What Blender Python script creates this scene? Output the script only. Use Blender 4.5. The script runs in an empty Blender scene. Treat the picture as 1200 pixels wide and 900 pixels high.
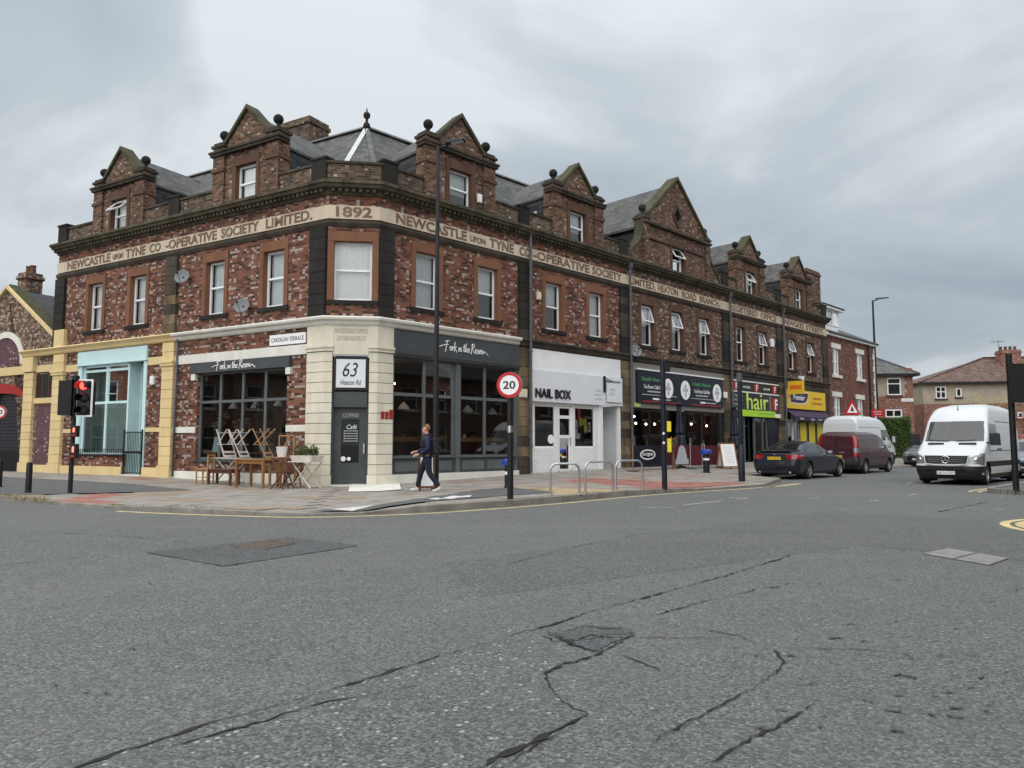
import bpy, bmesh, math, random
from mathutils import Matrix, Vector
random.seed(7)
RAD = math.radians
scn = bpy.context.scene
COL = scn.collection

# ---------------------------------------------------------------- camera, sky, sun, exposure
FPX, PITCH, CAMH = 850.0, math.atan(71 / 850.0), 1.32
cd = bpy.data.cameras.new('camera'); cam = bpy.data.objects.new('camera', cd); COL.objects.link(cam)
cd.sensor_width = 36.0; cd.lens = FPX / 1200.0 * 36.0; cd.clip_start = 0.05; cd.clip_end = 3000
cam.location = (0, 0, CAMH); cam.rotation_euler = (math.pi / 2 + PITCH, 0, 0)
scn.camera = cam
SUN_EL, SUN_AZ = 52.0, 205.0          # azimuth clockwise from +Y: behind the camera, a little to the left
world = bpy.data.worlds.new('World'); scn.world = world; world.use_nodes = True
SKY_OFF, SKY_OFF2 = (4.92, 9.67, 0), (11.81, 17.70, 0)
def build_world():
    nt = world.node_tree; nt.nodes.clear(); L = nt.links.new
    def N(t, **k):
        n = nt.nodes.new(t)
        for a, b in k.items(): setattr(n, a, b)
        return n
    out = N('ShaderNodeOutputWorld'); bg = N('ShaderNodeBackground'); L(bg.outputs[0], out.inputs[0])
    sky = N('ShaderNodeTexSky'); sky.sky_type = 'NISHITA'; sky.sun_disc = False
    sky.sun_elevation = RAD(SUN_EL); sky.sun_rotation = RAD(SUN_AZ)
    tc = N('ShaderNodeTexCoord'); sep = N('ShaderNodeSeparateXYZ'); L(tc.outputs['Generated'], sep.inputs[0])
    zc = N('ShaderNodeMath', operation='MAXIMUM'); L(sep.outputs[2], zc.inputs[0]); zc.inputs[1].default_value = 0.0
    za = N('ShaderNodeMath', operation='ADD'); L(zc.outputs[0], za.inputs[0]); za.inputs[1].default_value = 0.22
    dx = N('ShaderNodeMath', operation='DIVIDE'); L(sep.outputs[0], dx.inputs[0]); L(za.outputs[0], dx.inputs[1])
    dy = N('ShaderNodeMath', operation='DIVIDE'); L(sep.outputs[1], dy.inputs[0]); L(za.outputs[0], dy.inputs[1])
    cmb = N('ShaderNodeCombineXYZ'); L(dx.outputs[0], cmb.inputs[0]); L(dy.outputs[0], cmb.inputs[1])
    n1 = N('ShaderNodeTexNoise'); n1.inputs['Scale'].default_value = 1.25; n1.inputs['Detail'].default_value = 6; n1.inputs['Roughness'].default_value = 0.5
    n1.inputs['Distortion'].default_value = 0.35
    mq = N('ShaderNodeMapping'); mq.inputs['Location'].default_value = SKY_OFF; L(cmb.outputs[0], mq.inputs[0]); L(mq.outputs[0], n1.inputs['Vector'])
    n2 = N('ShaderNodeTexNoise'); n2.inputs['Scale'].default_value = 0.33; n2.inputs['Detail'].default_value = 3
    mp = N('ShaderNodeMapping'); mp.inputs['Location'].default_value = SKY_OFF2; L(cmb.outputs[0], mp.inputs[0]); L(mp.outputs[0], n2.inputs['Vector'])
    ad = N('ShaderNodeMath', operation='MULTIPLY_ADD'); L(n2.outputs[0], ad.inputs[0]); ad.inputs[1].default_value = 0.9; L(n1.outputs[0], ad.inputs[2])
    rp = N('ShaderNodeValToRGB'); L(ad.outputs[0], rp.inputs[0])
    e = rp.color_ramp.elements
    e[0].position = 0.66; e[0].color = (0.34, 0.40, 0.455, 1)
    e[1].position = 1.2; e[1].color = (0.64, 0.685, 0.72, 1)
    m = rp.color_ramp.elements.new(0.9); m.color = (0.475, 0.525, 0.565, 1)
    # overcast skies are brighter overhead than at the horizon
    g = N('ShaderNodeMath', operation='MULTIPLY_ADD'); L(zc.outputs[0], g.inputs[0]); g.inputs[1].default_value = 0.62; g.inputs[2].default_value = 0.80
    vm = N('ShaderNodeVectorMath', operation='SCALE'); L(rp.outputs[0], vm.inputs[0]); L(g.outputs[0], vm.inputs['Scale'])
    ss = N('ShaderNodeVectorMath', operation='SCALE'); L(sky.outputs[0], ss.inputs[0]); ss.inputs['Scale'].default_value = 0.1
    mx = N('ShaderNodeMix', data_type='RGBA'); mx.inputs[0].default_value = 0.94
    L(ss.outputs[0], mx.inputs[6]); L(vm.outputs[0], mx.inputs[7]); L(mx.outputs[2], bg.inputs[0]); bg.inputs[1].default_value = 0.52
build_world()
sd = bpy.data.lights.new('sun', 'SUN'); sd.energy = 1.5; sd.angle = RAD(110); sd.color = (1.0, 0.965, 0.92)
sun = bpy.data.objects.new('sun', sd); COL.objects.link(sun)
_a, _e = RAD(SUN_AZ), RAD(SUN_EL)
_sd = Vector((math.sin(_a) * math.cos(_e), math.cos(_a) * math.cos(_e), math.sin(_e)))
sun.rotation_euler = (-_sd).to_track_quat('-Z', 'Y').to_euler(); sun.location = _sd * 60
vs = scn.view_settings; vs.view_transform = 'Standard'; vs.look = 'None'; vs.exposure = 1.12; vs.gamma = 1.0; vs.use_curve_mapping = False
scn.cycles.max_bounces = 6; scn.cycles.transparent_max_bounces = 12; scn.cycles.diffuse_bounces = 3
scn.cycles.use_denoising = True

# ---------------------------------------------------------------- pixels of the photograph -> points of the place
def ray(px, py):
    x = (px - 600) / FPX; y = (450 - py) / FPX; c, s = math.cos(PITCH), math.sin(PITCH)
    return Vector((x, c - y * s, s + y * c))
CAMP = Vector((0, 0, CAMH))
def gnd(px, py, z=0.0):
    d = ray(px, py); return CAMP + d * ((z - CAMH) / d.z)
def at_y(px, py, Y):
    d = ray(px, py); return CAMP + d * (Y / d.y)
aR = math.atan2(858, FPX / math.cos(PITCH)); aL = math.atan2(1505, FPX / math.cos(PITCH))
XR = Vector((math.sin(aR), math.cos(aR), 0)); XL = Vector((math.sin(aL), -math.cos(aL), 0)); XC = (XR + XL).normalized()
CW = 1.493
CR = Vector((-4.018, 21.455, 0)); CL = CR - XC * CW
def frame(o, x):
    y = Vector((-x.y, x.x, 0))
    return Matrix(((x.x, y.x, 0, o.x), (x.y, y.y, 0, o.y), (0, 0, 1, o.z), (0, 0, 0, 1)))
MR, ML, MC = frame(CR, XR), frame(CL, XL), frame(CL, XC)
MIT = math.tan(math.acos(XC.dot(XR)) / 2)
def Pt(M, s, n, z=0): return M @ Vector((s, n, z))
I4 = Matrix.Identity(4)
def T(x, y=None, z=None):
    return Matrix.Translation(x if y is None else (x, y, z))
def Rz(a): return Matrix.Rotation(a, 4, 'Z')

# ---------------------------------------------------------------- materials
def mk(name):
    m = bpy.data.materials.new(name); m.use_nodes = True; nt = m.node_tree; nt.nodes.clear()
    out = nt.nodes.new('ShaderNodeOutputMaterial'); b = nt.nodes.new('ShaderNodeBsdfPrincipled'); nt.links.new(b.outputs[0], out.inputs[0])
    def N(t, ins=None, **k):
        n = nt.nodes.new(t)
        for a, v in k.items(): setattr(n, a, v)
        for i, v in (ins or {}).items():
            if isinstance(v, bpy.types.NodeSocket): nt.links.new(v, n.inputs[i])
            else: n.inputs[i].default_value = v
        return n
    def S(i, v):
        if isinstance(v, bpy.types.NodeSocket): nt.links.new(v, b.inputs[i])
        else: b.inputs[i].default_value = v
    return m, nt, N, S, out, b
def c4(c): return (c[0], c[1], c[2], 1.0)
def mth(N, op, a, b=None, c=None):
    ins = {0: a}
    if b is not None: ins[1] = b
    if c is not None: ins[2] = c
    return N('ShaderNodeMath', ins, operation=op).outputs[0]
def mixc(N, f, a, b, bt='MIX'):
    n = N('ShaderNodeMix', None, data_type='RGBA', blend_type=bt)
    nt = n.id_data
    for i, v in ((0, f), (6, a), (7, b)):
        if isinstance(v, bpy.types.NodeSocket): nt.links.new(v, n.inputs[i])
        else: n.inputs[i].default_value = v if i == 0 else c4(v)
    return n.outputs[2]
def ramp(N, f, stops, interp='LINEAR'):
    n = N('ShaderNodeValToRGB', {0: f}); r = n.color_ramp; r.interpolation = interp
    while len(r.elements) < len(stops): r.elements.new(0.5)
    for e, (p, c) in zip(r.elements, stops):
        e.position = p; e.color = c4(c) if len(c) == 3 else c
    return n.outputs[0]
def noise(N, v, scale, detail=4, rough=0.55, dist=0):
    return N('ShaderNodeTexNoise', {'Vector': v, 'Scale': scale, 'Detail': detail, 'Roughness': rough, 'Distortion': dist}).outputs[0]
MATS = {}
def plain(name, c, rough=0.5, var=0.25, scale=3.0, metal=0.0, bump=0.0, bscale=60, spec=None, coat=0, stretch=None, c2=None):
    m, nt, N, S, out, b = mk(name)
    tc = N('ShaderNodeTexCoord').outputs['Object']
    v = N('ShaderNodeMapping', {0: tc, 'Scale': stretch}).outputs[0] if stretch else tc
    f = noise(N, v, scale, 5, 0.6)
    lo = tuple(x * (1 - var) for x in c); hi = tuple(min(1, x * (1 + var)) for x in c) if c2 is None else c2
    S('Base Color', ramp(N, f, [(0.3, lo), (0.7, hi)])); S('Roughness', rough); S('Metallic', metal)
    S('Specular IOR Level', 0.3 if spec is None else spec)
    if coat: S('Coat Weight', coat); S('Coat Roughness', 0.04)
    if bump:
        n = noise(N, v, bscale, 3); S('Normal', N('ShaderNodeBump', {'Strength': bump, 'Distance': 0.01, 'Height': n}).outputs[0])
    MATS[name] = m; return m
def brick_uv(N):
    tc = N('ShaderNodeTexCoord'); p = N('ShaderNodeSeparateXYZ', {0: tc.outputs['Object']}); n = N('ShaderNodeSeparateXYZ', {0: tc.outputs['Normal']})
    side = mth(N, 'GREATER_THAN', mth(N, 'ABSOLUTE', n.outputs[0]), 0.62)
    u = mth(N, 'ADD', mth(N, 'MULTIPLY', p.outputs[0], mth(N, 'SUBTRACT', 1.0, side)), mth(N, 'MULTIPLY', p.outputs[1], side))
    return u, p.outputs[2], tc.outputs['Object']
def courses(N, u, v, bw, bh, mw, mh, stretch_off=0.5, headers=0.0):
    vv = mth(N, 'DIVIDE', v, bh); row = mth(N, 'FLOOR', vv)
    off = mth(N, 'MULTIPLY', mth(N, 'FLOORED_MODULO', row, 2.0), stretch_off)
    hd = mth(N, 'MULTIPLY', mth(N, 'LESS_THAN', mth(N, 'FLOORED_MODULO', row, 4.0), 1.0), headers)
    uu = mth(N, 'ADD', mth(N, 'MULTIPLY', mth(N, 'DIVIDE', u, bw), mth(N, 'ADD', hd, 1.0)), off); col = mth(N, 'FLOOR', uu)
    fu = mth(N, 'FRACT', uu); fv = mth(N, 'FRACT', vv)
    mort = mth(N, 'MAXIMUM', mth(N, 'LESS_THAN', fu, mw), mth(N, 'LESS_THAN', fv, mh))
    wn = N('ShaderNodeTexWhiteNoise', {'Vector': N('ShaderNodeCombineXYZ', {0: col, 1: row, 2: 0.37}).outputs[0]}, noise_dimensions='3D')
    half = mth(N, 'FLOOR', mth(N, 'MULTIPLY', uu, mth(N, 'SUBTRACT', 2.0, hd)))
    wn2 = N('ShaderNodeTexWhiteNoise', {'Vector': N('ShaderNodeCombineXYZ', {0: half, 1: row, 2: 5.11}).outputs[0]}, noise_dimensions='3D')
    sc = N('ShaderNodeSeparateXYZ', {0: wn2.outputs['Color']})
    return row, mort, wn.outputs['Value'], sc.outputs[0], sc.outputs[1]
def brick(name, stops, mortar, white=0.12, whitecol=(0.45, 0.395, 0.35), soot=0.35, glaze=0.0, sootcol=(0.025, 0.022, 0.02), rough=0.75):
    m, nt, N, S, out, b = mk(name)
    u, v, obj = brick_uv(N)
    row, mort, r1, r2, r3 = courses(N, u, v, 0.228, 0.0755, 0.05, 0.14, headers=1.0)
    c = ramp(N, r1, stops)
    # efflorescence and spalled faces: pale bricks in drifts, more in some courses
    drift = noise(N, obj, 0.4, 2); fine = noise(N, obj, 17.0, 2)
    rowb = mth(N, 'MULTIPLY', mth(N, 'LESS_THAN', mth(N, 'FLOORED_MODULO', row, 4.0), 1.0), 1.1)
    thr = mth(N, 'MULTIPLY', mth(N, 'ADD', drift, rowb), white * 1.5)
    pale = mth(N, 'MULTIPLY', mth(N, 'LESS_THAN', r2, thr), N('ShaderNodeMapRange', {0: fine, 1: 0.30, 2: 0.5}).outputs[0])
    c = mixc(N, mth(N, 'MULTIPLY', pale, 0.85), c, whitecol)
    c = mixc(N, mort, c, mortar)
    st = N('ShaderNodeMapping', {0: obj, 'Scale': (1.0, 1.0, 0.25)}).outputs[0]
    so = N('ShaderNodeMapRange', {0: noise(N, st, 1.1, 5, 0.65), 1: 0.42, 2: 0.78, 3: 0.0, 4: soot}).outputs[0]
    c = mixc(N, so, c, sootcol)
    S('Specular IOR Level', 0.18); S('Base Color', c); S('Roughness', mixc(N, mort, (rough,) * 3, (0.95,) * 3))
    h = mth(N, 'ADD', mth(N, 'SUBTRACT', 1.0, mort), mth(N, 'MULTIPLY', fine, 0.5))
    S('Normal', N('ShaderNodeBump', {'Strength': 0.5, 'Distance': 0.008, 'Height': h}).outputs[0])
    MATS[name] = m; return m
def slate(name, stops, bw=0.28, bh=0.16, moss=0.2, mosscol=(0.09, 0.095, 0.06)):
    m, nt, N, S, out, b = mk(name)
    u, v, obj = brick_uv(N)
    row, mort, r1, r2, r3 = courses(N, u, v, bw, bh, 0.04, 0.17)
    c = ramp(N, r1, stops)
    c = mixc(N, mth(N, 'MULTIPLY', mort, 0.85), c, (0.015, 0.015, 0.015))
    c = mixc(N, N('ShaderNodeMapRange', {0: noise(N, obj, 0.9, 5, 0.65), 1: 0.45, 2: 0.75, 3: 0.0, 4: moss}).outputs[0], c, mosscol)
    S('Base Color', c); S('Roughness', 0.55); S('Specular IOR Level', 0.25)
    S('Normal', N('ShaderNodeBump', {'Strength': 0.6, 'Distance': 0.01, 'Height': mth(N, 'SUBTRACT', r2, mort)}).outputs[0])
    MATS[name] = m; return m
def stone(name, c, dark, amt=0.5, scale=1.6, rough=0.85, stretch=(1, 1, 0.35), per_obj=0.12):
    m, nt, N, S, out, b = mk(name)
    tc = N('ShaderNodeTexCoord').outputs['Object']
    v = N('ShaderNodeMapping', {0: tc, 'Scale': stretch}).outputs[0]
    f = N('ShaderNodeMapRange', {0: noise(N, v, scale, 6, 0.65), 1: 0.38, 2: 0.72, 3: 0.0, 4: amt}).outputs[0]
    oi = N('ShaderNodeObjectInfo').outputs['Random']
    base = mixc(N, oi, tuple(x * (1 - per_obj) for x in c), tuple(min(1, x * (1 + per_obj)) for x in c))
    S('Base Color', mixc(N, f, base, dark)); S('Roughness', rough); S('Specular IOR Level', 0.15)
    S('Normal', N('ShaderNodeBump', {'Strength': 0.35, 'Distance': 0.01, 'Height': noise(N, tc, 22, 4, 0.7)}).outputs[0])
    MATS[name] = m; return m
def glass(name, tint=(0.72, 0.78, 0.78), refl=1.0, rough=0.01, opac=0.0, body=(0.02, 0.025, 0.03)):
    m, nt, N, S, out, b = mk(name)
    nt.nodes.remove(b)
    tr = N('ShaderNodeBsdfTransparent', {0: c4(tint)}); gl = N('ShaderNodeBsdfGlossy', {0: (1, 1, 1, 1), 'Roughness': rough})
    wob = N('ShaderNodeBump', {'Strength': 0.015, 'Distance': 0.02, 'Height': noise(N, N('ShaderNodeTexCoord').outputs['Object'], 2.2, 2)}).outputs[0]
    nt.links.new(wob, gl.inputs['Normal'])
    df = N('ShaderNodeBsdfDiffuse', {0: c4(body)})
    m1 = N('ShaderNodeMixShader', {0: opac, 1: tr.outputs[0], 2: df.outputs[0]})
    fr = N('ShaderNodeFresnel', {'IOR': 1.52}).outputs[0]
    fac = mth(N, 'MINIMUM', mth(N, 'MULTIPLY', fr, 1.9 * refl), 1.0)
    m2 = N('ShaderNodeMixShader', {0: fac, 1: m1.outputs[0], 2: gl.outputs[0]})
    nt.links.new(m2.outputs[0], out.inputs[0]); MATS[name] = m; return m
def emit(name, c, s):
    m, nt, N, S, out, b = mk(name); S('Base Color', c4(c)); S('Emission Color', c4(c)); S('Emission Strength', s); MATS[name] = m; return m

RED = [(0.0, (0.045, 0.020, 0.017)), (0.2, (0.085, 0.034, 0.025)), (0.45, (0.17, 0.062, 0.038)), (0.7, (0.235, 0.092, 0.055)), (0.9, (0.16, 0.072, 0.05)), (1.0, (0.30, 0.165, 0.115))]
BRN = [(0.0, (0.040, 0.025, 0.018)), (0.3, (0.085, 0.048, 0.032)), (0.65, (0.145, 0.080, 0.052)), (1.0, (0.225, 0.145, 0.10))]
ORG = [(0.0, (0.15, 0.065, 0.045)), (0.5, (0.24, 0.10, 0.068)), (1.0, (0.30, 0.145, 0.10))]
brick('brick_red', RED, (0.13, 0.105, 0.085), white=0.135, soot=0.5)
brick('brick_redder', RED, (0.12, 0.095, 0.08), white=0.10, soot=0.45)
brick('brick_far', BRN, (0.13, 0.10, 0.085), white=0.08, soot=0.4)
brick('brick_parapet', [(q, (c[0] * .85, c[1] * .95, c[2] * .95)) for q, c in BRN], (0.19, 0.165, 0.13), white=0.03, soot=0.55)
brick('brick_dormer', [(q, (c[0] * .98, c[1] * .92, c[2] * .92)) for q, c in BRN], (0.17, 0.14, 0.11), white=0.03, soot=0.4)
brick('brick_garage', BRN, (0.2, 0.17, 0.14), white=0.2, whitecol=(0.42, 0.36, 0.30), soot=0.15)
brick('brick_purple', [(0.0, (0.09, 0.045, 0.06)), (1.0, (0.16, 0.08, 0.09))], (0.09, 0.06, 0.07), white=0.02, soot=0.2)
brick('brick_orange', ORG, (0.28, 0.22, 0.18), white=0.03, soot=0.2)
brick('brick_house', [(0, (0.11, 0.045, 0.036)), (0.5, (0.17, 0.068, 0.05)), (1, (0.22, 0.10, 0.07))], (0.12, 0.085, 0.07), white=0.03, soot=0.3)
brick('brick_white', [(0, (0.70, 0.71, 0.72)), (1, (0.80, 0.80, 0.80))], (0.58, 0.58, 0.58), white=0.0, soot=0.12, sootcol=(0.3, 0.28, 0.25))
slate('slate', [(0.0, (0.042, 0.043, 0.045)), (0.5, (0.072, 0.072, 0.072)), (1.0, (0.115, 0.112, 0.105))], moss=0.35)
slate('slate_dark', [(0.0, (0.022, 0.023, 0.027)), (0.5, (0.035, 0.037, 0.042)), (1.0, (0.055, 0.057, 0.062))], moss=0.1)
slate('slate_grey', [(0.0, (0.08, 0.082, 0.085)), (1.0, (0.15, 0.15, 0.15))], moss=0.2)
slate('tile_brown', [(0.0, (0.085, 0.052, 0.042)), (0.5, (0.125, 0.075, 0.058)), (1.0, (0.18, 0.11, 0.085))], bw=0.25, bh=0.2, moss=0.25, mosscol=(0.12, 0.10, 0.075))
stone('stone_black', (0.031, 0.029, 0.027), (0.012, 0.012, 0.012), 0.7)
stone('stone_sooty', (0.075, 0.062, 0.048), (0.018, 0.018, 0.016), 0.9)
stone('stone_cornice', (0.105, 0.09, 0.06), (0.025, 0.025, 0.02), 0.95, scale=3.0)
stone('stone_tan', (0.20, 0.145, 0.088), (0.03, 0.027, 0.022), 0.85, scale=2.2, per_obj=0.35)
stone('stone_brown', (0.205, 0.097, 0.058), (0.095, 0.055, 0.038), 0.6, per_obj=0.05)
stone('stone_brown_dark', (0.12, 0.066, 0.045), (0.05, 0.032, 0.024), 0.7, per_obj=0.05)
stone('stone_band', (0.58, 0.50, 0.385), (0.33, 0.26, 0.19), 0.55, scale=2.2, per_obj=0.03)
stone('letter_stone', (0.15, 0.092, 0.068), (0.30, 0.21, 0.15), 0.7, scale=5, per_obj=0.02)
stone('stone_cream', (0.66, 0.62, 0.51), (0.36, 0.33, 0.26), 0.45, scale=2.6, per_obj=0.05)
stone('stone_white', (0.70, 0.69, 0.63), (0.38, 0.36, 0.31), 0.4, scale=2.0, per_obj=0.03)
stone('stone_yellow', (0.68, 0.53, 0.28), (0.44, 0.33, 0.18), 0.4, scale=2.0, per_obj=0.06)
stone('moss_cap', (0.085, 0.08, 0.05), (0.03, 0.032, 0.02), 0.8, scale=3)
plain('render_wall', (0.36, 0.315, 0.245), 0.9, 0.15, 1.5, bump=0.3)
plain('upvc', (0.78, 0.79, 0.80), 0.35, 0.04)
plain('white_paint', (0.74, 0.75, 0.76), 0.45, 0.06, 1.2)
plain('white_board', (0.64, 0.66, 0.69), 0.4, 0.05, 0.8)
plain('lead', (0.50, 0.52, 0.54), 0.5, 0.2, 4)
plain('grey_paint', (0.055, 0.062, 0.066), 0.45, 0.15, 2)
plain('grey_mid', (0.105, 0.115, 0.12), 0.45, 0.15, 2)
plain('black_paint', (0.012, 0.012, 0.014), 0.38, 0.3, 6)
plain('black_rough', (0.014, 0.014, 0.015), 0.7, 0.3, 8)
plain('navy_black', (0.012, 0.014, 0.024), 0.35, 0.3, 5)
plain('iron_pipe', (0.085, 0.09, 0.10), 0.5, 0.3, 4)
plain('aqua_paint', (0.52, 0.70, 0.71), 0.5, 0.08, 2)
plain('curtain', (0.80, 0.82, 0.82), 0.9, 0.08, 5, stretch=(9, 9, 0.6))
plain('curtain_dim', (0.30, 0.29, 0.27), 0.9, 0.3, 5, stretch=(9, 9, 0.6))
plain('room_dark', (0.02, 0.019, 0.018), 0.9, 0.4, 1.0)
plain('room_wall', (0.105, 0.095, 0.085), 0.9, 0.3, 0.7)
plain('room_teal', (0.50, 0.60, 0.58), 0.9, 0.12, 1.0)
plain('wood', (0.26, 0.125, 0.048), 0.5, 0.3, 3, stretch=(2, 2, 12))
plain('wood_light', (0.34, 0.20, 0.085), 0.5, 0.25, 3, stretch=(2, 2, 12))
plain('wood_dark', (0.11, 0.045, 0.028), 0.5, 0.3, 3, stretch=(2, 2, 12))
plain('wood_white', (0.55, 0.51, 0.47), 0.6, 0.2, 5)
plain('burgundy', (0.085, 0.012, 0.018), 0.45, 0.2, 2)
plain('yellow_paint', (0.72, 0.47, 0.03), 0.45, 0.06, 2)
plain('yellow_box', (0.75, 0.62, 0.05), 0.45, 0.06, 2)
plain('purple_paint', (0.035, 0.02, 0.06), 0.5, 0.15, 2)
plain('lime_paint', (0.36, 0.62, 0.03), 0.45, 0.06, 2)
plain('letter_lime', (0.55, 0.72, 0.14), 0.45, 0.05, 2)
plain('sign_red', (0.48, 0.012, 0.022), 0.4, 0.06, 3)
plain('maroon_sign', (0.30, 0.02, 0.018), 0.5, 0.1, 3)
plain('sign_green', (0.12, 0.36, 0.15), 0.5, 0.1, 3)
plain('text_white', (0.8, 0.8, 0.8), 0.5, 0.02, 3)
plain('text_grey', (0.40, 0.41, 0.43), 0.5, 0.05, 3)
plain('text_dark', (0.02, 0.02, 0.025), 0.5, 0.05, 3)
plain('text_cream', (0.44, 0.41, 0.33), 0.7, 0.1, 9)
plain('steel', (0.50, 0.51, 0.52), 0.32, 0.12, 5, metal=1.0)
plain('dish_grey', (0.16, 0.17, 0.18), 0.5, 0.15, 5)
plain('cream_box', (0.62, 0.56, 0.42), 0.5, 0.08, 5)
plain('blue_cap', (0.02, 0.05, 0.30), 0.4, 0.1, 5)
plain('orange_paint', (0.70, 0.14, 0.02), 0.5, 0.1, 4)
plain('plant_pot', (0.36, 0.38, 0.38), 0.6, 0.1, 4)
plain('leaf', (0.05, 0.085, 0.022), 0.6, 0.45, 6, c2=(0.11, 0.15, 0.05))
plain('leaf_hedge', (0.04, 0.08, 0.016), 0.6, 0.4, 2.5, c2=(0.085, 0.15, 0.034))
plain('leaf_yellow', (0.28, 0.27, 0.035), 0.6, 0.25, 6)
plain('petal_pink', (0.55, 0.13, 0.20), 0.6, 0.25, 6)
plain('grass_dry', (0.26, 0.215, 0.12), 0.7, 0.25, 6)
plain('weed', (0.12, 0.13, 0.035), 0.7, 0.35, 6)
plain('shutter', (0.022, 0.022, 0.028), 0.5, 0.2, 3)
glass('glass', tint=(0.90, 0.93, 0.93), refl=1.15)
glass('glass_shop', tint=(0.72, 0.76, 0.76), refl=0.8)
glass('glass_car', tint=(0.16, 0.19, 0.20), refl=1.1, opac=0.0)
glass('glass_far', tint=(0.3, 0.33, 0.34), refl=1.2, opac=0.25)

# ---------------------------------------------------------------- mesh and object helpers
class MB:
    def __init__(s): s.v = []; s.f = []
    def quad(s, *p):
        n = len(s.v); s.v += [tuple(q) for q in p]; s.f.append(tuple(range(n, n + len(p)))); return s
    def box(s, x0, x1, y0, y1, z0, z1):
        n = len(s.v)
        s.v += [(x, y, z) for z in (z0, z1) for y in (y0, y1) for x in (x0, x1)]
        s.f += [tuple(n + i for i in q) for q in ((0, 2, 3, 1), (4, 5, 7, 6), (0, 1, 5, 4), (2, 6, 7, 3), (0, 4, 6, 2), (1, 3, 7, 5))]; return s
    def hexa(s, lo, hi):     # two quads, corner by corner
        n = len(s.v); s.v += [tuple(p) for p in lo] + [tuple(p) for p in hi]; k = len(lo)
        s.f.append(tuple(n + i for i in reversed(range(k)))); s.f.append(tuple(n + k + i for i in range(k)))
        for i in range(k): j = (i + 1) % k; s.f.append((n + i, n + j, n + k + j, n + k + i))
        return s
    def prism_y(s, poly, y0, y1):      # polygon in (x, z), counter-clockwise seen from -y
        return s.hexa([(x, y1, z) for x, z in poly], [(x, y0, z) for x, z in poly])
    def prism_z(s, poly, z0, z1): return s.hexa([(x, y, z0) for x, y in poly], [(x, y, z1) for x, y in poly])
    def ext(s, prof, x0, x1, m0=0.0, m1=0.0):   # profile in (y, z) run along x; m0, m1 mitre the ends
        k = len(prof); n = len(s.v)
        s.v += [(x0 - m0 * -y, y, z) for y, z in prof] + [(x1 + m1 * -y, y, z) for y, z in prof]
        s.f.append(tuple(n + i for i in range(k))); s.f.append(tuple(n + k + i for i in reversed(range(k))))
        for i in range(k): j = (i + 1) % k; s.f.append((n + i, n + k + i, n + k + j, n + j))
        return s
    def tube(s, pts, r, seg=8, cap=True):
        pts = [Vector(p) for p in pts]; rs = r if isinstance(r, (list, tuple)) else [r] * len(pts); rings = []
        prev = None
        for i, p in enumerate(pts):
            d = (pts[min(i + 1, len(pts) - 1)] - pts[max(i - 1, 0)]).normalized()
            a = prev if prev is not None else (Vector((0, 0, 1)) if abs(d.z) < 0.9 else Vector((1, 0, 0)))
            a = (a - d * a.dot(d)).normalized(); prev = a; b = d.cross(a)
            n = len(s.v); rings.append(n)
            for k in range(seg):
                t = 2 * math.pi * k / seg; q = p + (a * math.cos(t) + b * math.sin(t)) * rs[i]; s.v.append(tuple(q))
        for i in range(len(rings) - 1):
            for k in range(seg):
                j = (k + 1) % seg; s.f.append((rings[i] + k, rings[i] + j, rings[i + 1] + j, rings[i + 1] + k))
        if cap:
            s.f.append(tuple(rings[0] + k for k in reversed(range(seg)))); s.f.append(tuple(rings[-1] + k for k in range(seg)))
        return s
    def lathe(s, prof, seg=16, c=(0, 0, 0), axis='z', cap=True):
        rings = []
        for r, h in prof:
            n = len(s.v); rings.append(n)
            for k in range(seg):
                t = 2 * math.pi * k / seg; a, b = r * math.cos(t), r * math.sin(t)
                if axis == 'z': s.v.append((c[0] + a, c[1] + b, c[2] + h))
                elif axis == 'y': s.v.append((c[0] + a, c[1] + h, c[2] + b))
                else: s.v.append((c[0] + h, c[1] + a, c[2] + b))
        for i in range(len(rings) - 1):
            for k in range(seg):
                j = (k + 1) % seg; s.f.append((rings[i] + k, rings[i] + j, rings[i + 1] + j, rings[i + 1] + k))
        if cap: s.f.append(tuple(rings[0] + k for k in reversed(range(seg)))); s.f.append(tuple(rings[-1] + k for k in range(seg)))
        return s
    def ball(s, c, r, seg=14, sz=1.0):
        return s.lathe([(max(1e-3, r * math.sin(math.pi * i / 8)), -sz * r * math.cos(math.pi * i / 8)) for i in range(9)], seg, c)
    def bar(s, a, b, w, h=None, up=(0, 0, 1)):
        a, b = Vector(a), Vector(b); d = (b - a).normalized(); h = h or w; u = Vector(up)
        if abs(d.dot(u)) > 0.95: u = Vector((0, 1, 0))
        x = d.cross(u).normalized() * (w / 2); y = x.cross(d).normalized() * (h / 2)
        return s.hexa([a - x - y, a + x - y, a + x + y, a - x + y], [b - x - y, b + x - y, b + x + y, b - x + y])
    def mesh(s, name):
        me = bpy.data.meshes.new(name); me.from_pydata(s.v, [], s.f)
        bm = bmesh.new(); bm.from_mesh(me); bmesh.ops.recalc_face_normals(bm, faces=bm.faces); bm.to_mesh(me); bm.free()
        return me
WM = {}
def link(o, parent, M):
    COL.objects.link(o); WM[o] = M
    if parent is not None: o.parent = parent; o.matrix_basis = WM[parent].inverted() @ M
    else: o.matrix_basis = M
    return o
def tag(o, label=None, cat=None, group=None, kind=None):
    if label: o['label'] = label
    if cat: o['category'] = cat
    if group: o['group'] = group
    if kind: o['kind'] = kind
    return o
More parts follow.
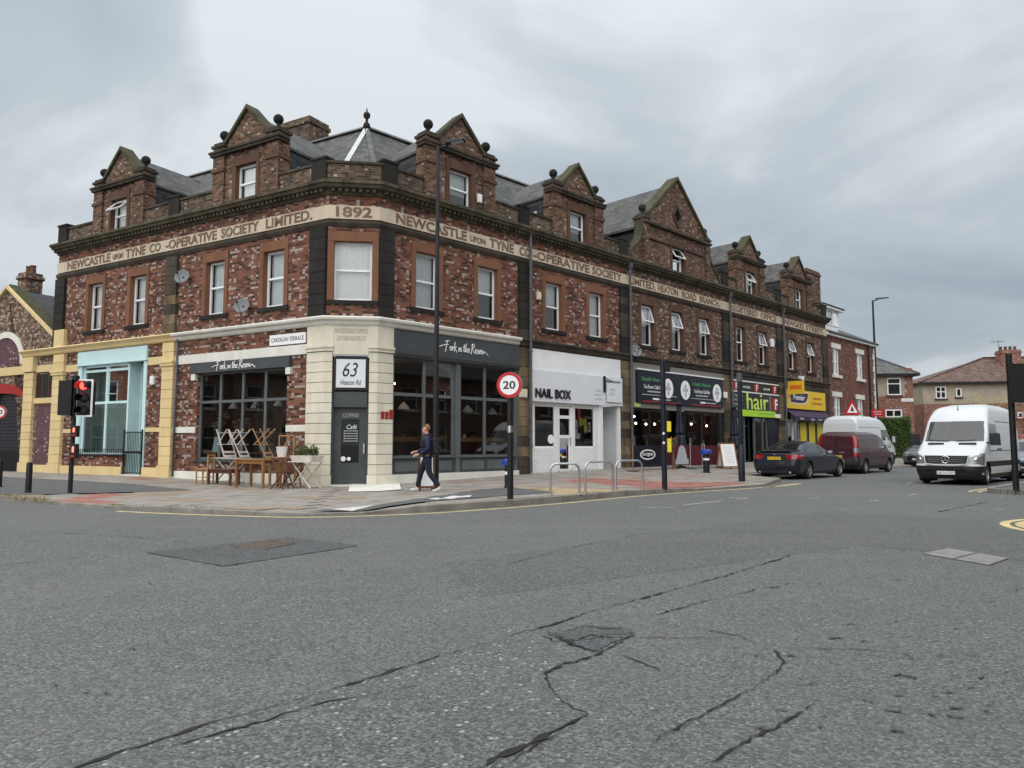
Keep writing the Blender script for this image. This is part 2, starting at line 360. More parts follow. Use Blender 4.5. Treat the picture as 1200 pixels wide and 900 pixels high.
def O(name, mb, mat, parent=None, M=I4, smooth=False, bevel=0, kind=None, label=None, cat=None, group=None):
    me = mb.mesh(name) if isinstance(mb, MB) else mb
    if mat is not None and not len(me.materials): me.materials.append(MATS[mat] if isinstance(mat, str) else mat)
    if smooth:
        for p in me.polygons: p.use_smooth = True
    o = bpy.data.objects.new(name, me); link(o, parent, M)
    if smooth == 'auto':
        bm = bmesh.new(); bm.from_mesh(me)
        for e in bm.edges:
            if len(e.link_faces) == 2 and e.calc_face_angle(0) > 0.6: e.smooth = False
        bm.to_mesh(me); bm.free()
    if bevel:
        b = o.modifiers.new('bevel', 'BEVEL'); b.width = bevel; b.segments = 2; b.limit_method = 'ANGLE'; b.angle_limit = RAD(35)
    return tag(o, label, cat, group, kind)
def E(name, label, cat, M, group=None):
    o = bpy.data.objects.new(name, None); o.empty_display_size = 0.2; link(o, None, M); return tag(o, label, cat, group)
def copy_tree(o, M, parent=None, label=None):
    c = o.copy(); COL.objects.link(c); WM[c] = M
    if parent is None: c.matrix_basis = M
    else: c.parent = parent; c.matrix_basis = o.matrix_basis
    if label: c['label'] = label
    for ch in list(o.children): copy_tree(ch, M @ ch.matrix_basis, c)
    return c
def txt(body, w=None, h=None, depth=0.004, shear=0.0, spacing=1.0, bold=0.0):
    """flat lettering as a mesh: x to the right, z up, front towards -y; origin bottom left"""
    cu = bpy.data.curves.new('lettering', 'FONT'); cu.body = body; cu.extrude = depth / 2; cu.shear = shear; cu.space_character = spacing; cu.offset = bold; cu.resolution_u = 3
    o = bpy.data.objects.new('tmp', cu); COL.objects.link(o); bpy.context.view_layer.update()
    me = bpy.data.meshes.new_from_object(o.evaluated_get(bpy.context.evaluated_depsgraph_get()))
    bpy.data.objects.remove(o); me.name = 'lettering'
    xs = [v.co.x for v in me.vertices]; ys = [v.co.y for v in me.vertices]
    x0, x1, y0, y1 = min(xs), max(xs), min(ys), max(ys)
    sx = w / (x1 - x0) if w else None; sy = h / (y1 - y0) if h else None
    sx = sx or sy; sy = sy or sx
    for v in me.vertices:
        x, y, z = v.co; v.co = ((x - x0) * sx, -z - depth / 2, (y - y0) * sy)
    return me
def crv(pts, n=6):
    out = []; P = [pts[0]] + list(pts) + [pts[-1]]
    for i in range(1, len(P) - 2):
        for k in range(n):
            t = k / n
            out.append(tuple(0.5 * (2 * b + (c - a) * t + (2 * a - 5 * b + 4 * c - d) * t * t + (3 * b - a - 3 * c + d) * t ** 3) for a, b, c, d in zip(P[i - 1], P[i], P[i + 1], P[i + 2])))
    return out + [tuple(pts[-1])]
SCRIPT = {   # handwritten strokes, x-height 0.45
 'F': (0.85, [[(-.9, .30), (-.4, .46), (.1, .55), (.62, .62)], [(.42, 1.0), (.3, .5), (.12, -.18)], [(.05, .9), (.4, 1.02), (.85, 1.02)]]),
 'o': (0.42, [[(.3, .42), (.1, .40), (.05, .12), (.2, .0), (.36, .16), (.33, .38), (.46, .34)]]),
 'r': (0.34, [[(.05, .38), (.1, .42), (.08, .0)], [(.1, .25), (.2, .42), (.34, .40)]]),
 'k': (0.52, [[(.18, 1.0), (.1, .5), (.05, -.05)], [(.42, .5), (.1, .24), (.3, .1), (.46, -.14)]]),
 'i': (0.24, [[(.12, .42), (.08, .05), (.2, .04)]]), 'n': (0.44, [[(.06, .4), (.05, .0)], [(.05, .25), (.2, .42), (.3, .34), (.3, .05), (.44, .06)]]),
 't': (0.34, [[(.2, .85), (.12, .3), (.14, .03), (.3, .06)], [(.0, .5), (.42, .58)]]), 'h': (0.46, [[(.2, .95), (.08, .4), (.05, .0)], [(.06, .2), (.22, .42), (.32, .3), (.3, .03), (.44, .06)]]),
 'e': (0.38, [[(.06, .2), (.3, .3), (.22, .43), (.06, .28), (.1, .03), (.36, .08)]]), ' ': (0.22, []),
 'R': (0.72, [[(.3, .95), (.16, .4), (.02, -.15)], [(.1, .8), (.4, 1.02), (.62, .85), (.5, .6), (.24, .48), (.45, .2), (.7, -.08)]]),
 's': (0.36, [[(.3, .42), (.12, .38), (.24, .18), (.2, -.04), (.02, -.02)]]), '~': (0.9, [[(-.02, .06), (.2, .3), (.45, .18), (.9, -.1)]]), '"': (.1, [])}
def script(text, w, h, y=-0.01, r=0.012):
    mb = MB(); x = 0; st = []
    for ch in text:
        a, ss = SCRIPT[ch]
        for s in ss: st.append([(px + x, pz) for px, pz in s])
        x += a
    xs = [p[0] for s in st for p in s]; zs = [p[1] for s in st for p in s]
    x0, x1, z0, z1 = min(xs), max(xs), min(zs), max(zs)
    for s in st:
        pts = [((px - x0) / (x1 - x0) * w, y, (pz - z0) / (z1 - z0) * h) for px, pz in s]
        mb.tube(crv(pts, 5), r, 5)
    return mb
def leaves(mb, rnd, centre, rad, n, size, flat=1.0):
    for _ in range(n):
        while True:
            p = Vector((rnd.uniform(-1, 1), rnd.uniform(-1, 1), rnd.uniform(-1, 1)))
            if p.length < 1: break
        p = Vector((p.x * rad[0], p.y * rad[1], p.z * rad[2])) + Vector(centre)
        a = Vector((rnd.uniform(-1, 1), rnd.uniform(-1, 1), rnd.uniform(-1, 1) * flat)).normalized(); b = a.orthogonal().normalized()
        s = size * rnd.uniform(0.6, 1.3)
        mb.quad(p - a * s, p + b * s * 0.5, p + a * s, p - b * s * 0.5)
# ---------------------------------------------------------------- ground, road, pavements
def asphalt(name, base, chip, chipamt, warm=0.0, worn=0.3):
    m, nt, N, S, out, b = mk(name)
    P = N('ShaderNodeTexCoord').outputs['Object']
    vo = N('ShaderNodeTexVoronoi', {'Vector': P, 'Scale': 75.0}); vc = N('ShaderNodeSeparateXYZ', {0: vo.outputs['Color']})
    vo2 = N('ShaderNodeTexVoronoi', {'Vector': P, 'Scale': 26.0}); vc2 = N('ShaderNodeSeparateXYZ', {0: vo2.outputs['Color']})
    fine = ramp(N, vc.outputs[0], [(0.0, tuple(x * 0.42 for x in base)), (0.55, base), (0.9, tuple(x * 1.55 for x in base)), (1.0, tuple(x * 2.2 for x in base))])
    mid = noise(N, P, 1.3, 6, 0.65); big = noise(N, P, 0.16, 4, 0.5)
    c = mixc(N, N('ShaderNodeMapRange', {0: mid, 1: 0.35, 2: 0.7, 3: 0.0, 4: 0.35}).outputs[0], fine, tuple(x * 0.62 for x in base))
    c = mixc(N, N('ShaderNodeMapRange', {0: big, 1: 0.35, 2: 0.65, 3: 0.0, 4: worn}).outputs[0], c, tuple(x * 1.28 for x in base))
    st = N('ShaderNodeMapping', {0: P, 'Rotation': (0, 0, -aR + math.pi / 2), 'Scale': (0.05, 0.8, 1)}).outputs[0]
    c = mixc(N, N('ShaderNodeMapRange', {0: noise(N, st, 1.0, 3, 0.5), 1: 0.5, 2: 0.72, 3: 0.0, 4: 0.28}).outputs[0], c, (base[0] * 1.35, base[1] * 1.3, base[2] * 1.22))
    # bigger pale chippings where the dressing shows
    ch = mth(N, 'MULTIPLY', mth(N, 'LESS_THAN', vc2.outputs[1], chipamt), mth(N, 'LESS_THAN', vo2.outputs['Distance'], 0.32))
    c = mixc(N, mth(N, 'MULTIPLY', ch, 0.75), c, chip)
    S('Base Color', c); S('Roughness', 0.82); S('Specular IOR Level', 0.25)
    h = mth(N, 'ADD', vc.outputs[0], mth(N, 'MULTIPLY', noise(N, P, 30, 4), 0.8))
    S('Normal', N('ShaderNodeBump', {'Strength': 0.55, 'Distance': 0.006, 'Height': h}).outputs[0])
    MATS[name] = m
asphalt('asphalt', (0.124, 0.129, 0.126), (0.36, 0.36, 0.34), 0.012)
asphalt('asphalt_chips', (0.117, 0.123, 0.120), (0.40, 0.41, 0.39), 0.13)
asphalt('asphalt_new', (0.092, 0.096, 0.098), (0.2, 0.2, 0.2), 0.01, worn=0.1)
asphalt('asphalt_path', (0.112, 0.115, 0.116), (0.2, 0.2, 0.2), 0.01, worn=0.2)
plain('earth', (0.11, 0.115, 0.10), 0.9, 0.2, 0.05)
plain('pit', (0.05, 0.05, 0.05), 0.95, 0.3, 20)
plain('crack', (0.026, 0.026, 0.026), 0.95, 0.3, 20)
plain('flag', (0.27, 0.25, 0.225), 0.85, 0.22, 2.2, bump=0.3)
plain('flag_warm', (0.27, 0.22, 0.175), 0.85, 0.22, 2.2, bump=0.3)
plain('flag_red', (0.30, 0.135, 0.11), 0.85, 0.22, 2.2, bump=0.3)
plain('flag_tan', (0.36, 0.28, 0.17), 0.85, 0.2, 2.2, bump=0.3)
plain('kerb_stone', (0.21, 0.195, 0.17), 0.85, 0.3, 2.5, bump=0.4)
plain('paint_yellow', (0.58, 0.46, 0.23), 0.8, 0.28, 3.5)
plain('paint_white', (0.58, 0.57, 0.54), 0.8, 0.25, 4.5)
plain('paint_worn', (0.34, 0.34, 0.32), 0.8, 0.4, 5)
plain('iron_rib', (0.26, 0.255, 0.245), 0.6, 0.2, 6)
plain('iron_cover', (0.12, 0.118, 0.112), 0.55, 0.3, 6, metal=0.3)
plain('iron_rust', (0.12, 0.10, 0.085), 0.7, 0.3, 6)

O('ground', MB().quad((-900, -900, -0.03), (900, -900, -0.03), (900, 1100, -0.03), (-900, 1100, -0.03)), 'earth', kind='structure')
road = O('road', MB().quad((-70, -45, 0), (150, -45, 0), (150, 150, 0), (-70, 150, 0)), 'asphalt', kind='structure')

KW = [(Pt(ML, -40, -6.7), Pt(ML, -40, 0), .10, .25), (Pt(ML, -16, -6.7), Pt(ML, -16, 0), .10, .22), (Pt(ML, -8, -6.7), Pt(ML, -8, 0), .10, .2),
      (Pt(ML, -3.7, -6.73), Pt(ML, -6, 0), .10, .17), (Pt(ML, -1.6, -6.68), Pt(ML, -4, 0), .04, .14), (Vector((-8.39, 15.17, 0)), Pt(ML, -2, 0), .04, .11), (Vector((-6.71, 14.41, 0)), Pt(ML, -.7, 0), .07, .10),
      (Vector((-4.82, 13.81, 0)), CL.copy(), .04, .10), (Vector((-3.81, 13.64, 0)), (CL + CR) / 2, .02, .10), (Vector((-2.75, 13.89, 0)), CR.copy(), .02, .10),
      (Vector((-1.68, 14.41, 0)), Pt(MR, .6, 0), .11, .12), (Vector((-.71, 15.17, 0)), Pt(MR, 1.5, 0), .11, .14), (Vector((0, 15.8, 0)), Pt(MR, 2.5, 0), .11, .17),
      (Vector((1.19, 16.97, 0)), Pt(MR, 4, 0), .11, .20), (Pt(MR, 3.19, -6.72), Pt(MR, 6, 0), .11, .25), (Pt(MR, 5.7, -6.85), Pt(MR, 8, 0), .07, .29), (Pt(MR, 7.0, -7.0), Pt(MR, 8.8, 0), .03, .3),
      (Pt(MR, 9.8, -7.2), Pt(MR, 10.5, 0), .04, .33), (Pt(MR, 12.9, -6.3), Pt(MR, 13, 0), .11, .37), (Pt(MR, 14.2, -4.1), Pt(MR, 14.4, 0), .11, .38),
      (Pt(MR, 33, -4.1), Pt(MR, 33, 0), .11, .42), (Pt(MR, 60, -4.1), Pt(MR, 60, 0), .11, .42)]
for i, (k, w, zk, zw) in enumerate(KW): k.z = zk; w.z = zw
TRI = []
for (k0, w0, _, _), (k1, w1, _, _) in zip(KW, KW[1:]): TRI += [(k0, k1, w1), (k0, w1, w0)]
def pave_z(x, y):
    for a, b, c in TRI:
        d = (b.y - c.y) * (a.x - c.x) + (c.x - b.x) * (a.y - c.y)
        if abs(d) < 1e-9: continue
        l1 = ((b.y - c.y) * (x - c.x) + (c.x - b.x) * (y - c.y)) / d; l2 = ((c.y - a.y) * (x - c.x) + (a.x - c.x) * (y - c.y)) / d; l3 = 1 - l1 - l2
        if min(l1, l2, l3) > -1e-6: return l1 * a.z + l2 * b.z + l3 * c.z
    return None
def pz(x, y, d=.12):
    z = pave_z(x, y); return d if z is None else z
SLAB = 0.022
def gp(px, py):          # a point of the pavement seen at a pixel
    z = .03; best = None
    for _ in range(10):
        p = gnd(px, py, z); q = pave_z(p.x, p.y)
        if q is None: z -= .02; continue
        best = Vector((p.x, p.y, q + SLAB)); z = z * .4 + (q + SLAB) * .6
    return best or p
mb = MB()
for (k0, w0, _, _), (k1, w1, _, _) in zip(KW, KW[1:]):
    mb.quad(k0, k1, w1); mb.quad(k0, w1, w0)
    mb.quad(Vector((k0.x, k0.y, -.05)), Vector((k1.x, k1.y, -.05)), k1, k0)
pavement = O('pavement', mb, 'flag', kind='structure')
def inpoly(x, y, P):
    c = False; j = len(P) - 1
    for i in range(len(P)):
        if (P[i][1] > y) != (P[j][1] > y) and x < (P[j][0] - P[i][0]) * (y - P[i][1]) / (P[j][1] - P[i][1]) + P[i][0]: c = not c
        j = i
    return c
def ppoly(px): return [tuple(gp(x, y)[:2]) for x, y in px]
ASPH = [ppoly([(352, 600), (436, 593), (501, 584), (561, 574), (603, 572), (650, 577), (595, 581), (552, 584.4), (501, 588), (456, 593.6), (425, 599)])]
ASPH.append([tuple(Pt(ML, s, n)[:2]) for s, n in ((-14, -6.5), (-3.6, -6.5), (-1.9, -2.9), (-5.5, -2.6), (-14, -2.2))])
REDP = [ppoly([(62, 588), (118, 594), (185, 563), (150, 566)]), ppoly([(655, 563), (690, 561), (780, 565), (860, 565), (876, 569), (806, 574), (778, 573), (720, 568)])]
TANP = [ppoly([(600, 571), (690, 573), (720, 573), (770, 575), (640, 580), (655, 576)])]
bis = (Pt(MC, CW / 2, 0), Pt(MC, CW / 2, -12))
# flagstones, laid square to each front
slabs = []
def lay(M, s0, s1, n0, n1, dx, dy, side):
    r = random.Random(3); j = 0; n = n0
    while n < n1 - 0.1:
        s = s0 - (dx / 2 if j % 2 else 0)
        while s < s1:
            c = Pt(M, s + dx / 2, n + dy / 2)
            e = (bis[1] - bis[0]).cross(c - bis[0]).z
            s += dx
            if e * side < 0: continue
            cor = [Pt(M, s - dx + .006, n + .006), Pt(M, s - .006, n + .006), Pt(M, s - .006, n + dy - .006), Pt(M, s - dx + .006, n + dy - .006)]
            zz = [pave_z(p.x, p.y) for p in cor]
            if None in zz: continue
            if any(inpoly(c.x, c.y, P) for P in ASPH): continue
            dz = r.uniform(-.004, .004)
            mt = 'flag'
            if any(inpoly(c.x, c.y, P) for P in REDP): mt = 'flag_red'
            elif any(inpoly(c.x, c.y, P) for P in TANP): mt = 'flag_tan'
            elif r.random() < .3: mt = 'flag_warm'
            slabs.append((c.length, mt, [(p.x, p.y, z + SLAB + dz + r.uniform(-.002, .002)) for p, z in zip(cor, zz)]))
        n += dy; j += 1
lay(MR, -6, 26, -7.2, -0.02, 0.9, 0.6, 1)
lay(ML, -18, 8, -6.6, -0.02, 0.9, 0.6, -1)
slabs.sort(key=lambda t: t[0]); rest = MB()
for i, (d, mt, cor) in enumerate(slabs):
    lo = [(x, y, z - SLAB - .02) for x, y, z in cor]
    if i < 300: O('paving_slab', MB().hexa(lo, cor), mt, pavement)
    else: rest.hexa(lo, cor)
O('paving_slabs_beyond', rest, 'flag', pavement, kind='stuff')
def drape(poly, mat, name, parent, dz, zf=None, step=0.4):
    bm = bmesh.new(); vs = [bm.verts.new((x, y, 0)) for x, y in poly]; bm.faces.new(vs)
    xs = [p[0] for p in poly]; ys = [p[1] for p in poly]
    if zf is not None:
        for ax, lo, hi in ((0, min(xs), max(xs)), (1, min(ys), max(ys))):
            v = lo + step
            while v < hi:
                g = bm.verts[:] + bm.edges[:] + bm.faces[:]
                bmesh.ops.bisect_plane(bm, geom=g, plane_co=(v, v, 0), plane_no=(1, 0, 0) if ax == 0 else (0, 1, 0)); v += step
    bmesh.ops.triangulate(bm, faces=bm.faces[:])
    for v in bm.verts: v.co.z = dz + (zf(v.co.x, v.co.y) if zf else 0)
    bmesh.ops.recalc_face_normals(bm, faces=bm.faces)
    for f in bm.faces:
        if f.normal.z < 0: f.normal_flip()
    me = bpy.data.meshes.new(name); bm.to_mesh(me); bm.free()
    return O(name, me, mat, parent)
drape(ASPH[0], 'asphalt_path', 'cycle_path', pavement, SLAB + .012, pz)
drape(ASPH[1], 'asphalt_path', 'asphalt_apron', pavement, SLAB + .006, pz)
drape(ppoly([(388, 597.6), (412, 599.8), (440, 592.6)]), 'paint_white', 'painted_triangle', pavement, SLAB + .018, pz)
drape(ppoly([(502, 585.5), (512, 584), (517, 585), (530, 581.6), (541, 582.2), (553, 581), (551, 583), (536, 584), (530, 585.6), (519, 585.2), (512, 586.4)]), 'paint_white', 'painted_arrow', pavement, SLAB + .018, pz)
drape(ppoly([(412, 571.8), (466, 570.2), (470, 574.2), (408, 577)]), 'stone_white', 'door_step', pavement, SLAB + .02, pz)
# kerb stones, one by one
kp = [Vector((k.x, k.y, k.z)) for k, w, _, _ in KW]
def kerb_run(pts, parent, length=0.9, width=0.14, maxd=45):
    r = random.Random(5); acc = []
    for a, b in zip(pts, pts[1:]):
        n = max(1, int(round((b - a).length / length)))
        for i in range(n): acc.append((a.lerp(b, i / n), a.lerp(b, (i + 1) / n)))
    for a, b in acc:
        m = (a + b) / 2
        if m.length > maxd or m.x < -16: continue
        d = (b - a); d.z = 0; d.normalize(); nrm = Vector((-d.y, d.x, 0)) * width; g = d * .006; up = r.uniform(.012, .02) + SLAB * .5
        q = [a + g - nrm * .12, b - g - nrm * .12, b - g + nrm, a + g + nrm]
        O('kerb_stone', MB().hexa([(p.x, p.y, -.04) for p in q], [(p.x, p.y, p.z + up) for p in q]), 'kerb_stone', parent, bevel=0.012)
kerb_run(kp, pavement)
# the pavement across the road, with its rounded corner
def outline(pts, n=6): return crv(pts, n)
SA = outline([tuple(Pt(MR, 60, -13.2)[:2]), tuple(Pt(MR, 30, -13.1)[:2]), tuple(Pt(MR, 14, -12.95)[:2]), (13.15, 20.15), (13.45, 19.2), (14.6, 17.9), (17, 16.4), (26, 11.5)])
side_pave = O('pavement_across', MB().hexa([(x, y, -.04) for x, y in SA + [(60, 30), (75, 60)]], [(x, y, .11) for x, y in SA + [(60, 30), (75, 60)]]), 'asphalt_path', kind='structure')
kerb_run([Vector((x, y, .11)) for x, y in SA], side_pave, maxd=40)
NA = outline([(30, 6.5), (16, 12.1), (11.5, 12.9), (9.2, 12.5), (8.42, 11.3), (8.9, 9.6), (11, 7.2), (15, 3.5), (25, -8)])
near_pave = O('pavement_near_corner', MB().hexa([(x, y, -.04) for x, y in NA], [(x, y, .11) for x, y in NA]), 'asphalt_path', kind='structure')
kerb_run([Vector((x, y, .11)) for x, y in NA], near_pave, maxd=30)
# painted lines and marks on the road
def ribbon(pts, w, z=.004, jag=0.0, r=None):
    mb = MB(); P = [Vector((p[0], p[1], 0)) for p in pts]; L = []; Rr = []
    for i, p in enumerate(P):
        d = (P[min(i + 1, len(P) - 1)] - P[max(i - 1, 0)]).normalized(); n = Vector((-d.y, d.x, 0))
        ww = w if not isinstance(w, list) else w[i]
        a = ww / 2 * (1 + (r.uniform(-jag, jag) if r else 0)); b = ww / 2 * (1 + (r.uniform(-jag, jag) if r else 0))
        L.append(p + n * a + Vector((0, 0, z))); Rr.append(p - n * b + Vector((0, 0, z)))
    for i in range(len(P) - 1): mb.quad(Rr[i], Rr[i + 1], L[i + 1], L[i])
    return mb
def offset(pts, d):
    P = [Vector((p[0], p[1], 0)) for p in pts]; o = []
    for i, p in enumerate(P):
        t = (P[min(i + 1, len(P) - 1)] - P[max(i - 1, 0)]).normalized(); o.append(p + Vector((t.y, -t.x, 0)) * d)
    return o
kc = crv([(k.x, k.y) for k, w, _, _ in KW][3:19], 5)
O('yellow_line', ribbon(offset(kc[12:72], .30), .11), 'paint_yellow', road)
O('yellow_line', ribbon([gnd(893, 571.5), gnd(915, 569.5), gnd(938, 566.8)], .2), 'paint_yellow', road)
for d in (.30, .52):
    c = Vector((11.2, 11.2)); q = [(Vector(p) - c) for p in NA[6:44]]
    O('yellow_line', ribbon([tuple(c + v * (1 + d / v.length)) for v in q], .14), 'paint_yellow', road)
for d in (.22, .44): O('yellow_line', ribbon([(p[0] - XR.y * d, p[1] + XR.x * d) for p in SA[2:19]], .09), 'paint_yellow', road)
for a, b in (((750, 594.5), (792, 595)), ((800, 592), (846, 587)), ((855, 583.5), (874, 583.2)), ((952, 572), (962, 572)), ((948, 584), (960, 583.4)), ((1020, 587), (1030, 586.2)), ((1066, 580), (1074, 579)), ((1062, 566.5), (1070, 565)), ((1128, 594), (1136, 594.6)), ((1164, 597), (1176, 597.4)), ((1168, 583.2), (1176, 583.6)), ((864, 585), (876, 584.4))):
    O('road_dash', ribbon([gnd(*a), gnd(*b)], .07 if a[0] < 850 else .1), 'paint_worn', road)
# patches, covers and cracks
def gpoly(px): return [tuple(gnd(x, y)[:2]) for x, y in px]
drape(gpoly([(172, 648), (262, 664), (420, 640), (340, 630)]), 'asphalt_new', 'resurfaced_patch', road, .004)
drape(gpoly([(40, 918), (90, 900), (150, 880), (260, 845), (330, 826), (420, 800), (500, 775), (600, 745), (640, 735), (645, 760), (638, 790), (646, 806), (690, 838), (640, 862), (600, 881), (575, 900), (560, 918)]), 'asphalt_chips', 'worn_dressing', road, .003)
drape(gpoly([(560, 700), (930, 650), (1010, 640), (1250, 662), (1250, 615), (960, 600), (760, 628), (520, 660)]), 'asphalt_path', 'resurfaced_lane', road, .002)
drape(gpoly([(643, 744), (690, 733), (738, 737), (745, 745), (716, 754), (700, 764), (672, 757)]), 'asphalt_new', 'pothole_patch', road, .006)
cv = E('drain_cover', 'striped grey metal utility cover set in the road', 'cover', T(gnd(1131, 653)))
for i in range(2):
    for j in range(3):
        a, b, c, d = [gnd(*p, .004) for p in ((1080, 649), (1110, 643), (1183, 655), (1160, 663))]
        def bl(u, v): return (a.lerp(b, v)).lerp(d.lerp(c, v), u)
        u0, u1, v0, v1 = i / 2 + .01, (i + 1) / 2 - .01, j / 3 + .008, (j + 1) / 3 - .008
        q = [bl(u0, v0), bl(u1, v0), bl(u1, v1), bl(u0, v1)]
        pl = O('cover_plate', MB().hexa([(p.x, p.y, .001) for p in q], [(p.x, p.y, .009) for p in q]), 'iron_cover', cv)
        g = MB()
        for k in range(7):
            t = (k + .5) / 7; p0 = bl(u0 + .01, v0 + (v1 - v0) * t); p1 = bl(u1 - .01, v0 + (v1 - v0) * t)
            g.bar((p0.x, p0.y, .0115), (p1.x, p1.y, .0115), .022, .004)
        O('ribs', g, 'iron_rib', cv, kind='stuff')
mc = E('manhole_cover', 'rusty iron manhole cover in the dark resurfaced patch', 'cover', T(gnd(309, 639)))
a, b, c, d = [gnd(*p) for p in ((270, 641), (310, 645), (348, 637), (318, 632))]
O('cover_frame', MB().hexa([(p.x, p.y, .002) for p in (a, b, c, d)], [(p.x, p.y, .012) for p in (a, b, c, d)]), 'iron_rust', mc)
g = MB()
for i in range(9):
    for j in range(9):
        u, v = (i + .5) / 9.5 + .03, (j + .5) / 9.5 + .03; p = a.lerp(b, u).lerp(d.lerp(c, u), v); g.box(p.x - .022, p.x + .022, p.y - .022, p.y + .022, .011, .0165)
O('tread_studs', g, 'iron_rust', mc, kind='stuff')
rk = random.Random(11)
def crack(px, w, jit=.02, sub=8, name='crack'):
    P = [gnd(*p) for p in px]; pts = []
    for a, b in zip(P, P[1:]):
        n = max(2, int((b - a).length / .045))
        for i in range(n):
            q = a.lerp(b, i / n); pts.append((q.x + rk.uniform(-jit, jit), q.y + rk.uniform(-jit, jit)))
    pts.append(tuple(P[-1][:2])); ws = [w * .92 * rk.uniform(.15, 1.5) * (.6 + .4 * math.sin(i * .21)) for i, _ in enumerate(pts)]; ws[0] = ws[-1] = .001
    O(name, ribbon(pts, ws, .0075, .7, rk), 'crack' if name == 'crack' else 'pit', road)
crack([(60, 912), (150, 880), (260, 845), (330, 826), (420, 800), (500, 775), (600, 745), (640, 735), (700, 715), (760, 700), (850, 675), (928, 651)], .026, .010)
crack([(200, 877), (260, 860), (310, 846), (345, 834), (385, 823), (450, 812), (495, 803)], .02, .012)
crack([(560, 902), (600, 880), (650, 858), (690, 838), (658, 824), (646, 806), (638, 790), (665, 778), (700, 768), (720, 757), (745, 742)], .034, .012)
crack([(580, 905), (640, 870), (668, 855)], .014)
crack([(765, 870), (810, 845), (850, 825), (890, 803), (915, 785), (918, 775), (905, 762)], .02, .012)
crack([(835, 897), (870, 872), (905, 855), (930, 840), (958, 822)], .022, .012)
crack([(720, 748), (800, 748), (860, 747), (880, 752), (900, 759), (1000, 762), (1060, 765)], .011, .012)
crack([(765, 722), (800, 712), (850, 700), (890, 690), (915, 688)], .02, .02)
crack([(770, 730), (820, 738), (865, 745), (882, 752)], .01)
crack([(705, 764), (740, 772), (775, 788)], .012); crack([(630, 745), (650, 752), (690, 750), (740, 741)], .02, .03)
crack([(655, 742), (680, 735), (705, 738), (730, 735)], .02, .03); crack([(665, 756), (690, 745), (720, 748)], .03, .04); crack([(640, 740), (672, 757), (700, 766)], .02, .03)
crack([(55, 625), (110, 626), (170, 631), (222, 637)], .022, .02); crack([(0, 663), (80, 655), (172, 647)], .016, .02)
crack([(172, 648), (262, 664), (420, 640)], .02, .008); crack([(420, 640), (340, 630)], .02, .008)
crack([(340, 630), (172, 648)], .014, .006); crack([(600, 660), (680, 640), (760, 625)], .014, .02); crack([(1100, 600), (1130, 594), (1158, 588)], .05, .02)
for _ in range(60):   # small pits in the worn wearing course
    x, y = rk.uniform(880, 1200), rk.uniform(672, 860); l = rk.uniform(4, 22)
    crack([(x, y), (x + l * .5, y + rk.uniform(-2, 2)), (x + l, y + rk.uniform(-2, 3))], rk.uniform(.008, .026), .012, name='surface_pit')
for _ in range(30):
    x, y = rk.uniform(20, 620), rk.uniform(660, 850); l = rk.uniform(3, 12)
    crack([(x, y), (x + l * .5, y + rk.uniform(-2, 2)), (x + l, y + rk.uniform(-2, 2))], rk.uniform(.006, .016), .01, name='surface_pit')
def weeds(name, px, n, size, mat, label, spread):
    P = [gp(*p) for p in px]; mb = MB(); r = random.Random(len(px) + n)
    for _ in range(n):
        i = r.randrange(len(P) - 1); q = P[i].lerp(P[i + 1], r.random()); x, y = q.x + r.uniform(-spread, spread), q.y + r.uniform(-spread, spread)
        z = q.z - .015; a = r.uniform(0, 6.28); h = size * r.uniform(.4, 1.2); t = r.uniform(-.6, .6) * h; w = .012
        mb.quad((x - w * math.cos(a), y - w * math.sin(a), z), (x + w * math.cos(a), y + w * math.sin(a), z), (x + t * math.sin(a), y - t * math.cos(a), z + h))
    return O(name, mb, mat, None, kind='stuff', label=label, cat='weeds')
weeds('kerb_grass', [(-20, 583), (10, 585), (40, 587), (52, 590)], 420, .09, 'grass_dry', 'dry grass growing along the kerb below the black bollard', .16)
weeds('kerb_weeds', [(125, 595.5), (160, 597), (240, 601)], 160, .05, 'weed', 'low weeds in the gutter edge by the red paving', .05)
weeds('wall_weeds', [(625, 556), (660, 553.5), (700, 551)], 260, .13, 'weed', 'green weeds along the foot of the white brick shop wall', .05)
weeds('step_weeds', [(380, 571.5), (390, 571.5)], 90, .12, 'weed', 'tuft of weeds beside the black corner door', .06)
# ---------------------------------------------------------------- the corner building
def on(M, px, py, n=0.0):
    x = M.to_3x3() @ Vector((1, 0, 0)); nn = M.to_3x3() @ Vector((0, 1, 0)); o = M.translation + nn * n
    d = ray(px, py); t = nn.dot(o - CAMP) / nn.dot(d); P = CAMP + d * t
    return (P - o).dot(x), P.z
def wallholes(s0, s1, z0, z1, holes, y=0.0, dep=0.3, back=None):
    xs = sorted({s0, s1} | {min(max(h[i], s0), s1) for h in holes for i in (0, 1)}); zs = sorted({z0, z1} | {min(max(h[i], z0), z1) for h in holes for i in (2, 3)})
    mb = MB()
    for a, b in zip(xs, xs[1:]):
        for c, d in zip(zs, zs[1:]):
            mx, mz = (a + b) / 2, (c + d) / 2
            if any(h[0] < mx < h[1] and h[2] < mz < h[3] for h in holes): continue
            mb.quad((a, y, c), (b, y, c), (b, y, d), (a, y, d))
    for h in holes:
        a, b, c, d = h[:4]; q = [(a, c), (a, d), (b, d), (b, c)]
        for i in range(4):
            (x0, w0), (x1, w1) = q[i], q[(i + 1) % 4]
            if w0 == w1 and (w0 <= z0 or w0 >= z1): continue
            mb.quad((x0, y, w0), (x1, y, w1), (x1, y + dep, w1), (x0, y + dep, w0))
    return mb
def raw(name, mb, mat, parent, M, **k):     # keep the winding as written (open sheets)
    me = bpy.data.meshes.new(name); me.from_pydata(mb.v, [], mb.f); return O(name, me, mat, parent, M, **k)
WC = {}
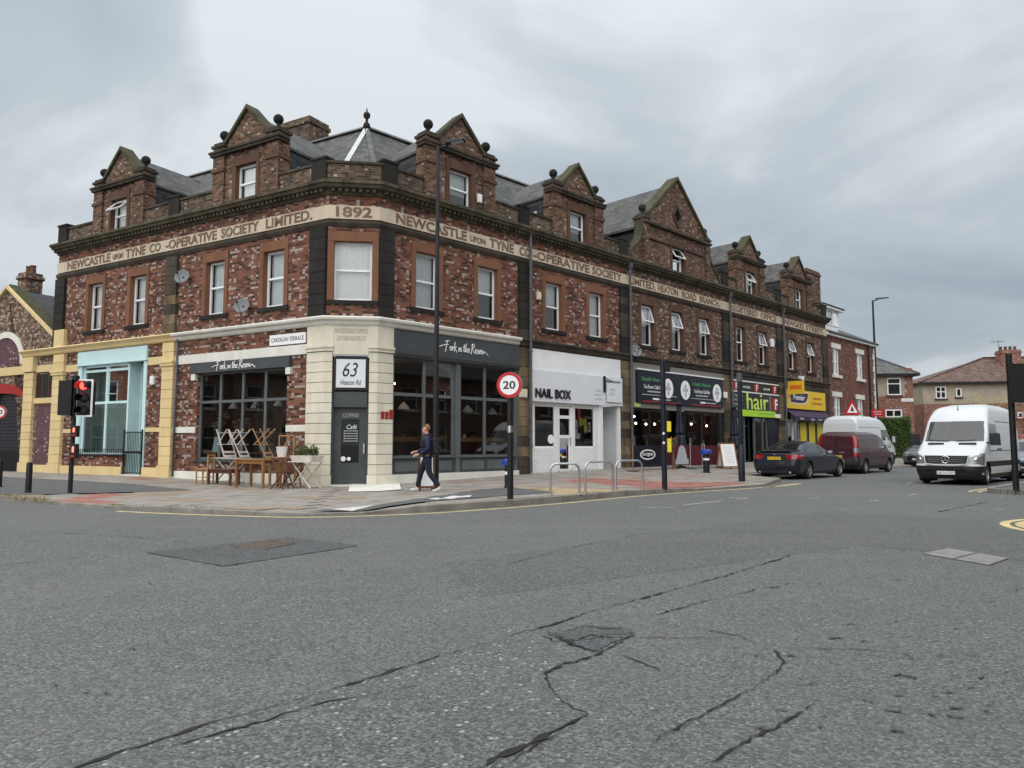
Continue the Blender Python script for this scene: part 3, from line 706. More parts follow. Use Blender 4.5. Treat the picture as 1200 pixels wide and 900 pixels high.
def cached(key, fn):
    if key not in WC: WC[key] = fn()
    return WC[key]
def win_frame(w, h, split, top=True):
    f = .062; mb = MB(); zt = h * split
    mb.box(-w / 2, -w / 2 + f, 0, .07, 0, h); mb.box(w / 2 - f, w / 2, 0, .07, 0, h)
    mb.box(-w / 2 + f, w / 2 - f, 0, .07, 0, f * 1.5); mb.box(-w / 2 + f, w / 2 - f, 0, .07, h - f, h)
    mb.box(-w / 2 + f, w / 2 - f, -.02, .07, zt - f / 2, zt + f / 2)
    return mb.mesh('window')
def sash(w, h):
    f = .05; mb = MB(); mb.box(-w / 2, -w / 2 + f, -.02, .03, -h, 0); mb.box(w / 2 - f, w / 2, -.02, .03, -h, 0); mb.box(-w / 2 + f, w / 2 - f, -.02, .03, -f, 0); mb.box(-w / 2 + f, w / 2 - f, -.02, .03, -h, -h + f)
    return mb.mesh('open_sash')
def pane(x0, x1, z0, z1, y=.03): return MB().quad((x0, y, z0), (x1, y, z0), (x1, y, z1), (x0, y, z1)).mesh('pane')
def window(M, cx, z0, z1, w, parent, recess=.15, tilt=0.0, cur=1.0, cmat='curtain', split=.52, sill='stone_black', sillw=.22, low=False, gl='glass', fm='upvc'):
    h = z1 - z0; W_ = M @ T(cx, recess, z0); f = .062; zt = h * split
    o = O('window', cached(('wf', w, h, split), lambda: win_frame(w, h, split)), fm, parent, W_)
    O('pane', cached(('p0', w, h, split), lambda: pane(-w / 2 + f, w / 2 - f, f * 1.5, zt - f / 2)), gl, o, W_)
    if tilt:
        sm = W_ @ T(0, -.025, h - f) @ Matrix.Rotation(-tilt, 4, 'X'); hh = h - zt - f
        O('open_sash', cached(('sash', w, hh), lambda: sash(w - 2 * f, hh)), fm, o, sm)
        O('pane', cached(('sp', w, hh), lambda: pane(-w / 2 + f + .05, w / 2 - f - .05, -hh + .05, -.05, 0)), gl, o, sm)
    else:
        O('pane', cached(('p1', w, h, split), lambda: pane(-w / 2 + f, w / 2 - f, zt + f / 2, h - f)), gl, o, W_)
    if cur > 0:
        c0 = h * (1 - cur) if not low else 0; c1 = h - .02 if not low else h * cur
        mb = MB(); n = 14; P = [(-w / 2 + .03 + (w - .06) * i / n, .16 + .022 * (i % 2)) for i in range(n + 1)]
        for (xa, ya), (xb, yb) in zip(P, P[1:]): mb.quad((xa, ya, c0 + .02), (xb, yb, c0 + .02), (xb, yb, c1), (xa, ya, c1))
        O('curtain', mb, cmat, o, W_)
    if sill: O('sill', MB().box(-w / 2 - sillw, w / 2 + sillw, -recess - .07, .05, -.13, -.002), sill, o, W_)
    return o
def surround(M, cx, z0, z1, w, parent, jw=.17, lh=.3, mat='stone_brown', proud=.035, dep=.16):
    o = O('window_surround', MB().box(cx - w / 2 - jw, cx + w / 2 + jw, -proud - .008, dep, z1 + .001, z1 + lh), mat, parent, M)
    for a, b in ((cx - w / 2 - jw, cx - w / 2), (cx + w / 2, cx + w / 2 + jw)): O('jamb', MB().box(a, b, -proud, dep, z0, z1), mat, o, M)
    return o
B = E('corner_shop_building', 'long two-storey red brick corner building with gabled dormers, carved name band and shops', 'building', T(CR))
Z0, Z1 = 5.60, 7.40     # first-floor windows
RW = [1.85, 4.47, 7.87, 10.43, 13.97, 16.33, 18.70, 22.30, 24.75, 28.40, 30.90]
LW = [-11.77, -9.15, -5.0, -2.25]
RP = [(0.0, .52), (5.95, 6.52), (11.95, 12.55), (20.40, 21.05), (26.40, 27.05), (32.62, 33.35)]
LP = [(-.66, 0.0), (-7.52, -6.9), (-14.4, -13.75)]
BW = .92
LEND, REND = -14.4, 33.35
# walls
ro = .17
def holes(cs): return [(c - BW / 2 - ro, c + BW / 2 + ro, Z0, Z1 + .3) for c in cs]
raw('wall', wallholes(0, 12.25, 4.55, 9.16, holes(RW[:4])), 'brick_redder', B, MR)
raw('wall', wallholes(12.25, REND, 4.55, 9.16, holes(RW[4:])), 'brick_far', B, MR)
raw('wall', wallholes(LEND, 0, 4.55, 9.16, holes(LW)), 'brick_red', B, ML)
raw('wall', wallholes(0, CW, 4.55, 9.16, [(.745 - .56 - .2, .745 + .56 + .2, Z0 - .02, Z1 + .32)]), 'brick_redder', B, MC)
inn = MB().quad(*[Pt(ML, -14.3, .7, 4.4), Pt(ML, .3, .7, 4.4), Pt(ML, .3, .7, 9.1), Pt(ML, -14.3, .7, 9.1)]); inn.quad(*[Pt(MC, -.2, .7, 4.4), Pt(MC, CW + .2, .7, 4.4), Pt(MC, CW + .2, .7, 9.1), Pt(MC, -.2, .7, 9.1)])
inn.quad(*[Pt(MR, -.3, .7, 4.4), Pt(MR, 33.3, .7, 4.4), Pt(MR, 33.3, .7, 9.1), Pt(MR, -.3, .7, 9.1)])
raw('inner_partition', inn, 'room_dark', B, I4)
out = MB(); out.quad(Pt(ML, LEND, 0, -.1), Pt(ML, LEND, 9, -.1), Pt(ML, LEND, 9, 9.6), Pt(ML, LEND, 0, 9.6)); out.quad(Pt(MR, REND, 0, -.1), Pt(MR, REND, 9, -.1), Pt(MR, REND, 9, 9.6), Pt(MR, REND, 0, 9.6))
raw('end_wall', out, 'brick_far', B, I4)
# windows and their stone surrounds
rs = random.Random(4)
for i, c in enumerate(LW):
    window(ML, c, Z0, Z1, BW, B, cur=1.0, cmat='curtain', tilt=0); surround(ML, c, Z0, Z1, BW, B)
for i, c in enumerate(RW):
    near = i < 4
    window(MR, c, Z0, Z1, BW, B, cur=(.96, .5, .45, .95, .5, .52, .5, .2, .3, .3, .3)[i], cmat='curtain', tilt=0 if near or i == 7 else .30, split=.5 if near else .56)
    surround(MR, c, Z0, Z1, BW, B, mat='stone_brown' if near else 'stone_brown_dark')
window(MC, .745, Z0 + .0, Z1, 1.12, B, cur=1.0, sillw=.2); surround(MC, .745, Z0, Z1, 1.12, B, jw=.19, lh=.3)
# pilasters: dressed blocks one above another
def pilaster(M, a, b, z0, z1, mats, h=.34, proud=.10, m0=0, m1=0, name='pilaster', jit=.008):
    n = max(1, round((z1 - z0) / h)); p = None; r = random.Random(int(a * 31) + 5)
    for i in range(n):
        za, zb = z0 + (z1 - z0) * i / n, z0 + (z1 - z0) * (i + 1) / n - .012; y = -proud - r.uniform(0, jit)
        mb = MB().ext([(y, za), (.06, za), (.06, zb), (y, zb)], a, b, m0, m1); mt = mats[r.randrange(len(mats))]
        if p is None: p = O(name, mb, mt, B, M)
        else: O('stone_block', mb, mt, p, M)
for i, (a, b) in enumerate(RP): pilaster(MR, a + (.02 if i == 0 else 0), b, 5.12, 7.83, ['stone_black', 'stone_sooty'] if i else ['stone_black'], m0=0)
for i, (a, b) in enumerate(LP): pilaster(ML, a, b - (.02 if i == 0 else 0), 5.12, 7.83, ['stone_black'] if i != 1 else ['stone_sooty', 'stone_sooty', 'stone_tan'])
# mouldings along the three fronts; neighbouring runs are mitred at the two folds
def run(name, prof, mat, ranges=None, parent=B):
    for M, a, b, m0, m1 in ranges or ((ML, LEND, 0, 0, MIT), (MC, 0, CW, MIT, MIT), (MR, 0, REND, MIT, 0)):
        O(name, MB().ext(prof, a, b, m0, m1), mat, parent, M)
def box_prof(y0, y1, z0, z1): return [(y0, z0), (y1, z0), (y1, z1), (y0, z1)]
run('string_course', [(-.03, 7.84), (.05, 7.84), (.05, 8.02), (-.09, 8.02), (-.09, 7.94)], 'stone_sooty')
run('cornice', [(-.06, 8.80), (.06, 8.80), (.06, 9.16), (-.40, 9.16), (-.40, 9.07), (-.34, 9.05), (-.30, 8.97), (-.10, 8.95), (-.10, 8.86)], 'stone_cornice')
den = {'L': MB(), 'C': MB(), 'R': MB()}
for k, a, b in (('L', LEND, -.02), ('C', .04, CW - .04), ('R', .02, REND)):
    n = int((b - a) / .19)
    for i in range(n):
        x = a + (b - a) * (i + .5) / n; den[k].box(x - .05, x + .05, -.24, -.099, 8.862, 8.951)
for k, M in (('L', ML), ('C', MC), ('R', MR)): O('dentils', den[k], 'stone_cornice', B, M, kind='stuff')
# carved name band
BZ0, BZ1 = 8.07, 8.48
def band(M, a, b, words, m0=0, m1=0, upon=()):
    n = max(1, round((b - a) / 1.5)); first = None
    for i in range(n):
        xa, xb = a + (b - a) * i / n, a + (b - a) * (i + 1) / n
        mb = MB().ext(box_prof(-.055, .05, BZ0, BZ1), xa + (.004 if i else 0), xb - (.004 if i < n - 1 else 0), m0 if i == 0 else 0, m1 if i == n - 1 else 0)
        if first is None: first = O('name_band', mb, 'stone_band', B, M)
        else: O('band_stone', mb, 'stone_band', first, M)
    for w, x0, x1 in words:
        sm = w == 'UPON'
        me = txt(w, x1 - x0 - .04, .2 if sm else .32, .016, bold=.022)
        O('lettering', me, 'letter_stone', first, M @ T(x0 + .02, -.055, BZ0 + (.09 if sm else .055)))
band(ML, LEND, 0, [('NEWCASTLE', -13.68, -10.84), ('UPON', -10.72, -10.06), ('TYNE', -9.93, -8.73), ('CO', -8.53, -7.87), ('-OPERATIVE', -7.62, -4.91), ('SOCIETY', -4.74, -2.92), ('LIMITED.', -2.63, -.6)], m1=MIT)
band(MC, 0, CW, [('1892', .2, 1.3)], MIT, MIT)
band(MR, 0, 12.25, [('NEWCASTLE', .56, 3.48), ('UPON', 3.6, 4.34), ('TYNE', 4.5, 5.71), ('CO', 5.97, 6.57), ('-OPERATIVE', 6.7, 9.97), ('SOCIETY', 10.12, 12.1)], m0=MIT)
band(MR, 12.254, 20.72, [('LIMITED.', 12.6, 14.6), ('HEATON', 14.78, 16.4), ('ROAD', 16.72, 18.0), ('BRANCH.', 18.26, 20.2)])
band(MR, 20.724, 26.72, [('REGISTERED', 21.2, 24.2), ('OFFICE', 24.5, 26.4)])
band(MR, 26.724, REND, [('NEWGATE', 27.4, 30.0), ('STREET.', 30.3, 32.9)])
# parapet between the dormers
RD = [3.2, 9.3, 23.5, 29.55]; LD = [-10.5, -3.65]; DH = 1.56
def parapet(M, a, b, m0=0, m1=0):
    O('parapet', MB().ext(box_prof(-.02, .30, 9.161, 9.78), a, b, m0, m1), 'brick_parapet', B, M)
    O('coping', MB().ext([(-.07, 9.781), (.35, 9.781), (.35, 9.87), (.14, 9.90), (-.07, 9.86)], a, b, m0, m1), 'stone_sooty', B, M)
def runs(a, b, cs, h): 
    e = [a] + [x for c, hh in cs for x in (c - hh, c + hh)] + [b]
    return [(e[i], e[i + 1]) for i in range(0, len(e), 2)]
for a, b in runs(LEND, 0, [(c, DH) for c in LD], DH): parapet(ML, a, b, 0, MIT if b == 0 else 0)
parapet(MC, 0, CW, MIT, MIT)
for a, b in runs(0, REND, [(3.2, DH), (9.3, DH), (16.5, 3.75), (23.5, DH), (29.55, DH)], DH): parapet(MR, a, b, MIT if a == 0 else 0, 0)
def pblock(M, a, b):
    o = O('parapet_block', MB().box(a, b, -.10, .22, 9.165, 9.93), 'stone_black', B, M)
    O('block_cap', MB().box(a - .03, b + .03, -.13, .25, 9.931, 10.0), 'stone_black', o, M)
for a, b in RP[1:]: pblock(MR, a + .03, b - .03)
pblock(MR, .07, .6); pblock(ML, -.66, -.07)
for a, b in LP[1:]: pblock(ML, a + .03, b - .03)
# dormers
def dormer(M, cx):
    hz = (9.17, 10.47); w = .96
    d = O('dormer', wallholes(-1.0, 1.0, 9.165, 10.93, [(-w / 2 - .15, w / 2 + .15, 9.165, 10.76)], dep=.3).mesh('dormer'), 'brick_dormer', B, M @ T(cx, -.02, 0))
    Mx = M @ T(cx, -.02, 0)
    O('gable', MB().prism_y([(-1.0, 10.931), (1.0, 10.931), (1.0, 11.28), (0, 12.30), (-1.0, 11.28)], 0, .32), 'brick_dormer', d, Mx)
    for s in (-1, 1):
        a, b = sorted((s * 1.0, s * 1.55))
        O('pier', MB().box(a, b, -.08, .4, 9.165, 11.24), 'brick_dormer', d, Mx)
        O('pier_string', MB().box(a - .04, b + .04, -.13, .42, 10.38, 10.50), 'stone_brown_dark', d, Mx)
        O('pier_cap', MB().box(a - .05, b + .05, -.14, .45, 11.241, 11.33).box(a + .02, b - .02, -.08, .38, 11.331, 11.42), 'stone_sooty', d, Mx)
        O('ball_finial', MB().lathe([(.10, 11.421), (.06, 11.47), (.055, 11.55), (.09, 11.60)], 12, (s * 1.275, .14, 0)).ball((s * 1.275, .14, 11.74), .165), 'stone_black', d, Mx, smooth=True)
        q = [Vector((s * 1.06, 0, 11.26)), Vector((0, 0, 12.34))]; nn = Vector((s * .714, 0, .70)) * .10
        O('gable_coping', MB().hexa([q[0] + Vector((0, -.09, 0)), q[1] + Vector((0, -.09, 0)), q[1] + Vector((0, .42, 0)), q[0] + Vector((0, .42, 0))], [q[0] + nn + Vector((0, -.09, 0)), q[1] + Vector((0, -.09, .14)), q[1] + Vector((0, .42, .14)), q[0] + nn + Vector((0, .42, 0))]), 'moss_cap', d, Mx)
        # slates behind the gable and the slate-hung cheek
        e = s * 1.55; yb = 3.9
        O('roof_slope', MB().hexa([(e, .35, 10.78), (e, yb, 10.78), (0, yb, 12.16), (0, .35, 12.16)], [(e, .35, 10.86), (e, yb, 10.86), (0, yb, 12.24), (0, .35, 12.24)]), 'slate', d, Mx)
        O('cheek', MB().box(min(s * 1.38, s * 1.5), max(s * 1.38, s * 1.5), .38, 2.4, 9.3, 10.82), 'slate_dark', d, Mx)
    O('dormer_cornice', MB().box(-1.62, 1.62, -.16, .30, 10.94, 11.03).box(-1.66, 1.66, -.20, .30, 11.031, 11.10), 'stone_sooty', d, Mx)
    return d
for c in LD:
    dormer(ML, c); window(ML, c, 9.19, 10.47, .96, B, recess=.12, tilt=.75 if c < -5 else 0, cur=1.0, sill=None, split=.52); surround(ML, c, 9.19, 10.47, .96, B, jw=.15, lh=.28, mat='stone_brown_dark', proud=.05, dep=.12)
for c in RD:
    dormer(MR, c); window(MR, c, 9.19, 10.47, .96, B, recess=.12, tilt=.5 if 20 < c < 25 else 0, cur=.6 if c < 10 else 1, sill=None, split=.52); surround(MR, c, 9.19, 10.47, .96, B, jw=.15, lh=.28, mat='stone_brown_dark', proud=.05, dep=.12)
# small side lights in two dormer cheeks
for M, c, s in ((ML, LD[1], 1), (MR, RD[1], -1), (MR, RD[2], -1)):
    Mq = M @ T(c + s * 1.545, 1.05, 9.62) @ Rz(math.pi / 2 * s)
    o = O('window', MB().box(-.3, .3, -.03, .02, 0, .08).box(-.3, .3, -.03, .02, .62, .7).box(-.3, -.22, -.03, .02, .08, .62).box(.22, .3, -.03, .02, .08, .62), 'upvc', B, Mq)
    O('pane', MB().quad((-.22, -.005, .08), (.22, -.005, .08), (.22, -.005, .62), (-.22, -.005, .62)), 'glass_far', o, Mq)
# the big scrolled gable over the middle shop
Mg = MR @ T(16.5, -.02, 0)
hw = 2.72
gm = wallholes(-hw, hw, 9.165, 11.15, [(-.64, .64, 9.165, 10.74)], dep=.3)
G = O('great_gable', gm.mesh('great_gable'), 'brick_dormer', B, Mg)
dm = [(0, 11.42), (.34, 11.92), (0, 12.42), (-.34, 11.92)]
tri = MB()
for s in (-1, 1):
    P = [(0, 11.151), (s * hw, 11.151), (s * hw, 11.28), (0, 13.62), (0, 12.42), (s * .34, 11.92), (0, 11.42)]
    P = P if s > 0 else [P[0]] + P[:0:-1]
    tri.hexa([(x, .32, z) for x, z in P], [(x, 0, z) for x, z in P])
O('gable', tri, 'brick_dormer', G, Mg)
fr = MB()
for i in range(4):
    a, b = dm[i], dm[(i + 1) % 4]; fr.bar((a[0], -.01, a[1]), (b[0], -.01, b[1]), .09, .11, up=(0, 1, 0))
O('diamond_surround', fr, 'stone_sooty', G, Mg)
O('diamond_recess', MB().prism_y([(p[0], p[1]) for p in dm], .12, .2), 'room_dark', G, Mg)
for s in (-1, 1):
    a, b = sorted((s * (hw - .32), s * (hw + .08)))
    O('pier', MB().box(a, b, -.09, .45, 9.165, 11.24), 'brick_dormer', G, Mg)
    O('pier_cap', MB().box(a - .05, b + .05, -.15, .5, 11.241, 11.33).box(a + .03, b - .03, -.09, .42, 11.331, 11.44), 'stone_sooty', G, Mg)
    c = (a + b) / 2
    O('ball_finial', MB().lathe([(.10, 11.441), (.06, 11.49), (.055, 11.57), (.09, 11.62)], 12, (c, .14, 0)).ball((c, .14, 11.77), .17), 'stone_black', G, Mg, smooth=True)
    q = [Vector((s * (hw - .2), 0, 11.40)), Vector((0, 0, 13.66))]; nn = Vector((s * .66, 0, .75)) * .11
    O('gable_coping', MB().hexa([q[0] + Vector((0, -.10, 0)), q[1] + Vector((0, -.10, 0)), q[1] + Vector((0, .5, 0)), q[0] + Vector((0, .5, 0))], [q[0] + nn + Vector((0, -.10, 0)), q[1] + Vector((0, -.10, .16)), q[1] + Vector((0, .5, .16)), q[0] + nn + Vector((0, .5, 0))]), 'moss_cap', G, Mg)
    sc = crv([(s * (hw + .07), 11.0), (s * (hw + .12), 10.55), (s * (hw + .32), 10.15), (s * (hw + .72), 9.80), (s * (hw + .98), 9.50), (s * (hw + 1.0), 9.166)], 5)
    poly = [(s * (hw + .07), 9.166)] + sc[::-1]; poly = poly if s > 0 else poly[::-1]
    O('scroll', MB().prism_y(poly, .02, .32), 'brick_dormer', G, Mg)
    sw = MB()
    for p0, p1 in zip(sc, sc[1:]): sw.hexa([(p0[0], -.05, p0[1]), (p1[0], -.05, p1[1]), (p1[0], .37, p1[1]), (p0[0], .37, p0[1])], [(p0[0] + s * .07, -.05, p0[1] + .03), (p1[0] + s * .07, -.05, p1[1] + .03), (p1[0] + s * .07, .37, p1[1] + .03), (p0[0] + s * .07, .37, p0[1] + .03)])
    O('scroll_coping', sw, 'moss_cap', G, Mg)
    e = s * 2.9; O('roof_slope', MB().hexa([(e, .4, 10.8), (e, 8, 10.8), (0, 8, 13.42), (0, .4, 13.42)], [(e, .4, 10.9), (e, 8, 10.9), (0, 8, 13.52), (0, .4, 13.52)]), 'slate', G, Mg)
    O('cheek', MB().box(min(s * 2.5, s * 2.7), max(s * 2.5, s * 2.7), .4, 3.5, 9.2, 10.85), 'slate_dark', G, Mg)
O('gable_string', MB().box(-hw - .05, hw + .05, -.07, .2, 10.40, 10.48).box(-hw - .12, hw + .12, -.18, .3, 11.04, 11.15), 'stone_sooty', G, Mg)
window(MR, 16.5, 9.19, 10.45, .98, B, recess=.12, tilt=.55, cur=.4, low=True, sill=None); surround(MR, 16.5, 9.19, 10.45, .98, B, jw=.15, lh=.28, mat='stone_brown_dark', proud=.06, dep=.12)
# main roofs meeting over the corner
nC = MC.to_3x3() @ Vector((0, 1, 0)); apex = (CL + CR) / 2 + nC * 4.6 + Vector((0, 0, 12.95))
dl, dr = (apex - CL).dot(ML.to_3x3() @ Vector((0, 1, 0))), (apex - CR).dot(MR.to_3x3() @ Vector((0, 1, 0)))
al, ar = (apex - CL).dot(XL), (apex - CR).dot(XR)
th = .1
def slope(M, pts, name='roof'): return O(name, MB().hexa([(x, y, z - th) for x, y, z in pts], pts), 'slate', B, M)
slope(MR, [(.25, .42, 9.25), (REND, .42, 9.25), (REND, dr, 12.95), (ar, dr, 12.95)]); slope(ML, [(LEND, .42, 9.25), (-.25, .42, 9.25), (al, dl, 12.95), (LEND, dl, 12.95)])
ac = (apex - CL).dot(XC); slope(MC, [(-.1, .42, 9.25), (CW + .1, .42, 9.25), (ac, 4.6, 12.95)])
slope(MR, [(ar, dr, 12.95), (REND, dr, 12.95), (REND, dr + 5, 9.2), (ar + 4, dr + 5, 9.2)]); slope(ML, [(LEND, dl, 12.95), (al, dl, 12.95), (al - 4, dl + 5, 9.2), (LEND, dl + 5, 9.2)])
for M, x in ((ML, -.25), (MR, .25)):
    a = M @ Vector((x, .42, 9.30)); O('hip_flashing', MB().bar(a, apex + Vector((0, 0, .03)), .17, .05), 'lead' if x < 0 else 'slate_grey', B)
for M, a, b, d in ((MR, ar, REND, dr), (ML, LEND, al, dl)): O('ridge_tiles', MB().ext([(d - .14, 12.93), (d + .14, 12.93), (d, 13.07)], a, b), 'slate_grey', B, M)
O('roof_finial', MB().lathe([(.16, 12.9), (.12, 13.12), (.05, 13.2), (.05, 13.32), (.12, 13.38)], 12).ball((0, 0, 13.46), .13).lathe([(.04, 13.55), (.01, 13.75)], 8), 'stone_black', B, T(apex.x, apex.y, 0), smooth=True)
for M, c, s in ((ML, LD[1], 1), (MR, RD[0], -1), (MR, RD[1], -1), (MR, RD[1], 1), (ML, LD[0], 1)):    # pale lead valleys at the dormer backs
    mz = 9.75
    a = Vector((c + s * 1.62, .95, mz)); b = Vector((c + s * 1.5, 2.15, 10.86)); O('valley_lead', MB().bar(a, b, .30, .04), 'lead', B, M)
def chimney(M, s0, s1, n0, n1, z0, z1, pots, mat, parent, name='chimney'):
    o = O(name, MB().box(s0, s1, n0, n1, z0, z1 - .3).box(s0 - .06, s1 + .06, n0 - .06, n1 + .06, z1 - .299, z1 - .15).box(s0, s1, n0, n1, z1 - .149, z1), mat, parent, M)
    for i in range(pots):
        x = s0 + (s1 - s0) * (i + .5) / pots; O('chimney_pot', MB().lathe([(.13, z1), (.11, z1 + .3), (.13, z1 + .32), (.13, z1 + .36)], 10, (x, (n0 + n1) / 2, 0)), 'stone_brown_dark', o, M)
sa, za = on(ML, 337, 147, 5.2); sb, _ = on(ML, 371, 150, 5.2); chimney(ML, sa, sb, 4.8, 5.9, 11.5, za - .1, 0, 'brick_parapet', B)
sa, za = on(MR, 944, 314, 1.6); sb, _ = on(MR, 959, 318, 1.6); chimney(MR, sa, sb, 1.5, 2.6, 9.5, za, 0, 'brick_dormer', B)
# downpipes
def pipe(M, s, z0, z1, y=-.2, r=.055, mat='iron_pipe'):
    mb = MB().tube([(s, y, z0), (s, y, z1)], r, 10)
    for z in (z0 + .9, (z0 + z1) / 2, z1 - 1.2): mb.lathe([(r * 1.35, z), (r * 1.35, z + .09)], 10, (s, y, 0))
    o = O('downpipe', mb, mat, B, M, smooth='auto')
    O('hopper', MB().hexa([(s - .07, y - .07, z1), (s + .07, y - .07, z1), (s + .07, y + .07, z1), (s - .07, y + .07, z1)], [(s - .13, y - .1, z1 + .26), (s + .13, y - .1, z1 + .26), (s + .13, y + .12, z1 + .26), (s - .13, y + .12, z1 + .26)]), mat, o, M)
for s in (6.42, 12.50, 20.98, 26.98): pipe(MR, s, .33, 8.72 + (.2 if s < 7 else 0))
O('downpipe', MB().tube([(-6.72, -.09, .25), (-6.72, -.09, 4.9)], .035, 8), 'iron_pipe', B, ML, smooth=True)

# ---- ground floor: the corner café
cz0 = .05
run('storey_course', [(-.05, 4.84), (.05, 4.84), (.05, 5.10), (-.22, 5.10), (-.26, 5.06), (-.24, 5.0), (-.14, 4.96), (-.10, 4.88)], 'stone_white', ((ML, -6.9, 0, 0, MIT), (MC, 0, CW, MIT, MIT), (MR, 0, 5.95, MIT, 0)))
for s in (0, 1):      # rusticated corner piers that turn the folds
    for i in range(12):
        za, zb = .44 + i * .302, .44 + (i + 1) * .302 - .016
        if i == 11: zb += .0
        j = random.Random(i + s * 20).uniform(0, .006); P = .06 + j
        if s == 0: pl = [Pt(ML, -.70, .1), Pt(ML, -.70, -P), ML @ Vector((P * MIT, -P, 0)), Pt(MC, .20, -P), Pt(MC, .20, .1)]
        else: pl = [Pt(MC, CW - .22, .1), Pt(MC, CW - .22, -P), MR @ Vector((-P * MIT, -P, 0)), Pt(MR, .55, -P), Pt(MR, .55, .1)]
        pts = [(p.x, p.y) for p in pl]
        if i == 0: q0 = O('corner_pier', MB().prism_z(pts, za, zb), 'stone_cream', B)
        else: O('stone_block', MB().prism_z(pts, za, zb), 'stone_cream', q0)
    for za, zb, P in ((cz0, .43, .09), (4.07, 4.16, .10), (4.165, 4.24, .13), (4.245, 4.835, .05)):
        if s == 0: pl = [Pt(ML, -.72, .1), Pt(ML, -.72, -P), ML @ Vector((P * MIT, -P, 0)), Pt(MC, .22, -P), Pt(MC, .22, .1)]
        else: pl = [Pt(MC, CW - .24, .1), Pt(MC, CW - .24, -P), MR @ Vector((-P * MIT, -P, 0)), Pt(MR, .57, -P), Pt(MR, .57, .1)]
        O('pier_moulding', MB().prism_z([(p.x, p.y) for p in pl], za, zb), 'stone_cream', q0)
lp = O('lettered_panel', MB().box(.221, CW - .241, -.035, .1, 4.30, 4.835), 'stone_cream', B, MC)
O('lettering', txt('REGISTERED OFFICE', .94, .13, .012), 'text_cream', lp, MC @ T(.27, -.035, 4.62)); O('lettering', txt('127 NEWGATE ST', .84, .13, .012), 'text_cream', lp, MC @ T(.32, -.035, 4.40))
O('lintel', MB().box(.221, CW - .241, -.055, .1, 3.97, 4.295), 'stone_cream', B, MC)
# corner door
raw('door_recess', MB().quad((.2, .02, .1), (.2, .5, .1), (.2, .5, 3.97), (.2, .02, 3.97)).quad((CW - .22, .02, .1), (CW - .22, .02, 3.97), (CW - .22, .5, 3.97), (CW - .22, .5, .1)).quad((.2, .62, .1), (CW - .22, .62, .1), (CW - .22, .62, 3.97), (.2, .62, 3.97)), 'room_dark', B, MC)
dr_ = O('corner_door', wallholes(.24, CW - .26, .16, 2.40, [(.47, CW - .50, .78, 2.08)], y=.22, dep=.05).mesh('corner_door'), 'grey_paint', B, MC)
O('door_pane', MB().quad((.47, .25, .78), (CW - .50, .25, .78), (CW - .50, .25, 2.08), (.47, .25, 2.08)), 'glass_shop', dr_, MC)
O('door_frame', MB().box(.20, .26, .12, .24, .12, 3.9).box(CW - .28, CW - .22, .12, .24, .12, 3.9).box(.261, CW - .281, .06, .24, 2.42, 2.88).box(.261, CW - .281, .10, .24, 3.86, 3.95), 'grey_paint', dr_, MC)
O('door_handle', MB().box(CW - .37, CW - .335, .15, .2, 1.05, 1.35), 'steel', dr_, MC)
O('window_lettering', txt('COFFEE', .48, .10, .003, shear=.2), 'text_grey', dr_, MC @ T(.5, .215, 2.14)); O('window_lettering', txt('Café', .3, .13, .003, shear=.3), 'text_white', dr_, MC @ T(.62, .244, 1.78))
lm = MB()
for i in range(5): lm.box(.56, .93, .24, .243, 1.72 - i * .075, 1.73 - i * .075)
lm.box(.55, .556, .24, .243, 1.40, 1.74); lm.box(.93, .936, .24, .243, 1.40, 1.74)
O('window_notice', lm, 'text_white', dr_, MC)
for x in (.54, .7): O('window_sticker', MB().lathe([(.075 if x < .6 else .055, .238), (.075 if x < .6 else .055, .244)], 16, (x, 0, .9), axis='y'), 'text_white', dr_, MC)
sg = E('door_sign', 'white square sign with the number 63 above the black corner door', 'sign', MC @ T(.745, .1, 2.95))
O('sign_board', MB().box(.24, CW - .26, .02, .09, 2.92, 3.90), 'black_paint', sg, MC); O('sign_face', MB().box(.31, CW - .33, .005, .018, 3.0, 3.84), 'white_board', sg, MC)
O('lettering', txt('63', .44, .42, .006, shear=.28), 'text_dark', sg, MC @ T(.50, .004, 3.32)); O('lettering', txt('Heaton Rd', .62, .15, .006, shear=.32), 'text_dark', sg, MC @ T(.43, .004, 3.08))
O('entrance_step', MB().box(.22, CW - .24, -.05, .5, .06, .15), 'stone_white', B, MC)

def glazing(M, xs, zs, y, fw, fm, gm, parent, dep=.09, name='shop_window', zw=None, skip=()):
    mb = MB()
    for x in xs: mb.box(x - fw / 2, x + fw / 2, y, y + dep, zs[0], zs[-1])
    zw = zw or fw
    for z in zs:
        for a, b in zip(xs, xs[1:]): mb.box(a + fw / 2, b - fw / 2, y + .006, y + dep - .006, z - zw / 2, z + zw / 2)
    o = O(name, mb, fm, parent, M)
    for i, (a, b) in enumerate(zip(xs, xs[1:])):
        for j, (c, d) in enumerate(zip(zs, zs[1:])):
            if (i, j) in skip: continue
            O('pane', MB().quad((a + fw / 2, y + dep / 2, c + zw / 2), (b - fw / 2, y + dep / 2, c + zw / 2), (b - fw / 2, y + dep / 2, d - zw / 2), (a + fw / 2, y + dep / 2, d - zw / 2)), gm, o, M)
    return o
def room(M, a, b, z0, z1, d, mat='room_wall', y=.2):
    mb = MB().quad((a, y + d, z0), (b, y + d, z0), (b, y + d, z1), (a, y + d, z1)).quad((a, y, z0), (a, y + d, z0), (a, y + d, z1), (a, y, z1)).quad((b, y, z0), (b, y, z1), (b, y + d, z1), (b, y + d, z0)).quad((a, y, z0), (b, y, z0), (b, y + d, z0), (a, y + d, z0)).quad((a, y, z1), (a, y + d, z1), (b, y + d, z1), (b, y, z1))
    return raw('shop_interior', mb, mat, B, M)
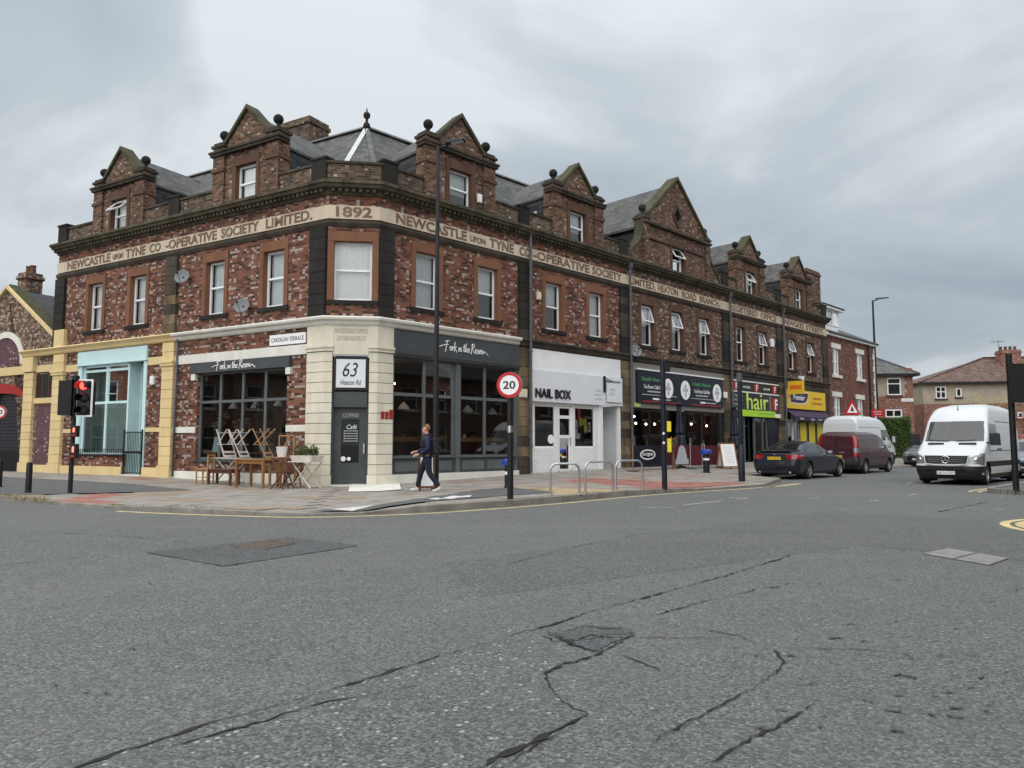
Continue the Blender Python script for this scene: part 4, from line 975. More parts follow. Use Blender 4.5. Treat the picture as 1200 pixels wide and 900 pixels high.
# Cardigan Terrace side
raw('wall', wallholes(-6.9, -.7, .1, 4.90, [(-5.72, -1.56, .82, 3.68)], y=.004), 'brick_red', B, ML)
O('stone_strip', MB().box(-6.88, -.71, -.045, .1, 4.03, 4.33), 'stone_white', B, ML)
for a, b in ((-6.88, -5.74), (-1.54, -.71)): O('stone_strip', MB().box(a, b, -.03, .1, 1.71, 1.91), 'stone_white', B, ML)
O('plinth', MB().box(-6.88, -.73, -.06, .1, .0, .44), 'stone_white', B, ML)
for a, b in ((-5.96, -5.72), (-1.56, -1.32)): O('bracket', MB().box(a + .02, b - .02, -.10, .05, 3.45, 3.66), 'stone_white', B, ML)
glazing(ML, [-5.67, -4.69, -3.63, -2.60, -1.61], [.86, 2.72, 3.66], .10, .09, 'grey_mid', 'glass_shop', B)
room(ML, -5.7, -1.6, .75, 3.68, 2.2)
O('shop_sill', MB().box(-5.74, -1.55, -.06, .2, .76, .83), 'grey_paint', B, ML)
sg = E('shop_sign', 'dark grey fascia with white handwritten name above the window by the wooden furniture', 'sign', ML @ T(-3.68, -.1, 3.67))
O('sign_board', MB().box(-5.98, -1.38, -.12, .06, 3.675, 4.02), 'grey_paint', sg, ML); O('lettering', script('Fork in the Rosen~', 2.05, .30, -.13, .013), 'text_white', sg, ML @ T(-4.88, 0, 3.71))
pn = E('street_nameplate', 'white street nameplate reading CARDIGAN TERRACE on the brick wall', 'sign', ML @ T(-1.55, -.03, 4.4))
O('plate', MB().box(-2.32, -.79, -.045, -.015, 4.37, 4.70), 'text_white', pn, ML); O('lettering', txt('CARDIGAN TERRACE', 1.38, .13, .004), 'text_dark', pn, ML @ T(-2.24, -.046, 4.47))
O('plate_edge', MB().box(-2.34, -.77, -.04, -.012, 4.35, 4.369).box(-2.34, -.77, -.04, -.012, 4.701, 4.72), 'black_paint', pn, ML)
def pendant(M, s, n, z, top, label, r=.17):
    t = E('pendant_lamp', label, 'lamp', M @ T(s, n, z), 'white pendant lamps in the café windows')
    O('lamp_shade', MB().lathe([(r, 0), (r * .95, .05), (r * .55, .15), (.05, .2), (.03, .24)], 14), 'text_white', t, M @ T(s, n, z), smooth='auto'); O('cord', MB().tube([(0, 0, .24), (0, 0, top - z)], .008, 5), 'black_paint', t, M @ T(s, n, z))
for px, py in ((249, 479), (274, 478), (300, 477), (327, 475)):
    s, z = on(ML, px, py, .8); pendant(ML, s, .8, z - .03, 3.68, 'white cone pendant lamp behind the window above the wooden furniture')
def potted(M, s, n, z, h, name, label, seed, mat='leaf', rad=.22, pot='plant_pot', grp='plants in the café window'):
    t = E(name, label, 'plant', M @ T(s, n, z), grp); r = random.Random(seed)
    O('pot', MB().lathe([(.10, 0), (.14, .22), (.12, .22)], 12), pot, t, M @ T(s, n, z), smooth='auto')
    st = MB(); lf = MB()
    for _ in range(7):
        a, q = r.uniform(0, 6.28), r.uniform(.2, 1); tip = (rad * q * math.cos(a), rad * q * math.sin(a), h * r.uniform(.6, 1)); st.tube([(0, 0, .2), (tip[0] * .4, tip[1] * .4, .2 + tip[2] * .5), tip], .008, 5); leaves(lf, r, tip, (.12, .12, .16), 26, .06)
    O('stem', st, 'wood_dark', t, M @ T(s, n, z)); O('foliage', lf, mat, t, M @ T(s, n, z), kind='stuff')
pl = O('window_shelf', MB().box(-5.65, -1.65, .28, .75, 1.02, 1.08), 'wood', B, ML)
for i, (s, h, mt, lb) in enumerate(((-5.15, 1.3, 'grass_dry', 'dry grasses in a pot behind the left café window pane'), (-4.1, 1.0, 'grass_dry', 'dry seed heads in a pot behind the second café pane'), (-3.1, 1.5, 'leaf', 'tall green plant in a pot behind the third café pane'), (-2.1, 1.1, 'leaf', 'green plant in a pot behind the café pane nearest the cream pier'))): potted(ML, s, .5, 1.081, h, 'potted_plant', lb, i + 3, mt)
# Heaton Road side of the café
O('plinth', MB().box(.58, 5.95, -.07, .3, .02, .42), 'stone_white', B, MR)
rs_ = O('stall_riser', MB().box(.56, 5.93, .02, .2, .421, .90), 'grey_paint', B, MR)
for a, b in ((.72, 1.74), (1.92, 2.92), (3.38, 4.34), (4.50, 5.64)): O('riser_panel', MB().box(a, b, 0, .03, .50, .80), 'grey_mid', rs_, MR)
glazing(MR, [.62, 1.83, 3.02], [.94, 2.86, 3.98], .06, .10, 'grey_mid', 'glass_shop', B); glazing(MR, [3.30, 4.42, 5.76], [.94, 2.86, 3.98], .06, .10, 'grey_mid', 'glass_shop', B)
O('shop_post', MB().box(3.075, 3.245, -.03, .2, .42, 4.0), 'grey_mid', B, MR); O('shop_post', MB().box(5.815, 5.94, -.01, .2, .42, 4.0), 'grey_mid', B, MR); O('shop_sill', MB().box(.57, 5.94, -.05, .2, .905, .935), 'grey_mid', B, MR)
room(MR, .6, 5.9, .42, 4.0, 3.2)
sg = E('shop_sign', 'long dark grey fascia with white handwritten name beside the cream corner pier', 'sign', MR @ T(3.2, -.1, 4.1))
O('sign_board', MB().box(.575, 5.93, -.11, .1, 4.14, 4.80), 'grey_paint', sg, MR); O('moulding', MB().ext([(-.14, 3.99), (.1, 3.99), (.1, 4.135), (-.2, 4.135), (-.2, 4.09)], .575, 5.93), 'grey_paint', sg, MR)
O('lettering', script('Fork in the Rosen~', 2.12, .36, -.125, .014), 'text_white', sg, MR @ T(2.28, 0, 4.30))
O('counter', MB().box(.8, 5.8, .45, .85, 1.42, 1.56), 'wood_light', B, MR)
for px, py in ((473, 478), (548, 481), (577, 484)):
    s, z = on(MR, px, py, 1.2); pendant(MR, s, 1.2, z - .05, 4.0, 'white cone pendant lamp behind the dark café window on the main street', .2)
emit('bulb', (1.0, 0.62, 0.25), 9.0)
ch = E('chandelier', 'cluster of glowing bulbs hanging behind the dark café window', 'lamp', MR @ T(1.1, 1.2, 3.2)); bb = MB(); rr = random.Random(2)
for i in range(9): 
    a = i * .7; p = (.35 * math.cos(a) * (.5 + .5 * rr.random()), .3 * math.sin(a), .12 * rr.random()); bb.tube([(0, 0, .45), p], .008, 4)
    O('bulb', MB().ball(p, .032, 8), 'bulb', ch, MR @ T(1.1, 1.2, 3.2))
bb.tube([(0, 0, .4), (0, 0, .78)], .01, 5); O('chandelier_arm', bb, 'black_paint', ch, MR @ T(1.1, 1.2, 3.2))
for k in range(9):
    s = 1.0 + k * .5; z = 1.561; nm = ('mug', 'bowl', 'bottle')[k % 3]
    pr = {'mug': [(.045, 0), (.05, .1), (.045, .1), (.04, .01)], 'bowl': [(.05, 0), (.12, .08), (.11, .08), (.04, .015)], 'bottle': [(.04, 0), (.04, .2), (.015, .26), (.015, .32)]}[nm]
    O(nm, MB().lathe(pr, 10), ('text_white', 'plant_pot', 'leaf')[k % 3], None, MR @ T(s, .62 + .1 * (k % 2), z), smooth='auto', label={'mug': 'small white mug on the wooden counter behind the café glass', 'bowl': 'grey bowl on the wooden counter behind the café glass', 'bottle': 'green bottle on the wooden counter behind the café glass'}[nm], cat=nm, group=nm + 's on the café counter')
# painted stone piers between the shops, with their soot
for a, b in RP[1:-1]: pilaster(MR, a, b, .2, 4.80, ['stone_tan', 'stone_tan', 'stone_sooty'], h=.36, proud=.08, name='shop_pier')
pilaster(MR, RP[-1][0], RP[-1][1], .2, 4.80, ['stone_sooty'], h=.36, proud=.08, name='shop_pier')
run('storey_course', [(-.05, 4.82), (.05, 4.82), (.05, 5.10), (-.20, 5.10), (-.22, 5.04), (-.12, 4.96), (-.10, 4.86)], 'stone_sooty', ((MR, 5.952, REND, 0, 0),))
# Nail bar
a0, b0 = 6.54, 11.93
O('shop_front', wallholes(a0, 10.62, .2, 2.9, [(6.84, 8.02, 1.2, 2.78), (8.14, 8.98, .2, 2.78), (9.1, 10.36, 1.2, 2.78)], y=.03, dep=.12).mesh('shop_front'), 'brick_white', B, MR)
glazing(MR, [6.87, 7.99], [1.23, 2.75], .07, .06, 'white_paint', 'glass_shop', B); glazing(MR, [9.13, 10.33], [1.23, 2.75], .07, .06, 'white_paint', 'glass_shop', B)
d = glazing(MR, [8.20, 8.92], [.34, 1.62, 2.36, 2.75], .07, .12, 'white_paint', 'glass_shop', B, name='shop_door')
O('door_handle', MB().box(8.84, 8.87, .03, .06, 1.3, 1.6), 'steel', d, MR)
raw('shop_lobby', MB().quad((10.62, .03, .2), (10.62, .95, .2), (10.62, .95, 2.9), (10.62, .03, 2.9)).quad((10.62, .95, .2), (11.93, .95, .2), (11.93, .95, 2.9), (10.62, .95, 2.9)).quad((11.93, .95, .2), (11.93, .03, .2), (11.93, .03, 2.9), (11.93, .95, 2.9)), 'white_paint', B, MR)
O('shop_post', MB().box(10.55, 10.75, -.04, .1, .2, 2.85), 'white_paint', B, MR); O('shop_post', MB().box(11.76, 11.93, -.03, .1, .2, 2.85), 'white_paint', B, MR)
O('side_door', MB().box(10.85, 11.7, .88, .93, .3, 2.6).box(10.95, 11.6, .86, .88, .45, 1.3).box(10.95, 11.6, .86, .88, 1.45, 2.45), 'white_paint', B, MR)
room(MR, 6.8, 10.5, .2, 2.9, 2.5, 'room_wall')
O('upper_panel', MB().box(a0, b0, -.06, .1, 4.04, 4.80), 'white_paint', B, MR)
sg = E('shop_sign', 'white fascia with raised black NAIL BOX letters on the white shop', 'sign', MR @ T(9.2, -.1, 2.9))
O('sign_board', MB().box(a0, b0, -.14, .08, 2.88, 4.03), 'white_board', sg, MR); O('lettering', txt('NAIL BOX', 1.95, .34, .05, bold=.015), 'text_dark', sg, MR @ T(6.70, -.14, 3.02))
for i in range(3): O('lettering', txt(('NAILS', 'BEAUTY', 'LASHES')[i], .42, .07, .004), 'text_grey', sg, MR @ T(10.15, -.142, 3.42 - i * .17))
sg = E('hanging_sign', 'white square sign hanging from a black bracket on the white shop', 'sign', MR @ T(10.8, -.2, 3.2))
O('bracket', MB().box(10.66, 10.76, -.2, -.141, 3.4, 4.05).bar((10.7, -.19, 3.86), (11.75, -.19, 3.86), .03).bar((10.7, -.19, 3.98), (11.2, -.19, 3.87), .02), 'black_paint', sg, MR)
O('sign_face', MB().box(10.82, 11.8, -.205, -.185, 3.02, 3.78), 'white_board', sg, MR); O('lettering', txt('NAIL\nBOX', .36, .32, .004), 'text_grey', sg, MR @ T(11.0, -.206, 3.28))
rp = random.Random(8)
for k in range(11):
    x, z = rp.uniform(9.2, 10.1), rp.uniform(1.25, 2.4); w, h = rp.uniform(.12, .25), rp.uniform(.18, .4)
    O('window_poster', MB().box(x, x + w, .125 + .003 * k, .1265 + .003 * k, z, z + h), ('petal_pink', 'text_white', 'letter_lime', 'sign_red', 'text_white', 'purple_paint', 'aqua_paint', 'yellow_box')[k % 8], B, MR)
O('window_sticker', MB().lathe([(.17, .098), (.17, .102)], 18, (7.8, 0, 1.52), axis='y'), 'text_white', B, MR)
# Lloyd's
O('upper_panel', MB().box(12.57, 20.38, -.05, .1, 2.88, 4.80), plain('taupe', (.20, .185, .17), .6, .08), B, MR)
O('gutter_strip', MB().box(13.0, 20.3, -.14, -.051, 4.50, 4.56), 'white_paint', B, MR)
sg = E('shop_sign', 'long black cafe bar fascia with green and white lettering and white ovals', 'sign', MR @ T(16.5, -.15, 3.1))
O('sign_board', MB().box(12.98, 20.15, -.15, -.052, 3.10, 4.46), 'navy_black', sg, MR)
for x in (13.3, 17.2):
    O('lettering', txt("Lloyd's Heaton", 1.6, .22, .006), 'sign_green', sg, MR @ T(x + (0 if x < 15 else .15), -.151, 4.0)); O('lettering', txt('Tea Room Cafe Bar', 1.45, .17, .006), 'text_white', sg, MR @ T(x + (.12 if x < 15 else .25), -.151, 3.72)); O('print_line', MB().box(x + .4, x + 1.5, -.157, -.151, 3.57, 3.63), 'text_grey', sg, MR)
    O('print_line', MB().box(x + .8, x + 1.25, -.157, -.151, 3.25, 3.33), 'text_white', sg, MR); O('print_line', MB().box(x + 1.3, x + 2.2, -.157, -.151, 3.26, 3.31), 'text_grey', sg, MR); O('stripe', MB().box(x, x + 2.7, -.157, -.151, 3.44, 3.47), 'text_grey', sg, MR); O('stripe', MB().box(x, x + 2.75, -.157, -.151, 3.14, 3.19), 'maroon_sign', sg, MR)
for x in (15.30, 16.72, 19.55):
    ov = MB(); ov.hexa([(x + .40 * math.cos(t), -.151, 3.8 + .44 * math.sin(t)) for t in [k * math.pi / 14 for k in range(28)]], [(x + .40 * math.cos(t), -.158, 3.8 + .44 * math.sin(t)) for t in [k * math.pi / 14 for k in range(28)]])
    O('emblem', ov, 'text_white', sg, MR); O('emblem_mark', MB().box(x - .2, x + .2, -.163, -.1585, 3.72, 3.88).box(x - .06, x + .06, -.163, -.1585, 3.5, 3.7).box(x - .1, x + .1, -.163, -.1585, 3.9, 4.05), 'text_grey', sg, MR)
O('stall_riser', MB().box(12.57, 20.38, -.02, .2, .25, .95), 'burgundy', B, MR)
glazing(MR, [12.65, 14.1, 15.5], [1.0, 2.83], .04, .10, 'black_paint', 'glass_shop', B); glazing(MR, [16.9, 18.4, 19.9], [1.0, 2.83], .04, .10, 'black_paint', 'glass_shop', B)
glazing(MR, [15.6, 16.8], [.4, 2.83], .35, .12, 'black_paint', 'glass_shop', B, name='shop_door'); O('shop_post', MB().box(19.96, 20.36, 0, .1, .3, 2.85), 'black_paint', B, MR)
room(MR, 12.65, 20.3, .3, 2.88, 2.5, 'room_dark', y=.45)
O('window_shelf', MB().box(12.7, 15.5, .5, .8, 1.15, 1.19).box(16.95, 19.9, .5, .8, 1.15, 1.19), 'wood', B, MR)
for k, (s, h) in enumerate(((13.0, .35), (13.6, .5), (14.7, .4), (17.3, .3), (18.2, .45), (19.3, .35))): O('menu_card', MB().box(s, s + .22, .6, .62, 1.191, 1.19 + h), 'text_white', None, MR, label='white menu card standing in the cafe bar window', cat='card', group='menu cards in the cafe bar window')
emit('festoon', (1.0, 0.85, 0.6), 5.0)
for k, (px, py) in enumerate(((743, 488), (745, 496), (767, 497), (757, 497), (810, 497), (828, 499))):
    s, z = on(MR, px, py, .7); t = E('hanging_bulb', 'small white bulb hanging in the dark cafe bar window', 'lamp', MR @ T(s, .7, z), 'bulbs in the cafe bar window'); O('bulb', MB().ball((0, 0, 0), .05, 8), 'festoon', t, MR @ T(s, .7, z)); O('cord', MB().tube([(0, 0, .05), (0, 0, 2.87 - z)], .006, 4), 'black_paint', t, MR @ T(s, .7, z))
O('yellow_notice', MB().box(12.9, 13.3, -.06, -.051, 2.93, 3.08), 'letter_lime', B, MR)
# hairdresser
O('upper_panel', MB().box(21.07, 26.38, -.06, .1, 3.99, 4.80), 'black_paint', B, MR)
O('white_rail', MB().box(21.1, 26.38, -.10, -.061, 4.55, 4.61).box(21.1, 26.38, -.10, -.061, 3.99, 4.05), 'white_paint', B, MR)
for x in (21.3, 23.5, 25.6): 
    O('logo_square', MB().box(x, x + .55, -.075, -.061, 4.08, 4.52), 'maroon_sign', B, MR); O('lettering', txt('F', .2, .34, .006, bold=.02), 'text_white', B, MR @ T(x + .25, -.076, 4.12))
for x in (22.35, 24.6): O('lettering', txt('NOW OPEN', .75, .12, .006), 'text_white', B, MR @ T(x, -.062, 4.22))
sg = E('shop_sign', 'black fascia with big lime green word hair over a lime strip', 'sign', MR @ T(23.7, -.1, 2.75))
O('sign_board', MB().box(21.08, 26.36, -.13, .05, 2.76, 3.98), 'navy_black', sg, MR); O('lime_strip', MB().box(21.9, 25.7, -.16, -.131, 2.77, 3.10), 'lime_paint', sg, MR); O('white_strip', MB().box(25.71, 26.35, -.16, -.131, 2.77, 2.98), 'white_paint', sg, MR)
O('lettering', txt('hair', 2.4, .86, .03), 'letter_lime', sg, MR @ T(22.55, -.13, 3.14)); O('lettering', txt('cut & blow dry', 1.7, .13, .006), 'sign_green', sg, MR @ T(23.8, -.161, 2.88))
O('divider', MB().box(25.12, 25.2, -.15, -.131, 3.11, 3.97), 'steel', sg, MR); O('logo_square', MB().box(25.3, 26.1, -.145, -.131, 3.15, 3.85), 'maroon_sign', sg, MR); O('lettering', txt('F', .32, .58, .006, bold=.03), 'text_white', sg, MR @ T(25.72, -.146, 3.2))
for i, w in enumerate(('THREAD', 'WAXING', 'NAILS', 'TANNING')): O('lettering', txt(w, .85, .15, .006), 'text_grey', sg, MR @ T(21.25, -.132, 3.72 - i * .22))
glazing(MR, [21.15, 22.2, 22.6], [.45, 2.74], .05, .09, 'grey_mid', 'glass_shop', B); glazing(MR, [22.6, 23.7], [.45, 2.3, 2.74], .35, .1, plain('dark_green', (.02, .045, .04), .5), 'glass_shop', B, name='shop_door'); glazing(MR, [23.7, 24.6, 25.1], [.45, 2.74], .05, .09, 'grey_mid', 'glass_shop', B)
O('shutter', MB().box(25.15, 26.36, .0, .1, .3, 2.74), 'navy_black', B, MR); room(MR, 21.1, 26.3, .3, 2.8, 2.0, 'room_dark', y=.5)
O('stall_riser', MB().box(21.08, 22.6, .03, .2, .25, .45).box(23.7, 25.14, .03, .2, .25, .45), 'dark_green', B, MR)
# convenience store
O('upper_panel', MB().box(27.07, 32.6, -.05, .1, 3.31, 4.80), 'stone_sooty', B, MR)
sg = E('shop_sign', 'yellow fascia with white word on a dark purple lozenge over the purple awning', 'sign', MR @ T(29.9, -.1, 3.35))
O('sign_board', MB().box(27.2, 32.5, -.16, -.051, 3.36, 4.44), 'yellow_paint', sg, MR)
lo = crv([(27.7, 3.72), (29.0, 3.70), (29.75, 3.82), (30.0, 4.25), (29.95, 4.3), (28.5, 4.3), (27.6, 4.3)], 4)
O('lozenge_edge', MB().prism_y([(x + (.05 if x > 28.5 else -.03), z + (.05 if z > 4 else -.05)) for x, z in lo], -.166, -.161), 'text_white', sg, MR); O('lozenge', MB().prism_y(lo, -.172, -.1665), 'purple_paint', sg, MR)
O('lettering', txt('Premier', 1.6, .32, .006, shear=.2, bold=.01), 'text_white', sg, MR @ T(27.95, -.173, 3.86)); O('lettering', txt('Heaton Rd', 1.2, .18, .006), 'maroon_sign', sg, MR @ T(30.7, -.162, 3.98)); O('lettering', txt('Convenience', 1.6, .18, .006), 'maroon_sign', sg, MR @ T(30.5, -.162, 3.68))
sg = E('projecting_sign', 'square yellow box sign projecting over the yellow fascia', 'sign', MR @ T(27.3, -.2, 4.1))
O('sign_box', MB().box(27.32, 27.46, -1.05, -.162, 4.12, 4.86), 'yellow_paint', sg, MR); O('sign_print', MB().box(27.312, 27.319, -.95, -.3, 4.40, 4.62), 'orange_paint', sg, MR); O('bracket', MB().box(27.36, 27.42, -.162, .0, 4.4, 4.45), 'black_paint', sg, MR)
aw = E('awning', 'purple shop awning below the yellow fascia', 'awning', MR @ T(29.9, -.1, 2.7))
O('canvas', MB().hexa([(27.2, -.06, 3.28), (32.5, -.06, 3.28), (32.5, -.55, 2.86), (27.2, -.55, 2.86)], [(27.2, -.06, 3.31), (32.5, -.06, 3.31), (32.5, -.56, 2.89), (27.2, -.56, 2.89)]), 'purple_paint', aw, MR); O('valance', MB().box(27.2, 32.5, -.575, -.561, 2.66, 2.895), 'purple_paint', aw, MR)
for x, w in ((27.9, 'Wine'), (29.4, 'Beer'), (30.4, 'Food'), (31.3, 'News')): O('lettering', txt(w, .5, .11, .005), 'text_white', aw, MR @ T(x, -.576, 2.72))
glazing(MR, [27.15, 28.3, 29.1], [.45, 2.7, 3.3], .05, .1, 'white_paint', 'glass_shop', B); glazing(MR, [29.1, 30.3, 31.5, 32.55], [.45, 2.7, 3.3], .05, .1, 'grey_mid', 'glass_shop', B); O('stall_riser', MB().box(27.08, 32.6, .03, .2, .25, .40), 'grey_paint', B, MR)
for a, b in ((29.25, 30.1), (30.45, 31.3), (31.65, 32.4)): O('window_poster', MB().box(a, b, .036, .042, .8, 2.62), 'yellow_box', B, MR)
room(MR, 27.1, 32.6, .3, 3.3, 1.5, 'room_dark', y=.4)
# ---- Cardigan Terrace, the yellow end with the pale blue shopfront
M0 = ML
run('storey_course', [(-.05, 4.84), (.05, 4.84), (.05, 5.10), (-.22, 5.10), (-.26, 5.06), (-.14, 4.96), (-.10, 4.88)], 'stone_yellow', ((ML, -16.55, -6.902, 0, 0),))
raw('wall', wallholes(-14.4, -6.9, .1, 4.9, [(-12.62, -8.44, .1, 4.80)], y=.004), 'brick_red', B, ML)
for a, b in ((-7.48, -6.88), (-14.22, -13.5)):
    pilaster(ML, a, b, .62, 4.82, ['stone_yellow'], h=.335, proud=.11, name='yellow_pilaster'); O('pilaster_base', MB().box(a - .04, b + .04, -.15, .05, .0, .61), 'stone_yellow', B, ML); O('pilaster_cap', MB().box(a - .04, b + .04, -.17, .05, 4.0, 4.10), 'stone_yellow', B, ML)
    O('pilaster_cap', MB().box(a - .06, b + .06, -.2, .05, 4.101, 4.17), 'stone_yellow', B, ML)
O('yellow_pedestal', MB().box(-14.24, -13.55, -.13, .05, 5.10, 5.78), 'stone_yellow', B, ML)
for a, b in ((-8.40, -7.50), (-13.48, -12.64)):
    O('stone_strip', MB().box(a, b, -.03, .05, 4.10, 4.37), 'stone_yellow', B, ML); O('stone_strip', MB().box(a, b, -.03, .05, 1.76, 1.91), 'stone_yellow', B, ML)
O('plinth', MB().box(-13.46, -9.6, -.09, .3, .0, .53), 'stone_yellow', B, ML); O('plinth', MB().box(-8.42, -7.53, -.09, .3, .0, .53), 'stone_yellow', B, ML)
O('stall_riser', MB().box(-12.6, -9.58, .02, .2, .531, .92), 'brick_red', B, ML)
fs = O('blue_fascia', MB().box(-12.66, -8.42, -.06, .2, 4.32, 4.81).box(-12.70, -8.38, -.10, .2, 4.28, 4.319), 'aqua_paint', B, ML)
O('shop_post', MB().box(-12.62, -12.40, -.03, .2, .9, 4.279), 'aqua_paint', B, ML); O('shop_post', MB().box(-8.62, -8.44, -.03, .2, .25, 4.279), 'aqua_paint', B, ML)
glazing(ML, [-12.33, -10.9, -9.58], [.98, 2.86, 4.06, 4.24], .05, .09, 'aqua_paint', 'glass_shop', B)
glazing(ML, [-9.52, -8.66], [.3, 2.86, 4.24], .5, .09, 'aqua_paint', 'glass_shop', B, name='shop_door')
room(ML, -12.6, -9.55, .9, 4.3, .7, 'room_teal', y=.18); room(ML, -9.5, -8.6, .25, 4.3, 1.0, 'room_teal', y=.6)
raw('door_lobby', MB().quad((-9.54, .05, .2), (-9.54, .62, .2), (-9.54, .62, 4.3), (-9.54, .05, 4.3)).quad((-8.63, .62, .2), (-8.63, .05, .2), (-8.63, .05, 4.3), (-8.63, .62, 4.3)), 'aqua_paint', B, ML)
O('shop_sill', MB().box(-12.4, -9.56, -.08, .1, .921, .97), 'black_paint', B, ML); O('entrance_step', MB().box(-9.55, -8.45, -.12, .6, .1, .27), 'stone_white', B, ML)
rl = MB()
for i in range(25): x = -12.3 + i * .112; rl.bar((x, -.04, .97), (x, -.04, 1.14), .016); rl.ball((x, -.04, 1.15), .02, 6)
O('sill_spikes', rl, 'black_paint', B, ML, kind='stuff')
gt = E('metal_gate', 'black iron bar gate in the pale blue shop doorway', 'gate', ML @ T(-9.0, -.05, .28))
O('gate_frame', MB().bar((-9.52, -.06, .28), (-9.52, -.06, 1.85), .04).bar((-8.5, -.06, .28), (-8.5, -.06, 1.85), .04).bar((-9.5, -.06, 1.74), (-8.52, -.06, 1.74), .03).bar((-9.5, -.06, 1.05), (-8.52, -.06, 1.05), .08).bar((-9.5, -.06, .33), (-8.52, -.06, .33), .03), 'black_paint', gt, ML)
for i in range(10): x = -9.42 + i * .093; O('gate_bar', MB().tube([(x, -.06, .345), (x, -.06, 1.8)], .009, 6), 'black_paint', gt, ML)
# small fittings on the walls, each a thing of its own
def dish(M, px, py, r, label, turn):
    s, z = on(M, px, py, -.3); t = E('satellite_dish', label, 'satellite dish', M @ T(s, -.3, z)); W_ = M @ T(s, -.3, z) @ Rz(turn) @ Matrix.Rotation(-.35, 4, 'X')
    O('reflector', MB().lathe([(.01, .06), (r * .5, .045), (r * .85, .015), (r, -.01), (r * .85, .03), (r * .4, .075)], 18, axis='y'), 'dish_grey', t, W_, smooth=True); O('feed_arm', MB().bar((0, .02, -r * .9), (0, -.32, -r * .2), .02), 'dish_grey', t, W_); O('receiver', MB().box(-.025, .025, -.36, -.28, -r * .3, -r * .1), 'black_paint', t, W_); O('wall_arm', MB().bar((s, -.27, z - .02), (s + .08, .02, z - .05), .04), 'black_paint', t, M)
dish(ML, 213, 324, .26, 'grey satellite dish at the top of the dark stone pilaster', .45); dish(ML, 283, 358, .26, 'grey satellite dish low on the brick wall between two windows', .4); dish(MR, 745, 411, .28, 'grey satellite dish above the black cafe bar fascia', -.5)
al_ = []
def wbox(M, px, py, w, h, name, label, mat, cat, d=.09, n=0.0):
    s, z = on(M, px, py, n); t = E(name, label, cat, M @ T(s, n, z)); O('case', MB().box(s - w / 2, s + w / 2, n - d, n, z - h / 2, z + h / 2), mat, t, M, bevel=.015); O('case_lid', MB().box(s - w / 2 + .03, s + w / 2 - .03, n - d - .012, n - d - .0005, z - h / 2 + .03, z + h / 2 - .03), mat, t, M, bevel=.006)
wbox(MR, 630, 347, .22, .3, 'alarm_box', 'cream alarm box on the brick wall beside the dark pilaster', 'cream_box', 'alarm box'); wbox(MR, 612, 461, .36, .3, 'alarm_box', 'tan alarm box on the stone pier beside the white shop', 'cream_box', 'alarm box', n=-.09); wbox(MR, 561, 233, .18, .3, 'vent_box', 'white box on the dormer pier above the street lamp', 'white_paint', 'box', n=-.11); wbox(MR, 904, 402, .35, .45, 'meter_box', 'white box on the brick wall beside an upper window over the hair shop', 'white_paint', 'box')
wbox(ML, 180, 446, .2, .3, 'wall_light', 'small white wall light between the blue shopfront and the yellow pilaster', 'white_paint', 'light'); wbox(MR, 849, 463, .3, .3, 'alarm_box', 'white round-cornered alarm box beside the black cafe bar fascia', 'white_paint', 'alarm box', n=-.09); wbox(MR, 937, 444, .4, .3, 'floodlight', 'white floodlight above the square yellow box sign', 'white_paint', 'light', d=.2)
kp_ = E('plaque_row', 'row of three small red plaques on the cream corner pier', 'plaque', MR @ T(.3, -.07, 2.1))
for i in range(3): O('plaque', MB().box(.12 + i * .15, .24 + i * .15, -.08, -.067, 2.08, 2.30 + (.06 if i == 2 else 0)), 'maroon_sign', kp_, MR)
# ---------------------------------------------------------------- neighbouring buildings
# brick garage on Cardigan Terrace
GB = E('garage_building', 'brown brick gabled garage with black shutter under a dark red arch', 'building', ML @ T(-18.2, 0, 0))
Mq = ML @ T(0, .05, 0)
def arch(cx, zc, rx, rz, a0=0.0, a1=math.pi, n=16): return [(cx + rx * math.cos(a0 + (a1 - a0) * i / n), zc + rz * math.sin(a0 + (a1 - a0) * i / n)) for i in range(n + 1)]
gx = -18.2
P = [(-22.1, -.1), (-20.25, -.1), (-20.25, 3.2)] + arch(gx - .15, 3.2, 1.9, .62)[::-1] + [(-16.45, -.1), (-14.45, -.1), (-14.45, 5.62), (gx, 7.85), (-22.1, 5.5)]
bm = bmesh.new(); f = bm.faces.new([bm.verts.new((x, 0, z)) for x, z in P]); bmesh.ops.triangulate(bm, faces=[f]); me = bpy.data.meshes.new('wall'); bm.to_mesh(me); bm.free()
O('wall', me, 'brick_garage', GB, Mq)
O('shutter', MB().box(-20.25, -16.45, .12, .18, -.05, 3.9), 'shutter', GB, Mq)
sl = MB()
for i in range(26): sl.box(-20.25, -16.45, .10, .118, .1 + i * .14, .1 + i * .14 + .10)
O('shutter_slats', sl, 'shutter', GB, Mq, kind='stuff')
o_, i_ = arch(gx - .15, 3.2, 1.9, .66), arch(gx - .15, 3.1, 1.9, .35)
O('red_arch', MB().hexa([(x, .09, z) for x, z in o_ + i_[::-1]], [(x, -.03, z) for x, z in o_ + i_[::-1]]), 'maroon_sign', GB, Mq)
o_, i_ = arch(gx + .05, 4.62, 1.52, 1.42), arch(gx + .05, 4.62, 1.27, 1.17)
O('blind_arch', MB().hexa([(x, 0, z) for x, z in i_], [(x, -.012, z) for x, z in i_]), 'brick_purple', GB, Mq)
ring = MB()
for k in range(16): ring.hexa([(o_[k][0], 0, o_[k][1]), (o_[k + 1][0], 0, o_[k + 1][1]), (i_[k + 1][0], 0, i_[k + 1][1]), (i_[k][0], 0, i_[k][1])], [(o_[k][0], -.06, o_[k][1]), (o_[k + 1][0], -.06, o_[k + 1][1]), (i_[k + 1][0], -.06, i_[k + 1][1]), (i_[k][0], -.06, i_[k][1])])
